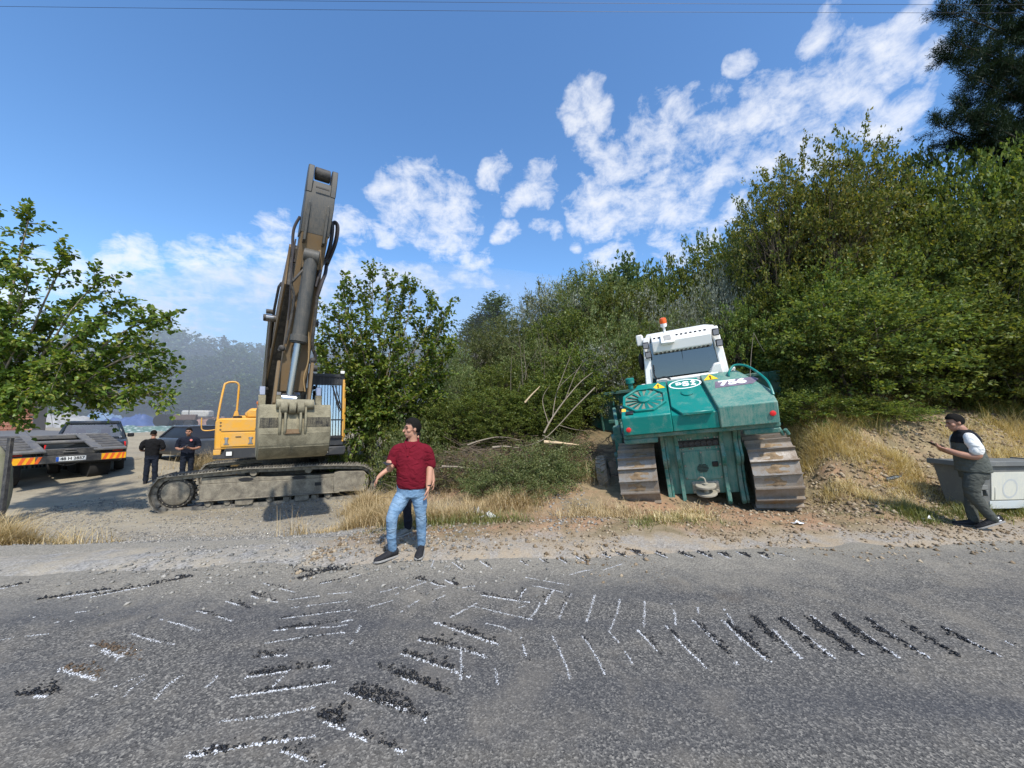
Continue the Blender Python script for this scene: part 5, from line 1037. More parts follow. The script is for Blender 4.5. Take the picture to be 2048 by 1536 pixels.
for i in range(13):
    for r_ in (0, 1):
        mb = MB(); x = -.60+.1*i; mb.M = basis((x, -.945+.05*r_, 3.186-.018*r_), (1,0,0), (0,-.14,.05)); mb.box(-.03, .03, -.014, .014, -.003, .003); mb.build('vent_hole', BLACK, rb)
mb = MB(); mb.M = basis((-.30, -.97, 3.445), (1,0,0), (0,.16,.19)); mb.box(-.16, .16, -.13, .13, -.02, .05); bx_ = dbd(mb, 'alarm_box', DWHITE, .012)
for i in range(7):
    m2 = MB(); m2.M = mb.M; m2.box(-.075+.025*i-.006, -.075+.025*i+.006, -.075, .065, .0505, .053); m2.build('slit', BLACK, bx_)
mb = MB(); mb.prism([(-.93,2.66),(-.915,2.66),(-.745,3.40),(-.76,3.40)], -.78, .78); mb.build('rear_window', CGLASS, rops)
mb = MB(); mb.box(-.865, -.855, -.72, .66, 2.45, 3.45); mb.build('side_window', CGLASS, rops)
mb = MB(); mb.box(.855, .865, -.72, .66, 2.45, 3.45); mb.build('side_window', CGLASS, rops)
mb = MB(); mb.box(-.005, .005, -.86, -.84, 2.62, 3.3); mb.build('window_bar', BLACK, rops)
mb = MB(); mb.prism([(-.1,2.5),(.08,2.5),(.02,3.12),(-.1,3.15)], -.28, .16); mb.box(-.28, .16, -.05, .45, 2.40, 2.55); mb.build('seat', BLACK, rops, .04)
mb = MB(); mb.tube(catmull([(-.72,-1.0,2.95),(-.73,-1.05,2.75),(-.66,-1.1,2.66),(-.5,-1.1,2.68),(-.36,-1.12,2.62)], 5), .018, 7); dbd(mb, 'cable', BLACK, 0)
for (x, y, z) in ((-.83,-.96,3.38),(-.80,-1.0,3.18),(.80,-.95,3.42),(.84,-.99,3.20)):
    mb = MB(); mb.box(x-.075, x+.075, y-.05, y+.05, z-.07, z+.07); l_ = dbd(mb, 'work_lamp', BLACK, .015)
    mb = MB(); mb.box(x-.058, x+.058, y-.056, y-.0505, z-.05, z+.05); mb.build('lens', plain('smoked_lens', (.25,.25,.26), .15) if 'smoked_lens' not in bpy.data.materials else bpy.data.materials['smoked_lens'], l_)
mb = MB(); mb.prism([(-.74,3.62),(-.05,3.58),(-.05,3.36),(-.74,3.38)], -1.05, -.89); dbd(mb, 'side_cooler', DWHITE, .02)
mb = MB(); mb.lathe([(.05,0),(.03,.02),(.03,.14),(.075,.15),(.08,.22)], (-.33,-.72,3.55)); be = dbd(mb, 'beacon', DWHITE, 0)
mb = MB(); mb.lathe([(.082,.2205),(.085,.28),(.075,.33),(.03,.345)], (-.33,-.72,3.55)); mb.build('beacon_lens', plain('orange_lens', (.85,.12,.02), .25), be)
mb = MB(); mb.ball((-1.02,-.35,3.0), .08, .05, .2); mb.bar((-1.0,-.35,3.3), (-1.02,-.35,3.1), .02); dbd(mb, 'mirror', BLACK, 0)
for x in (-.80, .80):
    s = 1 if x > 0 else -1
    for dx in (-.075, .075):
        mb = MB(); mb.lathe([(.10,-.025),(.10,.025)], (x+dx-.05*s,-1.04,2.43), 'x', 20); dbd(mb, 'hinge_ring', DWHITE, .008)
    mb = MB(); mb.box(x-.05*s-.035, x-.05*s+.035, -1.1, -.95, 2.36, 2.50); mb.cyl((x-.2,-1.04,2.43), (x+.16,-1.04,2.43), .03, n=10); dbd(mb, 'hinge_lug', TEALC, .008)
mb = MB(); mb.bar((-.98,-1.0,2.55), (-1.08,-1.0,2.55), .05); mb.bar((.98,-1.0,2.62), (1.10,-1.0,2.66), .05); mb.bar((1.05,-1.0,2.3), (1.08,-1.0,2.66), .035); dbd(mb, 'grab_peg', DWHITE, .008)
for o_ in DZ.children:
    if o_.name.split('.')[0] in ('cab_frame','cab_base','roof_beam','alarm_box','work_lamp','side_cooler','beacon','mirror','hinge_ring','hinge_lug','grab_peg','cable'): o_.scale.x = .82; o_.location.x = .01
mb = MB(); mb.prism([(.82,1.3),(2.4,1.3),(2.4,2.25),(2.2,2.45),(.82,2.55)], -.55, .55); dbd(mb, 'engine_hood', TEALD, .03)
mb = MB(); mb.cyl((.3,1.6,2.5), (.3,1.6,3.1), .06, n=12); dbd(mb, 'exhaust_stack', DARKSTEEL, 0)
# blade seen from behind
mb = MB(); prof = [(3.05,.25),(3.18,.5),(3.22,.95),(3.16,1.45),(3.02,1.87),(2.98,1.87),(3.10,1.45),(3.16,.95),(3.12,.5),(2.99,.25)]
mb.prism(prof, -2.55, 2.35); bl = dbd(mb, 'blade', BLADEM, .01)
for s in (-1, 1):
    mb = MB(); mb.add([((2.355 if s > 0 else -2.555),y,z) for y, z in prof]+[((2.66 if s > 0 else -2.88),y+.12,z*.99) for y, z in prof], [tuple(range(10))[::-1],tuple(range(10,20))]+[(i,(i+1)%10,10+(i+1)%10,10+i) for i in range(10)]); mb.build('blade_wing', BLADEM, bl, .01)
for x in (-2.45,-2.0,-1.5,-1.0,-.5,0,.5,1.0,1.5,2.0):
    mb = MB(); mb.prism([(3.10,.35),(2.92,.55),(2.90,1.35),(2.96,1.85),(3.0,1.86),(3.14,1.15)], x-.02, x+.02); mb.build('blade_rib', BLADEM, bl, .004)
mb = MB(); mb.box(-2.24, 2.24, 2.90, 2.985, 1.80, 1.89); mb.box(-2.24, 2.24, 2.86, 2.98, .87, .97); mb.build('blade_stiffener', BLADEM, bl, .01)
for s in (-1, 1):
    mb = MB(); mb.box(1.64*s-.1, 1.64*s+.1, -.1, 2.9, .40, .66); mb.prism([(-.35,.3),(.1,.3),(.1,.8),(-.35,.8)], 1.64*s-.12, 1.64*s+.12); dbd(mb, 'push_arm', TEALD, .02)
    b_ = ram('tilt_ram', (1.68*s,.6,.68), (1.72*s,2.88,1.35), .075, .045, .55, TEALD, DZ)
mb = MB(); mb.tube(catmull([(-1.55,.9,1.0),(-1.62,1.4,1.35),(-1.75,2.0,1.45),(-1.72,2.6,1.2)], 5), .022, 7); mb.tube(catmull([(-1.5,.9,1.0),(-1.52,1.5,1.5),(-1.65,2.2,1.5),(-1.68,2.7,1.3)], 5), .02, 7); dbd(mb, 'hydraulic_hose', HOSE, 0)
mb = MB(); mb.box(-1.60, -1.44, -1.2, -1.05, 1.05, 1.75); mb.bar((-1.52,-1.1,1.1), (-1.55,-1.1,.45), .09); mb.bar((-1.52,-1.0,1.7), (-1.60,-.4,2.0), .08); mb.cyl((-1.66,-1.12,1.5), (-1.42,-1.12,1.5), .08, n=12); mb.cyl((-1.66,-1.12,1.1), (-1.42,-1.12,1.1), .06, n=12); dbd(mb, 'step_bracket', TEALD, .015)
mb = MB(); mb.box(-1.66, -1.5, -1.2, -1.0, .38, .52); dbd(mb, 'step', MUDDY, .01)
mb = MB()
for x in (1.3, 1.38): mb.tube([(x,-2.0,1.62),(x+.05,-1.96,1.52)], .03, 8)
dbd(mb, 'tow_eye', TEALD, 0)
# ================================================================ trailer, cars, bin and other things
# ---------------------------------------------------------------- low-bed trailer (rear edge at y=0, body towards +y)
TDARK = paint('dark_trailer_steel', (.045, .044, .045), (.17, .155, .125), .42, .6, 5, bump=.3)
TRAMP = paint('dusty_ramp_steel', (.085, .085, .088), (.20, .185, .155), .45, .6, 4, bump=.3)
TRED = plain('red_lamp', (.35, .03, .02), .3); AMB = plain('amber_print', (.85, .42, .02), .45); ORR = plain('red_orange_print', (.75, .13, .03), .45)
tl0, tl1 = Vector((-14.75, 11.3, 0)), Vector((-13.55, 13.65, 0)); tdir = (tl1-tl0).normalized(); tz = gz(-14.1, 12.4)
TR = empty('lowbed_trailer', ((tl0.x+tl1.x)/2, (tl0.y+tl1.y)/2, tz), (0, 0, math.atan2(tdir.y, tdir.x)), 'dark empty low-bed trailer with two folded ramps and hazard boards under the mulberry tree', 'trailer')
HW = 1.33
def tb(mb, name, mat, bev=.012, par=None): return mb.build(name, mat, par or TR, bev)
mb = MB(); mb.box(-HW, HW, 0, .10, .78, 1.02); bmp = tb(mb, 'rear_beam', TDARK)
mb = MB(); mb.box(-.55, .62, .02, .16, 1.03, 1.22); tb(mb, 'cross_member', TDARK)
mb = MB(); mb.box(-.16, .16, -.02, .019, 1.10, 1.13); mb.box(-.12, .12, -.02, .019, 1.17, 1.19); tb(mb, 'ramp_hook', TRAMP, .005)
for s in (-1, 1):
    mb = MB(); mb.box(*sorted((HW*s, .72*s)), -.004, -.001, .80, 1.0); hz_ = mb.build('hazard_board', AMB, TR)
    for k in range(4):
        x0 = s*(.74+.16*k); mb = MB(); mb.add([(x0,-.007,.80),(x0+.08,-.007,.80),(x0+.16,-.007,1.0),(x0+.08,-.007,1.0)], [(0,1,2,3)]) if k < 3 else mb.add([(x0,-.007,.80),(x0+.04,-.007,.80),(x0+.08,-.007,1.0),(x0+.02,-.007,1.0)], [(0,1,2,3)]); mb.build('stripe', ORR, hz_)
    mb = MB(); mb.box(*sorted((1.30*s, .80*s)), -.01, .06, 1.03, 1.15); tb(mb, 'lamp_box', BLACK, .01)
    mb = MB(); mb.box(*sorted((1.24*s, .98*s)), -.018, -.0105, 1.055, 1.125); tb(mb, 'tail_lamp', TRED, .003)
    # folded ramp: sloping plate from the tail up to the deck with open slots
    xa, xb = sorted((HW*s, .52*s)); y0, y1, z0, z1 = -.06, 1.75, 1.17, 1.62
    mb = MB(); mb.prism([(y0,z0),(y1,z1),(y1,z1-.05),(y0,z0-.06)], xa, xb); rm = tb(mb, 'ramp', TRAMP, .01)
    xs0, xs1 = (xb-.58, xb-.03) if s > 0 else (xa+.03, xa+.58)
    for k in range(6):
        t = .12+.15*k; yy = y0+(y1-y0)*t; zz = z0+(z1-z0)*t+.004
        mb = MB(); mb.prism([(yy-.03,zz-.001),(yy+.07,zz+.024),(yy+.075,zz+.05),(yy+.06,zz+.05),(yy-.03,zz+.004)], xs0, xs1); mb.build('ramp_slat', TDARK, rm, .003)
mb = MB(); mb.box(-HW, HW, 1.76, 9.5, 1.45, 1.60); tb(mb, 'deck', TRAMP, .02)
mb = MB(); mb.cyl((-.55, .95, 1.38), (.55, .95, 1.38), .07, n=10); tb(mb, 'cross_tube', TRAMP, 0)
mb = MB(); mb.box(-.9, -.7, .17, 9, .95, 1.15); mb.box(.7, .9, .17, 9, .95, 1.15); tb(mb, 'chassis_rail', TDARK)
_n = plain('plate_white', (.78, .78, .74), .5)
mb = MB(); mb.box(-.30, .36, -.008, -.002, .83, .97); lp = tb(mb, 'number_plate', _n, .002)
mb = MB(); mb.box(-.30, -.24, -.0105, -.0085, .832, .968); mb.build('plate_band', plain('plate_blue', (.03, .12, .5), .5), lp)
lettering('48 H 2857', .125, BLACK, lp, basis((.06,-.0095,.90), (1,0,0), (0,0,1)), .003, 1.0)
TY = plain('old_tyre', (.022, .021, .020), .9, bump=.5, var=.4, sc=20)
def wheel(par, c, r, w, axis='x', rim=None, n=26):
    mb = MB(); mb.lathe([(r*.62,-w/2),(r*.93,-w/2),(r,-w*.32),(r,w*.32),(r*.93,w/2),(r*.62,w/2)], (0,0,0), axis, n); e = mb.build('wheel', TY, par, 0, loc=c)
    mb = MB(); mb.lathe([(r*.60,-w*.30),(r*.60,w*.30),(r*.45,w*.33),(r*.2,w*.22)], (0,0,0), axis, n); mb.build('rim', rim or TDARK, e, 0); return e
for s in (-1, 1):
    for yy in (1.5, 2.75, 4.0): wheel(TR, (1.02*s, yy, .50), .50, .52)
mb = MB(); mb.tube(catmull([(-.35,.3,.85),(-.1,.3,.70),(.15,.3,.68),(.4,.3,.84)], 5), .012, 6); tb(mb, 'chain', TRAMP, 0)

# ---------------------------------------------------------------- vehicles
def car_body(sections, mat, name, par, bevel=.03):       # lofted half-profiles: list of (y, [(x,z)...]) mirrored
    mb = MB(); n = None; vs = []; 
    for y, pr in sections:
        loop = [(x, y, z) for x, z in pr]+[(-x, y, z) for x, z in pr[::-1]]; n = len(loop); vs += loop
    m = len(sections); fs = [(i*n+k, i*n+(k+1) % n, (i+1)*n+(k+1) % n, (i+1)*n+k) for i in range(m-1) for k in range(n)]+[tuple(range(n)), tuple((m-1)*n+k for k in range(n))[::-1]]
    mb.add(vs, fs); return mb.build(name, mat, par, bevel, smooth=50, seg=2)
NAVY = paint('dark_pickup_paint', (.018, .024, .032), (.16, .15, .12), .20, .28, 4, bump=.03); GLS = glass('car_glass', (.22, .27, .27))
pk = P(186, 890, 15.2); PU = empty('pickup_truck', (pk.x, pk.y, gz(pk.x, pk.y)), (0, 0, R(44)), 'dark pickup truck parked beyond the trailer, rear window and red tail lamp showing', 'pickup truck')
ZS = pk.z-gz(pk.x, pk.y)
lo = [(.80,.42),(.92,.55),(.94,.85),(.90,1.08)]
car_body([(-2.6,lo),(-2.5,[(.84,.40),(.95,.55),(.97,.85),(.93,1.12)]),(-.9,[(.86,.40),(.95,.55),(.97,.85),(.93,1.12)]),(1.2,[(.86,.40),(.95,.55),(.97,.85),(.92,1.10)]),(2.3,[(.84,.42),(.93,.55),(.94,.82),(.86,1.02)]),(2.6,[(.70,.45),(.80,.55),(.82,.78),(.72,.92)])], NAVY, 'body', PU)
mb = MB(); mb.box(-.80, .80, -2.42, -1.05, 1.08, 1.13); mb.build('load_bed', BLACK, PU, .01)
cab_ = [(-.95,1.10,.88),(-.62,1.74,.68),(.35,1.80,.68),(.75,1.76,.66),(1.45,1.10,.86)]
mb = MB(); 
for (ya,za,xa),(yb,zb_,xb) in ((cab_[0],cab_[1]),(cab_[3],cab_[4])):
    for s in (-1,1): mb.bar((xa*s,ya,za), (xb*s,yb,zb_), .09, .07)
for s in (-1,1): mb.bar((.66*s,-.62,1.74),(.66*s,.75,1.77), .08); mb.bar((.87*s,.30,1.10),(.68*s,.25,1.78), .07)
mb.box(-.68,.68,-.66,.78,1.755,1.81); mb.bar((-.72,-.93,1.16),(.72,-.93,1.16),.12); mb.bar((-.70,-.66,1.74),(.70,-.66,1.74),.08); mb.build('cab_frame', NAVY, PU, .02)
mb = MB(); mb.add([(-.80,-.90,1.16),(.80,-.90,1.16),(.62,-.64,1.71),(-.62,-.64,1.71)], [(0,1,2,3)]); mb.build('rear_window', GLS, PU)
mb = MB(); mb.add([(-.82,1.40,1.13),(.82,1.40,1.13),(.62,.80,1.74),(-.62,.80,1.74)], [(0,1,2,3)]); mb.build('windscreen', GLS, PU)
for s in (-1,1):
    mb = MB(); mb.add([(.875*s,-.85,1.12),(.875*s,1.30,1.12),(.665*s,.70,1.73),(.665*s,-.60,1.73)], [(0,1,2,3)]); mb.build('side_window', GLS, PU)
    mb = MB(); mb.box(*sorted((.86*s,.955*s)), -2.58, -2.40, .82, 1.09); mb.build('tail_lamp', plain('red_tail_lamp', (.6,.02,.02), .25) if s < 0 else bpy.data.materials['red_tail_lamp'], PU, .02)
    mb = MB(); mb.box(*sorted((.93*s,1.14*s)), .75, .90, 1.12, 1.28); mb.build('mirror', BLACK, PU, .03)
    for yy in (-1.55,1.6): wheel(PU, (.80*s, yy, .38), .38, .26, rim=STEEL)
    mb = MB(); mb.box(*sorted((.2*s,.45*s)), -.45, -.32, 1.0, 1.5); mb.build('headrest', BLACK, PU, .04)
mb = MB(); mb.box(-.85,.85,-2.66,-2.60,.48,.62); mb.build('bumper', BLACK, PU, .02)

SLATE = paint('slate_car_paint', (.060, .070, .085), (.20, .19, .16), .2, .3, 4, bump=.03)
ck = P(385, 900, 17.2); CA = empty('parked_car', (ck.x, ck.y, gz(ck.x, ck.y)), (0, 0, R(62)), 'slate grey car standing behind the two men in black, windscreen towards the left', 'car')
car_body([(-2.2,[(.70,.35),(.80,.45),(.82,.8),(.74,.95)]),(-1.9,[(.78,.28),(.88,.4),(.90,.85),(.84,1.0)]),(.9,[(.80,.25),(.89,.4),(.90,.82),(.84,.98)]),(1.9,[(.78,.28),(.86,.4),(.86,.72),(.74,.84)]),(2.25,[(.60,.32),(.70,.42),(.70,.62),(.58,.72)])], SLATE, 'body', CA)
car_body([(-1.9,[(.80,.98),(.80,1.0),(.7,1.03)]),(-1.2,[(.80,.98),(.66,1.42),(.58,1.47)]),(-.1,[(.80,.98),(.64,1.45),(.56,1.50)]),(.35,[(.80,.97),(.66,1.36),(.58,1.42)]),(1.05,[(.78,.95),(.76,.98),(.7,1.0)])], BLACK, 'window_band', CA, .01)
mb = MB(); mb.add([(-.76,1.10,1.0),(.76,1.10,1.0),(.60,.36,1.44),(-.60,.36,1.44)], [(0,1,2,3)]); mb.build('windscreen', glass('pale_windscreen', (.4,.5,.55)), CA)
mb = MB(); mb.box(-.58,.58,-1.2,.33,1.462,1.51); mb.build('roof', SLATE, CA, .03)
for s in (-1,1):
    mb = MB(); mb.bar((.78*s,1.12,.98),(.62*s,.34,1.46),.07); mb.bar((.62*s,.34,1.46),(.64*s,-1.2,1.46),.06); mb.build('roof_pillar', SLATE, CA, .01)
    mb = MB(); mb.box(*sorted((.5*s,.74*s)), 1.98, 2.16, .60, .76); mb.build('headlight', LENS, CA, .03)
    for yy in (-1.35,1.35): wheel(CA, (.76*s, yy, .31), .31, .2, rim=STEEL)
# tractor far across the yard
tk_ = P(352, 850, 44); TK = empty('tractor', (tk_.x, tk_.y, gz(tk_.x, tk_.y)), (0, 0, R(-70)), 'far old tractor with pale wheel hubs standing in the smoke', 'tractor')
PALE = plain('cream_rim', (.75, .72, .60), .5); TRD = paint('faded_tractor_red', (.10, .04, .03), (.15, .13, .1), .5, .6)
for s in (-1, 1): wheel(TK, (.8*s, -1.0, .75), .75, .4, rim=PALE); wheel(TK, (.7*s, 1.4, .42), .42, .25, rim=PALE)
mb = MB(); mb.box(-.35,.35,-.2,1.9,.8,1.45); mb.build('hood', TRD, TK, .05)
mb = MB(); mb.box(-.3,.3,-1.3,-.2,.6,1.0); mb.box(-.28,.28,-.95,-.5,1.0,1.4); mb.build('seat_deck', BLACK, TK, .04)
mb = MB(); mb.cyl((.2,1.2,1.45),(.2,1.2,2.3),.04); mb.tube([(-.45,-1.2,1.0),(-.45,-1.2,2.2),(.45,-1.2,2.2),(.45,-1.2,1.0)],.03,6); mb.build('roll_bar', BLACK, TK)
# farm trailer beside the tractor
ft = P(398, 852, 46); FT = empty('farm_trailer', (ft.x, ft.y, gz(ft.x, ft.y)), (0, 0, R(12)), 'far flat farm trailer with a pale load next to the tractor', 'trailer')
mb = MB(); mb.box(-2.6,2.6,-.9,.9,.85,1.05); mb.build('flatbed', TRD, FT, .02)
mb = MB(); mb.box(-1.6,1.2,-.7,.7,1.05,1.9); mb.build('pale_load', plain('pale_canvas', (.45,.43,.38), .9, bump=.5, sc=3), FT, .15)
for s in (-1,1): wheel(FT, (1.6, .8*s, .45), .45, .25, 'y', PALE); wheel(FT, (-1.6, .8*s, .45), .45, .25, 'y', PALE)
# heaps and tarpaulins far back
def heap(name, px, py, d, w, h_, dp, mat, label, cat, seed, n=16):
    c = P(px, py, d); rs = np.random.RandomState(seed); xs = np.linspace(-w/2, w/2, n*2); ys = np.linspace(-dp/2, dp/2, n)
    def fz(X, Y):
        r = np.clip(1-(np.abs(X)/(w/2))**2.4, 0, 1)*np.clip(1-(np.abs(Y)/(dp/2))**2.4, 0, 1); return h_*np.sqrt(r)*(.75+.9*fbm(X+seed*9, Y, 1.1, 3, seed))-.15
    return tag(link(name, grid_mesh(name, xs, ys, fz, mat), loc=(c.x, c.y, gz(c.x, c.y))), label, cat)
BLUET = plain('blue_tarpaulin', (.06, .10, .24), .5, bump=.6, sc=2, var=.3); NET = NT('green_white_netting'); _c = NET.coord(); NET = NET.bsdf(NET.mix(NET.ramp(NET.vor(_c, 2.6), [(.15, 0), (.5, 1)]), (.40, .44, .42), NET.mix(NET.noise(_c, 2), (.06, .12, .10), (.14, .21, .18))), .9)
SACK = plain('pale_sacks', (.34, .33, .31), .85, bump=.6, sc=1.5, var=.3)
heap('tarpaulin_pile', 262, 846, 48, 6.5, 1.7, 3, BLUET, 'blue tarpaulin pile far across the yard right of the pickup', 'tarpaulin', 1)
heap('tarpaulin_pile', 205, 846, 52, 5, 1.9, 3, plain('pale_blue_tarpaulin', (.16,.25,.38), .6, bump=.6, sc=2), 'paler blue tarpaulin pile left of the dark blue one', 'tarpaulin', 2)
for i, (px, py, d, w, h_, lb) in enumerate([(120,842,46,5,1.9,'grey white sack heap far across the yard above the trailer'),(160,846,44,3.2,1.3,'small whitish sack heap beside the pale blue tarpaulin'),(75,842,44,4,1.6,'pale sack heap furthest left, half hidden by mulberry leaves'),(425,845,50,4,1.5,'reddish rubble heap behind the tractor near the excavator')]):
    heap('sack_heap', px, py, d, w, h_, 2.5, SACK if i < 3 else plain('brick_rubble', (.32,.20,.16), .9, bump=.6, var=.5, sc=3), lb, 'heap', 4+i)
for i, (px, py, d, w) in enumerate([(95,848,30,4.5),(150,850,30,5),(230,850,36,7),(290,848,38,7),(330,846,40,5)]):
    o = heap('netting', px, py, d, w, .55, 2.5, NET, 'crumpled green and white netting', 'netting', 20+i); tag(o, ['green white netting lying behind the trailer on the left','green white netting just left of the pickup cab','green white netting right behind the pickup','green white netting strip in front of the blue tarpaulin','green white netting near the tractor wheel'][i])
heap('gravel_mound', 712, 905, 16, 3.4, 1.5, 3, GROUND_MAT, 'grey gravel mound seen between the excavator cab and the young tree', 'mound', 33)
# brick shed and corrugated sheets at the far left
bw = P(-105, 880, 17); BS = empty('brick_shed', (bw.x, bw.y, gz(bw.x, bw.y)), (0, 0, R(35)), 'reddish brick shed half hidden by the mulberry at the far left', 'shed')
BRK = [plain('red_brick', (.26,.10,.065), .9, var=.2), plain('brown_brick', (.20,.085,.06), .9, var=.2), plain('pale_brick', (.32,.15,.10), .9, var=.2)]
mb = MB(); mb.box(-2.5, 2.42, .02, 1.5, 0, 2.72); mb.build('wall', plain('mortar', (.30,.26,.22), .95), BS)
bms = [MB().box(-.118, .118, 0, .10, -.04, .04).mesh('brick', m) for m in BRK]
rb_ = random.Random(2)
for r_ in range(22):
    for k in range(7): link('brick', bms[rb_.randrange(3)], BS, (2.3-.252*k-(.126 if r_ % 2 else 0), -.035-.012*rb_.random(), .75+.089*r_))
mb = MB(); mb.box(-2.6, 2.6, -.12, 1.7, 2.72, 2.8); mb.build('roof', TRAMP, BS)
cs = P(20, 872, 14.6); CSH = empty('corrugated_sheets', (cs.x, cs.y, gz(cs.x, cs.y)), (R(-8), 0, R(35)), 'dark corrugated sheets leaning in front of the brick shed', 'metal sheets')
for k in range(2):
    mb = MB(); mb.add([(-.55+k*1.15+.05*i, .03*(i % 2), z) for i in range(22) for z in (0, 1.25)], [(2*i, 2*i+2, 2*i+3, 2*i+1) for i in range(21)]); o = mb.build('metal_sheet', TDARK, CSH); sdf = o.modifiers.new('thick', 'SOLIDIFY'); sdf.thickness = .004
ps = P(46, 800, 26); pz = gz(ps.x, ps.y); mb = MB(); mb.cyl((0,0,0),(0,0,4.4),.10,.085,n=12); tag(mb.build('white_post', plain('white_post_paint', (.7,.7,.68), .6), loc=(ps.x, ps.y, pz)), 'thin white post seen through the mulberry leaves', 'post')
# leaning post and mossy stone pillar at the left edge
lp0 = G(4, 1022, -.28); lp1 = P(22, 876, lp0.y); mb = MB(); mb.bar((0,0,-.3), lp1-lp0, .075, .075); tag(mb.build('leaning_post', paint('black_tar_post', (.03,.03,.033), (.14,.13,.11), .35, .7, 6), bevel=.008, loc=lp0), 'black square post at the left edge of the picture', 'post')
rs = np.random.RandomState(3); mb = MB(); mb.ball((0,0,.4), .30, .30, .95, 18, 14); o = mb.build('stone_stump', paint('mossy_stone', (.26,.24,.19), (.14,.16,.08), .5, .95, 5, bump=1.0), loc=Vector(lp0)+Vector((-.62,.25,0)), smooth=80)
for v in o.data.vertices: v.co += Vector(rs.randn(3)*.012)*1.0+v.co.normalized()*.06*float(fbm(v.co.x+v.co.z, v.co.y*2, 3, 2, 4))
tag(o, 'mossy pale stone stump beside the black post at the left edge', 'stone')
# ---------------------------------------------------------------- steel waste bin lying at the right
BINF = paint('bin_front_faded', (.50, .51, .46), (.66, .62, .48), .45, .6, 2.4, streak=True, bump=.15); BING = paint('bin_grey_with_end_shade', (.12, .125, .12), (.26, .25, .21), .3, .6, 3, bump=.2)
b0 = G(1932, 1030, .02); 
BN = empty('waste_bin', (b0.x, b0.y, gz(b0.x, b0.y)-.02), (0, 0, R(5)), 'battered grey and cream steel waste bin at the right edge behind the vest man', 'waste bin')
def bb(mb, name, mat, bev=.01, par=None): return mb.build(name, mat, par or BN, bev)
mb = MB(); fr = [(.12,0,.05),(1.5,0,.05),(1.62,-.10,.80),(0,-.10,.80)]; bk = [(.12,.36,.05),(1.5,.36,.05),(1.62,.44,.80),(0,.44,.80)]
mb.add(fr+bk, [(0,1,2,3),(4,7,6,5),(0,4,5,1),(1,5,6,2),(3,2,6,7),(0,3,7,4)]); bd = bb(mb, 'bin_body', BING, .02)  # body grey is darkened to hold the shade of the left end
def fp(u, w, off=.0):                                   # on the front face
    x = .12*(1-w)+u*((1.38+.24*w)); y = -.10*w; return Vector((x, y-off*.99, .05+.75*w+off*.13))
def fquad(u0, u1, w0, w1, off, name, mat, par=None):
    mb = MB(); a = [fp(u0,w0,off), fp(u1,w0,off), fp(u1,w1,off), fp(u0,w1,off)]; b = [fp(u0,w0,-.002), fp(u1,w0,-.002), fp(u1,w1,-.002), fp(u0,w1,-.002)]; mb.add(a+b, [(0,1,2,3),(7,6,5,4),(0,4,5,1),(1,5,6,2),(2,6,7,3),(3,7,4,0)]); return bb(mb, name, mat, .004, par)
fquad(.26, .99, .22, .86, .012, 'front_panel', BINF); fquad(.24, .99, .02, .20, .016, 'lower_band', paint('bin_band', (.52,.56,.56), (.5,.48,.42), .3, .55, 3))
for u in (.30,.70,.755,.93): fquad(u, u+.012, .24, .52, .022, 'pressed_rib', BINF)
mb = MB(); c = fp(.50, .48, .0135); mb.M = basis(c, (1,0,0), (0,-.13,.99)); vs = []
for r in (1, .82):
    for k in range(28): vs.append((.15*r*math.cos(k*math.pi/14), .17*r*math.sin(k*math.pi/14), 0))
mb.add(vs, [(k, (k+1) % 28, 28+(k+1) % 28, 28+k) for k in range(28)]); bb(mb, 'faded_emblem', plain('faded_grey_print', (.43,.45,.44), .7), 0)
mb = MB(); mb.bar((-.06,-.12,.84), (1.7,-.12,.84), .05, .09); mb.bar((-.06,-.12,.84), (-.06,.46,.84), .05, .09); mb.bar((1.68,-.12,.84), (1.68,.46,.84), .05, .09); bb(mb, 'rim', BING, .01)
mb = MB(); mb.box(.0, 1.62, -.05, .44, .845, .87); bb(mb, 'lid', BING, .015)
mb = MB(); mb.bar((.06,-.14,.86), (.11,-.12,.62), .05, .02); bb(mb, 'corner_strap', plain('bare_zinc', (.62,.63,.62), .5, .4), .004)
mb = MB(); mb.box(.16, .34, -.10, -.04, .40, .48); mb.box(.17, .21, -.11, -.03, .30, .40); mb.box(.29, .33, -.11, -.03, .30, .40); bb(mb, 'lift_bracket', BING, .01)
# ---------------------------------------------------------------- worn tyre in the cut, litter, wires
tp = P(1208, 962, 8.6); TYR = empty('worn_tyre', (tp.x, tp.y, gz(tp.x, tp.y)+.12), (R(80), R(0), R(72)), 'half buried worn tractor tyre beside the left track of the bulldozer', 'tyre')
TYR.scale = (.62,)*3
TYM = paint('dusty_tyre', (.10, .09, .075), (.27, .23, .17), .6, .95, 5, bump=.4)
mb = MB(); mb.lathe([(.36,-.16),(.56,-.19),(.62,-.13),(.635,0),(.62,.13),(.56,.19),(.36,.16),(.34,0)], n=40); mb.build('tyre_carcass', TYM, TYR, 0, smooth=60)
lugm = MB().add([(.615,-.17,-.0),(.615,-.15,.05),(.64,0,.13),(.64,-.02,.08),(.665,-.17,.0),(.665,-.15,.05),(.685,0,.13),(.685,-.02,.08)], [(0,1,2,3),(7,6,5,4),(0,4,5,1),(1,5,6,2),(2,6,7,3),(3,7,4,0)])
for s in (1, -1):
    mm = MB(); mm.add([(x, -z_ if False else z_, y*s) for x, y, z_ in lugm.v], lugm.f); lm_ = mm.mesh('tread_lug', TYM)
    for k in range(20): link('tread_lug', lm_, TYR, (0, 0, 0), (0, 0, 2*math.pi*(k+.5*(s < 0))/20))
WL = plain('white_plastic', (.75, .76, .76), .5, bump=.5, sc=8)
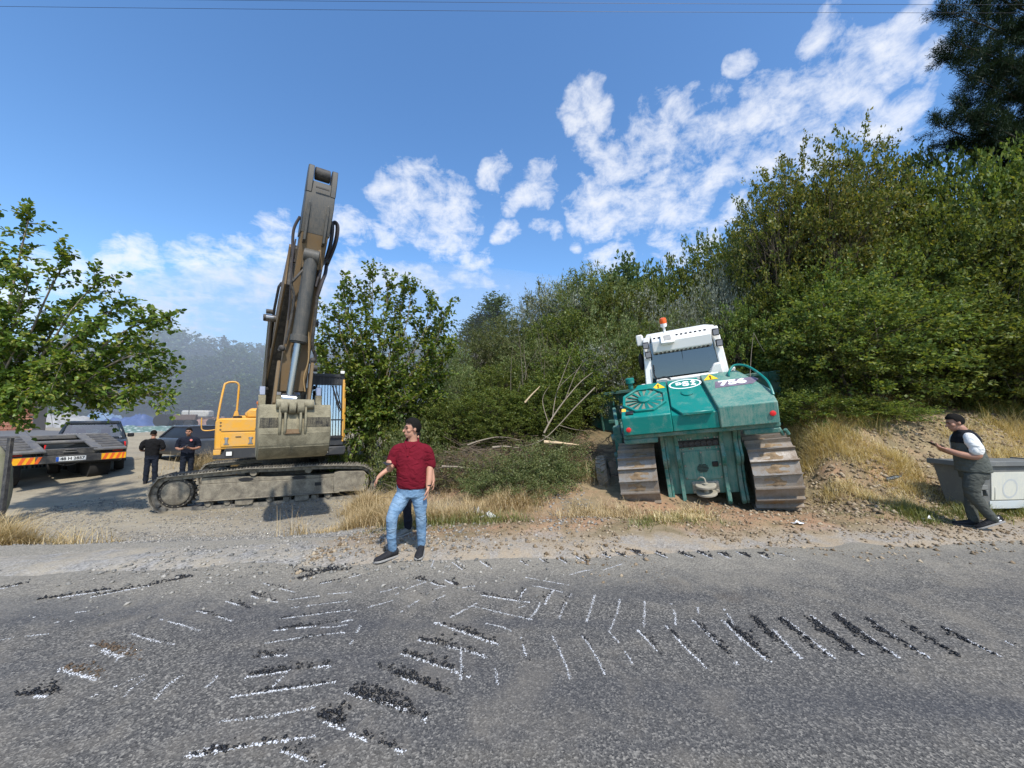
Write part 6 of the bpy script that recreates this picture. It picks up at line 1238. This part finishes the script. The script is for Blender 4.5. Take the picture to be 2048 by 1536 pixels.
def litter(px, py, w, h_, mat, label, cat, seed, z=0.03):
    c = G(px, py, .05); c.z = gz(c.x, c.y); rs = np.random.RandomState(seed); mb = MB(); nn = 7
    mb.add([(w*(i/(nn-1)-.5)*(1+.2*rs.randn()), h_*.6*(j/4-.5)*(1+.2*rs.randn())*2, z+h_*abs(rs.randn())*.5*math.sin(math.pi*i/(nn-1))) for i in range(nn) for j in range(5)], [(i*5+j, (i+1)*5+j, (i+1)*5+j+1, i*5+j+1) for i in range(nn-1) for j in range(4)])
    return tag(mb.build('plastic_bag', mat, loc=c, smooth=20), label, cat)
litter(950, 1022, .30, .13, WL, 'crumpled white plastic bag on the dry grass right of the men', 'litter', 1)
litter(978, 1030, .28, .09, plain('greyish_paper', (.6,.6,.57), .8), 'torn pale paper beside the white plastic bag', 'litter', 2)
litter(1596, 1048, .16, .05, WL, 'small white scrap on the clods below the bulldozer track', 'litter', 3)
litter(1855, 1042, .16, .05, WL, 'white scrap on the green verge left of the bin', 'litter', 5)
bo = P(1776, 1000, 7.4); bo.z = gz(bo.x, bo.y)+.05; mb = MB(); mb.lathe([(.03,0),(.035,.01),(.035,.15),(.013,.20),(.013,.23)], n=14); o = mb.build('plastic_bottle', glass('clear_plastic', (.75,.82,.85)), loc=bo, rot=(R(70), 0, R(60))); tag(o, 'clear plastic bottle lying on the dry bank', 'bottle')
for i, (ya, yb) in enumerate(((2,6),(20,16),(22,22))):
    a = P(-700, [-14,4,10][i], 9.5); b_ = P(2750, [10,26,20][i], 9.8); mb = MB(); pts = []
    for k in range(25):
        t = k/24; p = a.lerp(b_, t); p.z -= .10*math.sin(math.pi*t); pts.append(p)
    if i == 2: continue
    mb.tube(pts, .004, 5); tag(mb.build('power_line', BLACK), ['upper thin power line along the very top of the picture', 'lower thin power line along the top of the picture'][i], 'power line', 'power lines over the road')
# ================================================================ people
SKIN = NT('skin'); _c = SKIN.coord(); SKIN = SKIN.bsdf(SKIN.mix(SKIN.noise(_c, 9, 4), (.40, .20, .125), (.50, .27, .18)), .5, 0, None, .35)
SKIND = NT('tanned_skin'); _c = SKIND.coord(); SKIND = SKIND.bsdf(SKIND.mix(SKIND.noise(_c, 9, 4), (.30, .15, .095), (.40, .21, .14)), .5, 0, None, .35)
HAIR = plain('black_hair', (.010, .009, .008), .85, spec=.1, bump=.8, sc=70, var=.4)
def cloth(name, col, sc=14, var=.2, rough=.9, worn=None):
    t = NT(name); c = t.coord(); n = t.noise(c, sc, 5, .6, .6); cc = t.mix(n, tuple(x*(1-var) for x in col), tuple(min(1, x*(1+var)) for x in col))
    if worn: cc = t.mix(t.ramp(t.noise(c, 5, 3), [(.45, 0), (.65, .7)]), cc, worn)
    fold = t.noise(t.scale(c, (1, 1, 1.6)), 9, 3, .5, 1.2)
    return t.bsdf(cc, rough, 0, t.bump(fold, .75, .03), .15)
def remeshed(mb, name, mat, par, voxel, smooth=4, fold=0.0, seed=0):
    me = mb.mesh('shape', mat, None); o = bpy.data.objects.new(name, me); COL.objects.link(o)
    m = o.modifiers.new('r', 'REMESH'); m.mode = 'VOXEL'; m.voxel_size = voxel
    s = o.modifiers.new('s', 'SMOOTH'); s.iterations = smooth; s.factor = .5
    dg = bpy.context.evaluated_depsgraph_get(); m2 = bpy.data.meshes.new_from_object(o.evaluated_get(dg)); o.modifiers.clear(); o.data = m2; m2.name = name
    n = len(m2.vertices); co = np.empty(n*3, np.float32); m2.vertices.foreach_get('co', co); co = co.reshape(-1, 3)
    if fold:
        nr = np.empty(n*3, np.float32); m2.vertices.foreach_get('normal', nr); nr = nr.reshape(-1, 3)
        f = fbm(co[:, 0]*1.0+co[:, 1]*.7+seed, co[:, 2]*1.7+co[:, 0]*.5, 9, 3, seed+2); co = co+nr*f[:, None]*fold; m2.vertices.foreach_set('co', co.ravel().astype(np.float32))
    m2.polygons.foreach_set('use_smooth', np.ones(len(m2.polygons), bool)); m2.materials.clear(); m2.materials.append(mat); m2.update()
    o.parent = par; return o
def limb(mb, pts, rad, n=14):                            # tapered limb with rounded ends
    mb.tube(catmull(pts, 5), list(np.interp(np.linspace(0, len(rad)-1, 5*(len(pts)-1)+1), range(len(rad)), rad)), n)
    for p, r in ((pts[0], rad[0]), (pts[-1], rad[-1])): mb.ball(p, r*.98, nu=12, nv=8)
def torso(mb, levels, lean=None):                        # elliptical sections (x, y, z, rx, ry)
    n = 24; vs = []
    for (x, y, z, rx, ry) in levels:
        for k in range(n):
            a = 2*math.pi*k/n; vs.append((x+rx*math.copysign(abs(math.cos(a))**.85, math.cos(a)), y+ry*math.copysign(abs(math.sin(a))**.85, math.sin(a)), z))
    m = len(levels); mb.add(vs, [(i*n+k, i*n+(k+1) % n, (i+1)*n+(k+1) % n, (i+1)*n+k) for i in range(m-1) for k in range(n)]+[tuple(range(n))[::-1], tuple((m-1)*n+k for k in range(n))])
def hand(mb, wr, d, palm, curl=.5, thumb=1, s=1.0):      # wrist, direction of fingers, palm normal
    wr = Vector(wr); d = Vector(d).normalized(); pn = Vector(palm); pn = (pn-d*pn.dot(d)).normalized(); sd = d.cross(pn)
    for k in range(4):
        o = (k-1.5)*.019*s; kn = wr+d*.085*s+sd*o; L_ = (.070, .078, .073, .058)[k]*s
        mb.tube([wr+d*.01*s+sd*o*.7, wr+d*.05*s+sd*o, kn], [.016*s, .016*s, .0125*s], 8)
        c1 = (d*math.cos(curl*.7)+pn*math.sin(curl*.7)); c2 = (d*math.cos(curl*1.6)+pn*math.sin(curl*1.6)); c3 = (d*math.cos(curl*2.4)+pn*math.sin(curl*2.4))
        p1 = kn+c1*L_*.48; p2 = p1+c2*L_*.30; p3 = p2+c3*L_*.24; mb.tube([kn, p1, p2, p3], [.0115*s, .0095*s, .0088*s, .007*s], 8); mb.ball(p3, .007*s, nu=8, nv=5); mb.ball(kn, .0125*s, nu=8, nv=5)
    t0 = wr+d*.025*s+sd*.030*s*thumb; t1 = t0+(d*.6+sd*.75*thumb+pn*.35).normalized()*.045*s; t2 = t1+(d*.9+sd*.15*thumb+pn*.4).normalized()*.045*s
    mb.tube([wr+d*.01*s+sd*.01*thumb, t0, t1, t2], [.014*s, .014*s, .0115*s, .008*s], 8); mb.ball(t2, .008*s, nu=8, nv=5)
def head(mb, c, f, up=(0,0,1), s=1.0):                   # skull, jaw, nose, ears, brow, lips
    f = Vector(f).normalized(); up = Vector(up); up = (up-f*up.dot(f)).normalized(); r = f.cross(up); c = Vector(c); Mh = Matrix((tuple(r)+(0,), tuple(f)+(0,), tuple(up)+(0,), (0,0,0,1))).transposed(); Mh.translation = c
    o = mb.M.copy(); mb.M = Mh
    mb.ball((0,-.015*s,.03*s), .077*s, .098*s, .098*s, 18, 12); mb.ball((0,.035*s,-.045*s), .058*s, .060*s, .072*s, 14, 10); mb.ball((0,.062*s,-.092*s), .030*s, .026*s, .024*s, 10, 7)
    mb.tube([(0,.088*s,.020*s),(0,.102*s,-.005*s),(0,.118*s,-.024*s)], [.009*s,.011*s,.014*s], 8); mb.ball((0,.115*s,-.026*s), .015*s, .013*s, .011*s, 8, 6)
    mb.tube([(-.045*s,.074*s,.030*s),(0,.090*s,.034*s),(.045*s,.074*s,.030*s)], .010*s, 6)
    mb.tube([(-.022*s,.088*s,-.056*s),(0,.098*s,-.055*s),(.022*s,.088*s,-.056*s)], .007*s, 6); mb.tube([(-.02*s,.086*s,-.066*s),(0,.094*s,-.067*s),(.02*s,.086*s,-.066*s)], .0075*s, 6)
    for e in (-1, 1): mb.ball((.080*e*s,-.012*s,-.005*s), .010*s, .021*s, .033*s, 8, 6); mb.ball((.052*e*s,.055*s,-.015*s), .022*s, .03*s, .026*s, 8, 6)
    mb.M = o; return Mh
def hair_cap(Mh, par, s=1.0, long_=0.0, fringe=.03, seed=0):
    mb = MB(); mb.M = Mh; rs = np.random.RandomState(seed); nu, nv = 26, 14; vs = []
    for i in range(nv+1):
        for k in range(nu):
            a = 2*math.pi*k/nu; fr = math.sin(a)               # +1 at the forehead
            lim = (-.62-long_) if fr < -.2 else (-.12-.5*max(0, -fr) if fr < .35 else .30+.25*(fr-.35)); th = math.pi/2-(math.pi/2-lim)*i/nv; w = 1.0+.035*rs.randn()*.5+.05*(fr > .3)*(i < nv*.8)
            vs.append((.084*s*math.cos(th)*math.cos(a)*w, (-.015+.107*math.cos(th)*math.sin(a)*w)*s, (.032+.112*math.sin(th)*w)*s))
    mb.add(vs, [(i*nu+k, i*nu+(k+1) % nu, (i+1)*nu+(k+1) % nu, (i+1)*nu+k) for i in range(nv) for k in range(nu)])
    o = mb.build('hair', HAIR, par, smooth=80); m = o.modifiers.new('t', 'SOLIDIFY'); m.thickness = .006; m.offset = -1
    mb = MB(); mb.M = Mh
    for e in (-1, 1): mb.tube([(.016*e*s,.094*s,.038*s),(.034*e*s,.088*s,.042*s),(.052*e*s,.070*s,.034*s)], [.004*s,.005*s,.003*s], 5)
    mb.build('eyebrows', HAIR, par)
    for e in (-1, 1): mb = MB(); mb.M = Mh; mb.ball((.031*e*s,.081*s,.013*s), .011*s, .008*s, .0065*s, 8, 6); mb.build('eye', plain('dark_eye', (.02,.015,.012), .2) if 'dark_eye' not in bpy.data.materials else bpy.data.materials['dark_eye'], par)
def shoe_(par, heel, toe, mat, sole, w=.048, s=1.0, lift=0.0):
    h_, t = Vector(heel), Vector(toe); d = (t-h_); L_ = d.length; d.normalize(); sd = Vector((0,0,1)).cross(d).normalized(); up = d.cross(sd)*-1
    up = sd.cross(d)*-1 if (sd.cross(d)).z < 0 else sd.cross(d)
    mb = MB(); prof = [(-.02,.030,.055,.095),(.06,.042,.06,.10),(.12,.043,.06,.085),(.19,.050,.055,.062),(.25,.050,.05,.045),(.285,.036,.04,.034),(.30,.015,.03,.028)]; n = 12; vs = []
    k_ = L_/.27
    for (u, ww, hh0, hh) in prof:
        for j in range(n):
            a = 2*math.pi*j/n; vs.append(tuple(h_+d*(u*k_)+sd*(ww*s*math.cos(a))+up*(max(.012, .012+hh*.5+hh*.5*math.sin(a))+lift)))
    mb.add(vs, [(i*n+j, i*n+(j+1) % n, (i+1)*n+(j+1) % n, (i+1)*n+j) for i in range(len(prof)-1) for j in range(n)]+[tuple(range(n))[::-1], tuple((len(prof)-1)*n+j for j in range(n))])
    o = mb.build('shoe', mat, par, smooth=70)
    mb = MB(); pts = [(u, ww) for (u, ww, _, _) in prof]; ring = [h_+d*(u*k_)+sd*((ww+.004)*s) for u, ww in pts]+[h_+d*(u*k_)-sd*((ww+.004)*s) for u, ww in pts[::-1]]; m = len(ring)
    mb.add([tuple(p+up*lift) for p in ring]+[tuple(p+up*(.022+lift)) for p in ring], [tuple(range(m))[::-1], tuple(range(m, 2*m))]+[(i, (i+1) % m, m+(i+1) % m, m+i) for i in range(m)]); mb.build('sole', sole, o, .004)
    return o
def phone(p, x, y, label, size=(.072, .15)):
    mb = MB(); mb.M = basis(p, x, y); mb.box(-size[0]/2, size[0]/2, -size[1]/2, size[1]/2, -.004, .004); o = mb.build('smartphone', plain('phone_case', (.02,.02,.022), .7) if 'phone_case' not in bpy.data.materials else bpy.data.materials['phone_case'], bevel=.003); return tag(o, label, 'phone')
BLKSHOE = cloth('black_trainer', (.022, .022, .024), 40, .3, .7); SOLEB = plain('dark_sole', (.05,.05,.05), .8); SOLEG = plain('grey_sole', (.28,.27,.25), .8)
# ---------------------------------------------------------------- the man in the red shirt: figures are laid out x right, y away, z up
def person_root(px, py, z, label, yaw=0): g = G(px, py, z); g.z = gz(g.x, g.y) if g.y-edge(g.x) > .3 else 0.0; return empty('person', g, (0, 0, yaw), label, 'person'), g
RM, gR = person_root(812, 1113, 0, 'man in a dark red polo shirt and light jeans looking left')
RM.rotation_euler.z = math.atan2(-gR.x, gR.y)*.6; RM.scale = (.945,)*3
mb = MB()
torso(mb, [(.04,0,.95,.15,.10),(.04,0,1.1,.15,.10),(.045,0,1.3,.17,.11),(.04,.0,1.42,.13,.09)])
limb(mb, [(.055,.01,1.44),(.052,.005,1.50),(.05,-.01,1.60)], [.070,.060,.060])
Mh = head(mb, (.042,-.018,1.635), (-.88,-.42,-.04), (-.03,0,1), 1.0)
limb(mb, [(.205,.0,1.355),(.282,.03,1.20),(.282,.0,1.13),(.278,-.05,.98),(.268,-.08,.885)], [.050,.048,.046,.042,.030]); hand(mb, (.270,-.08,.885), (-.12,-.10,-1), (-1,-.1,0), .35, -1, 1.08)
limb(mb, [(-.13,.0,1.36),(-.205,.0,1.25),(-.225,-.02,1.13),(-.20,-.14,1.15),(-.175,-.26,1.19)], [.055,.047,.044,.040,.030]); hand(mb, (-.175,-.255,1.185), (-.25,-.75,.28), (.55,-.2,.85), .75, -1, 1.0)
bodyR = remeshed(mb, 'body', SKIN, RM, .0068, 2)
hair_cap(Mh, RM, 1.0, .1, seed=1)
REDP = cloth('dark_red_polo', (.135, .007, .016), 10, .22)
mb = MB(); torso(mb, [(.055,.0,.865,.185,.140),(.055,-.005,.93,.192,.152),(.05,-.015,1.05,.192,.158),(.045,-.01,1.18,.194,.148),(.045,.0,1.30,.202,.132),(.045,.005,1.39,.19,.112),(.048,.01,1.445,.130,.095),(.05,.01,1.475,.078,.075)])
limb(mb, [(.18,.0,1.38),(.245,.005,1.345),(.278,.02,1.24),(.288,.025,1.165)], [.070,.074,.074,.076]); limb(mb, [(-.09,.0,1.38),(-.152,.0,1.345),(-.188,.0,1.27),(-.208,-.01,1.185)], [.075,.078,.074,.074])
remeshed(mb, 'polo_shirt', REDP, RM, .010, 5, .007, 3)
mb = MB(); mb.tube(catmull([(.125,-.02,1.465),(.115,.065,1.50),(.05,.09,1.515),(-.02,.06,1.50),(-.035,-.02,1.465),(-.02,-.075,1.43),(.0,-.10,1.39)], 5), .016, 8); mb.tube(catmull([(.125,-.02,1.465),(.10,-.07,1.44),(.02,-.105,1.39)], 4), .015, 8); mb.build('collar', REDP, RM, smooth=60)
mb = MB(); mb.box(-.012, .012, -.003, .003, -.06, .05); o = mb.build('shirt_placket', REDP, RM, .002, loc=(.01,-.128,1.35), rot=(R(-18),0,0))
JEAN = cloth('light_blue_jeans', (.15, .25, .37), 18, .25, worn=(.27, .37, .47))
mb = MB(); torso(mb, [(.05,.0,.76,.17,.12),(.05,0,.86,.185,.135),(.05,0,.94,.19,.14)])
limb(mb, [(-.035,.0,.80),(-.115,-.06,.66),(-.165,-.12,.53),(-.175,-.09,.30),(-.165,-.04,.115)], [.105,.094,.072,.062,.052]); limb(mb, [(.135,.0,.80),(.165,.0,.66),(.175,.01,.52),(.185,.07,.28),(.185,.10,.115)], [.105,.094,.072,.062,.052])
remeshed(mb, 'jeans', JEAN, RM, .009, 5, .007, 8)
mb = MB(); mb.cyl((-.165,-.04,.125), (-.165,-.04,.08), .036); mb.cyl((.185,.10,.125), (.185,.10,.08), .036); mb.build('socks', plain('white_sock', (.7,.7,.68), .9), RM)
shoe_(RM, (-.125,-.005,.008), (-.335,-.175,.008), BLKSHOE, SOLEG, s=1.08); shoe_(RM, (.19,.13,.008), (.165,-.145,.008), BLKSHOE, SOLEG, s=1.08)
GL = plain('thin_metal_frame', (.08,.07,.07), .3, .6)
mb = MB(); mb.M = Mh
for e in (-1, 1):
    mb.tube([(.031*e+.021*math.cos(a*.5236), .100-.1*abs(.031*e+.021*math.cos(a*.5236))**1.2*.5, .010+.015*math.sin(a*.5236)) for a in range(12)], .0018, 5, True); mb.tube([(.052*e,.092,.014),(.078*e,.05,.014),(.086*e,-.005,.010)], .002, 5)
mb.tube([(-.011,.1,.014),(.011,.1,.014)], .0018, 5); mb.build('spectacles', GL, RM)
mb = MB(); mb.lathe([(.036,-.008),(.038,0),(.036,.008)], (0,0,0), 'z', 18); w_ = mb.build('wristwatch', BLACK, RM, loc=(.276,-.07,.91))
bpy.context.view_layer.update()
ph = RM.matrix_world @ Vector((-.205,-.36,1.235)); phone(ph, (.8,.5,.12), (-.35,.8,.12), 'black smartphone held by the man in the red shirt')
# ---------------------------------------------------------------- the man almost hidden behind him
HM, gH = person_root(822, 1072, 0, 'man in dark clothes almost hidden behind the man in the red shirt')
HM.rotation_euler.z = math.atan2(-gH.x, gH.y)*.6; HM.scale = (.9, .9, .88)
mb = MB(); torso(mb, [(0,0,.95,.15,.10),(0,0,1.3,.17,.11),(0,0,1.42,.12,.08)]); limb(mb, [(0,0,1.42),(0,-.01,1.52)], [.06,.058]); Mh = head(mb, (.02,-.03,1.58), (-.6,-.8,-.1))
limb(mb, [(.20,0,1.36),(.27,.02,1.15),(.30,0,1.02),(.335,-.04,.86)], [.055,.047,.042,.030]); hand(mb, (.335,-.04,.86), (.1,-.1,-1), (-1,0,0), .4, -1)
limb(mb, [(-.20,0,1.36),(-.30,.02,1.18),(-.35,-.02,1.08),(-.45,-.10,1.0),(-.50,-.13,.95)], [.055,.047,.042,.036,.030]); hand(mb, (-.50,-.13,.95), (-.45,-.1,-.9), (.8,0,-.3), .35, 1)
remeshed(mb, 'body', SKIN, HM, .008, 3); hair_cap(Mh, HM, 1.0, seed=2)
DK = cloth('dark_navy_cloth', (.012, .014, .022), 14, .3)
mb = MB(); torso(mb, [(0,0,.86,.15,.13),(0,0,1.1,.16,.14),(0,0,1.3,.17,.13),(0,0,1.40,.14,.11),(0,0,1.46,.08,.07)]); limb(mb, [(.17,0,1.37),(.24,.01,1.27),(.27,.02,1.16)], [.075,.072,.07]); limb(mb, [(-.17,0,1.37),(-.25,.01,1.27),(-.30,.02,1.19)], [.075,.072,.07]); remeshed(mb, 'shirt', DK, HM, .014, 4, .012, 5)
mb = MB(); torso(mb, [(0,0,.76,.16,.12),(0,0,.93,.18,.13)]); limb(mb, [(-.08,0,.8),(-.07,-.02,.5),(-.05,.05,.12)], [.10,.075,.062]); limb(mb, [(.09,0,.8),(.13,.10,.5),(.17,.25,.14)], [.10,.075,.062]); remeshed(mb, 'trousers', DK, HM, .014, 4, .012, 6)
GSH = cloth('grey_trainer', (.16,.155,.135), 50, .4)
shoe_(HM, (-.02,.09,.008), (-.19,-.11,.008), GSH, SOLEG); shoe_(HM, (.2,.30,.008), (.12,.05,.008), GSH, SOLEG)
# ---------------------------------------------------------------- two men in black on the left
def stander(px, py, d, label, back, shirt, trousers, seed, h_=1.74, cap=False, phone_lab=None, yaw=0):
    t = P(px, py, d); t.z = gz(t.x, t.y); e = empty('person', t, (0, 0, math.atan2(-t.x, t.y)+yaw), label, 'person'); k = h_/1.74; e.scale = (k, k, k); f = 1 if back else -1
    mb = MB(); torso(mb, [(0,0,.95,.15,.10),(0,0,1.3,.17,.10),(0,0,1.42,.12,.08)]); limb(mb, [(0,0,1.42),(0,f*.02,1.52)], [.06,.056])
    Mh = head(mb, (0,f*.03,1.60), (-.15 if not back else .15, f*1.0, -.35 if back else -.1), (0,0,1))
    for s in (-1, 1):
        limb(mb, [(.20*s,0,1.36),(.265*s,-.02*f,1.2),(.275*s,.02*f,1.09),(.17*s,.20*f,1.06),(.06*s,.28*f,1.10)], [.054,.046,.044,.038,.028]); hand(mb, (.06*s,.28*f,1.10), (-.55*s,.6*f,.1), (0,-.2*f,1), .6, s*f, .95)
    remeshed(mb, 'body', SKIND, e, .0085, 3)
    mb = MB(); torso(mb, [(0,0,.90,.175,.125),(0,0,1.0,.178,.13),(0,0,1.15,.185,.13),(0,0,1.3,.205,.125),(0,0,1.385,.195,.105),(0,0,1.44,.11,.08),(0,0,1.465,.072,.066)])
    for s in (-1, 1): limb(mb, [(.165*s,0,1.375),(.225*s,0,1.33),(.262*s,-.015*f,1.22),(.27*s,-.01*f,1.15)], [.07,.072,.068,.068])
    sh = remeshed(mb, 'shirt', shirt, e, .013, 4, .012, seed)
    mb = MB(); torso(mb, [(0,0,.78,.16,.115),(0,0,.92,.175,.125)])
    for s in (-1, 1): limb(mb, [(.085*s,0,.82),(.10*s,-.01,.5),(.115*s,.02,.10)], [.098,.080,.072])
    remeshed(mb, 'trousers', trousers, e, .013, 4, .014, seed+1)
    for s in (-1, 1): shoe_(e, (.105*s,-.09*f,.0), (.15*s,.17*f,.0), BLKSHOE, SOLEB, s=1.05)
    hair_cap(Mh, e, 1.0 if not cap else .985, 0 if not cap else -.1, seed=seed)
    bpy.context.view_layer.update()
    if phone_lab: phone(e.matrix_world @ Vector((0, .37*f, 1.16)), (1,0,0), (0,.5,.4), phone_lab)
    return e
BLK = cloth('black_cotton', (.010, .010, .011), 12, .3); NV = cloth('dark_navy_polo', (.012, .015, .026), 12, .3); NVT = cloth('navy_work_trousers', (.014, .018, .028), 12, .35)
stander(300, 962, 12.7, 'man in a black t-shirt standing with his back to the road left of the excavator', True, BLK, NVT, 11, 1.74, True, None, R(-12))
m_ = stander(372, 958, 12.9, 'dark haired man in a navy polo shirt facing the road beside the excavator track', False, NV, NVT, 15, 1.80, False, 'small phone in the hands of the man in the navy polo', R(-8))
mb = MB(); mb.lathe([(.035,0),(.035,.004)], (0,0,0), 'y', 16); mb.build('chest_badge', plain('pink_badge', (.6,.18,.16), .6), m_, loc=(.085,-.145,1.34), rot=(R(-10),0,0))
# ---------------------------------------------------------------- far person
t_ = P(731, 868, 24); t_.z = gz(t_.x, t_.y)
o = stander(731, 868, 24, 'far person in a pale blue shirt standing behind the gravel mound', False, cloth('pale_blue_shirt', (.28,.34,.42)), cloth('grey_trousers', (.12,.13,.15)), 19, 1.7)
# ---------------------------------------------------------------- the man with the vest, walking left with a phone
VM, gV = person_root(1952, 1058, .0, 'man in a grey-green vest and trousers walking left past the bin while reading his phone')
VM.rotation_euler.z = math.atan2(-gV.x, gV.y)*.55
mb = MB(); torso(mb, [(.0,0,.95,.11,.15),(-.02,0,1.3,.13,.17),(-.03,0,1.42,.10,.13)]); limb(mb, [(-.03,0,1.42),(-.075,0,1.50)], [.068,.066]); Mh = head(mb, (-.125,0,1.575), (-.93,-.10,-.30), (-.25,0,1))
limb(mb, [(-.045,-.16,1.35),(-.02,-.245,1.18),(-.03,-.25,1.09),(-.18,-.22,1.11),(-.30,-.15,1.17)], [.052,.055,.055,.046,.033]); hand(mb, (-.295,-.15,1.168), (-.85,.15,.32), (.1,.3,1), .65, 1, 1.0)
limb(mb, [(-.045,.16,1.35),(-.02,.245,1.18),(-.05,.25,1.10),(-.2,.20,1.15),(-.29,.10,1.20)], [.062,.055,.05,.044,.032]); hand(mb, (-.285,.10,1.20), (-.85,-.3,.25), (.1,-.3,1), .6, -1, 1.0)
remeshed(mb, 'body', SKIND, VM, .0075, 3); hair_cap(Mh, VM, 1.03, .05, seed=5)
VG = cloth('grey_green_vest', (.085, .092, .080), 14, .2); VB = cloth('black_yoke', (.012, .013, .016), 14, .3)
mb = MB(); torso(mb, [(.03,0,.84,.185,.20),(.03,0,.92,.18,.205),(.01,0,1.05,.165,.205),(-.01,0,1.2,.155,.205),(-.02,0,1.29,.145,.20)]); remeshed(mb, 'vest', VG, VM, .011, 4, .008, 4)
mb = MB(); torso(mb, [(-.02,0,1.275,.150,.207),(-.022,0,1.36,.138,.195),(-.03,0,1.425,.105,.15),(-.05,0,1.475,.080,.082)]); remeshed(mb, 'vest_yoke', VB, VM, .011, 4, .008, 5)
WT = cloth('white_tshirt', (.72, .71, .67), 12, .08)
for s in (-1, 1): mb = MB(); limb(mb, [(-.045,.15*s,1.37),(-.04,.205*s,1.31),(-.02,.245*s,1.20),(-.02,.25*s,1.165)], [.070,.080,.080,.082]); remeshed(mb, 'sleeve', WT, VM, .011, 4, .010, 6+s)
GT = cloth('grey_green_trousers', (.070, .074, .064), 14, .25)
mb = MB(); torso(mb, [(.03,0,.74,.14,.17),(.03,0,.88,.16,.185)]); limb(mb, [(.0,-.09,.80),(-.045,-.10,.60),(-.03,-.10,.49),(.06,-.10,.31),(.15,-.10,.17)], [.115,.098,.084,.068,.058]); limb(mb, [(.05,.09,.80),(.03,.09,.6),(.02,.09,.48),(.0,.08,.28),(.015,.07,.10)], [.11,.094,.078,.066,.058]); remeshed(mb, 'trousers', GT, VM, .011, 4, .012, 9)
shoe_(VM, (.24,-.10,.135), (-.01,-.11,.015), BLKSHOE, SOLEG, s=1.1); shoe_(VM, (.085,.07,.005), (-.20,.06,.005), BLKSHOE, SOLEB, s=1.1)
mb = MB(); mb.cyl((.17,-.10,.20), (.20,-.10,.15), .042); mb.build('sock', plain('white_sport_sock', (.7,.7,.68), .9), VM)
bpy.context.view_layer.update()
phone(VM.matrix_world @ Vector((-.41,-.06,1.245)), (.15,1,0), (-.8,.1,.45), 'smartphone in the hands of the man with the vest')
# ---------------------------------------------------------------- air
mb = MB(); mb.ball((0,0,0), 70, 38, 22, 40, 24)
t = NT('drifting_smoke'); v = t.n('VolumePrincipled'); v.inputs['Color'].default_value = (.90, .95, 1.0, 1); v.inputs['Density'].default_value = .0130; v.inputs['Anisotropy'].default_value = .2
t.l(v.outputs[0], t.out.inputs['Volume']); tag(mb.build('smoke', t.m, loc=(-22, 68, 3), smooth=80), 'thin bluish smoke drifting over the far side of the yard', 'smoke', kind='stuff')
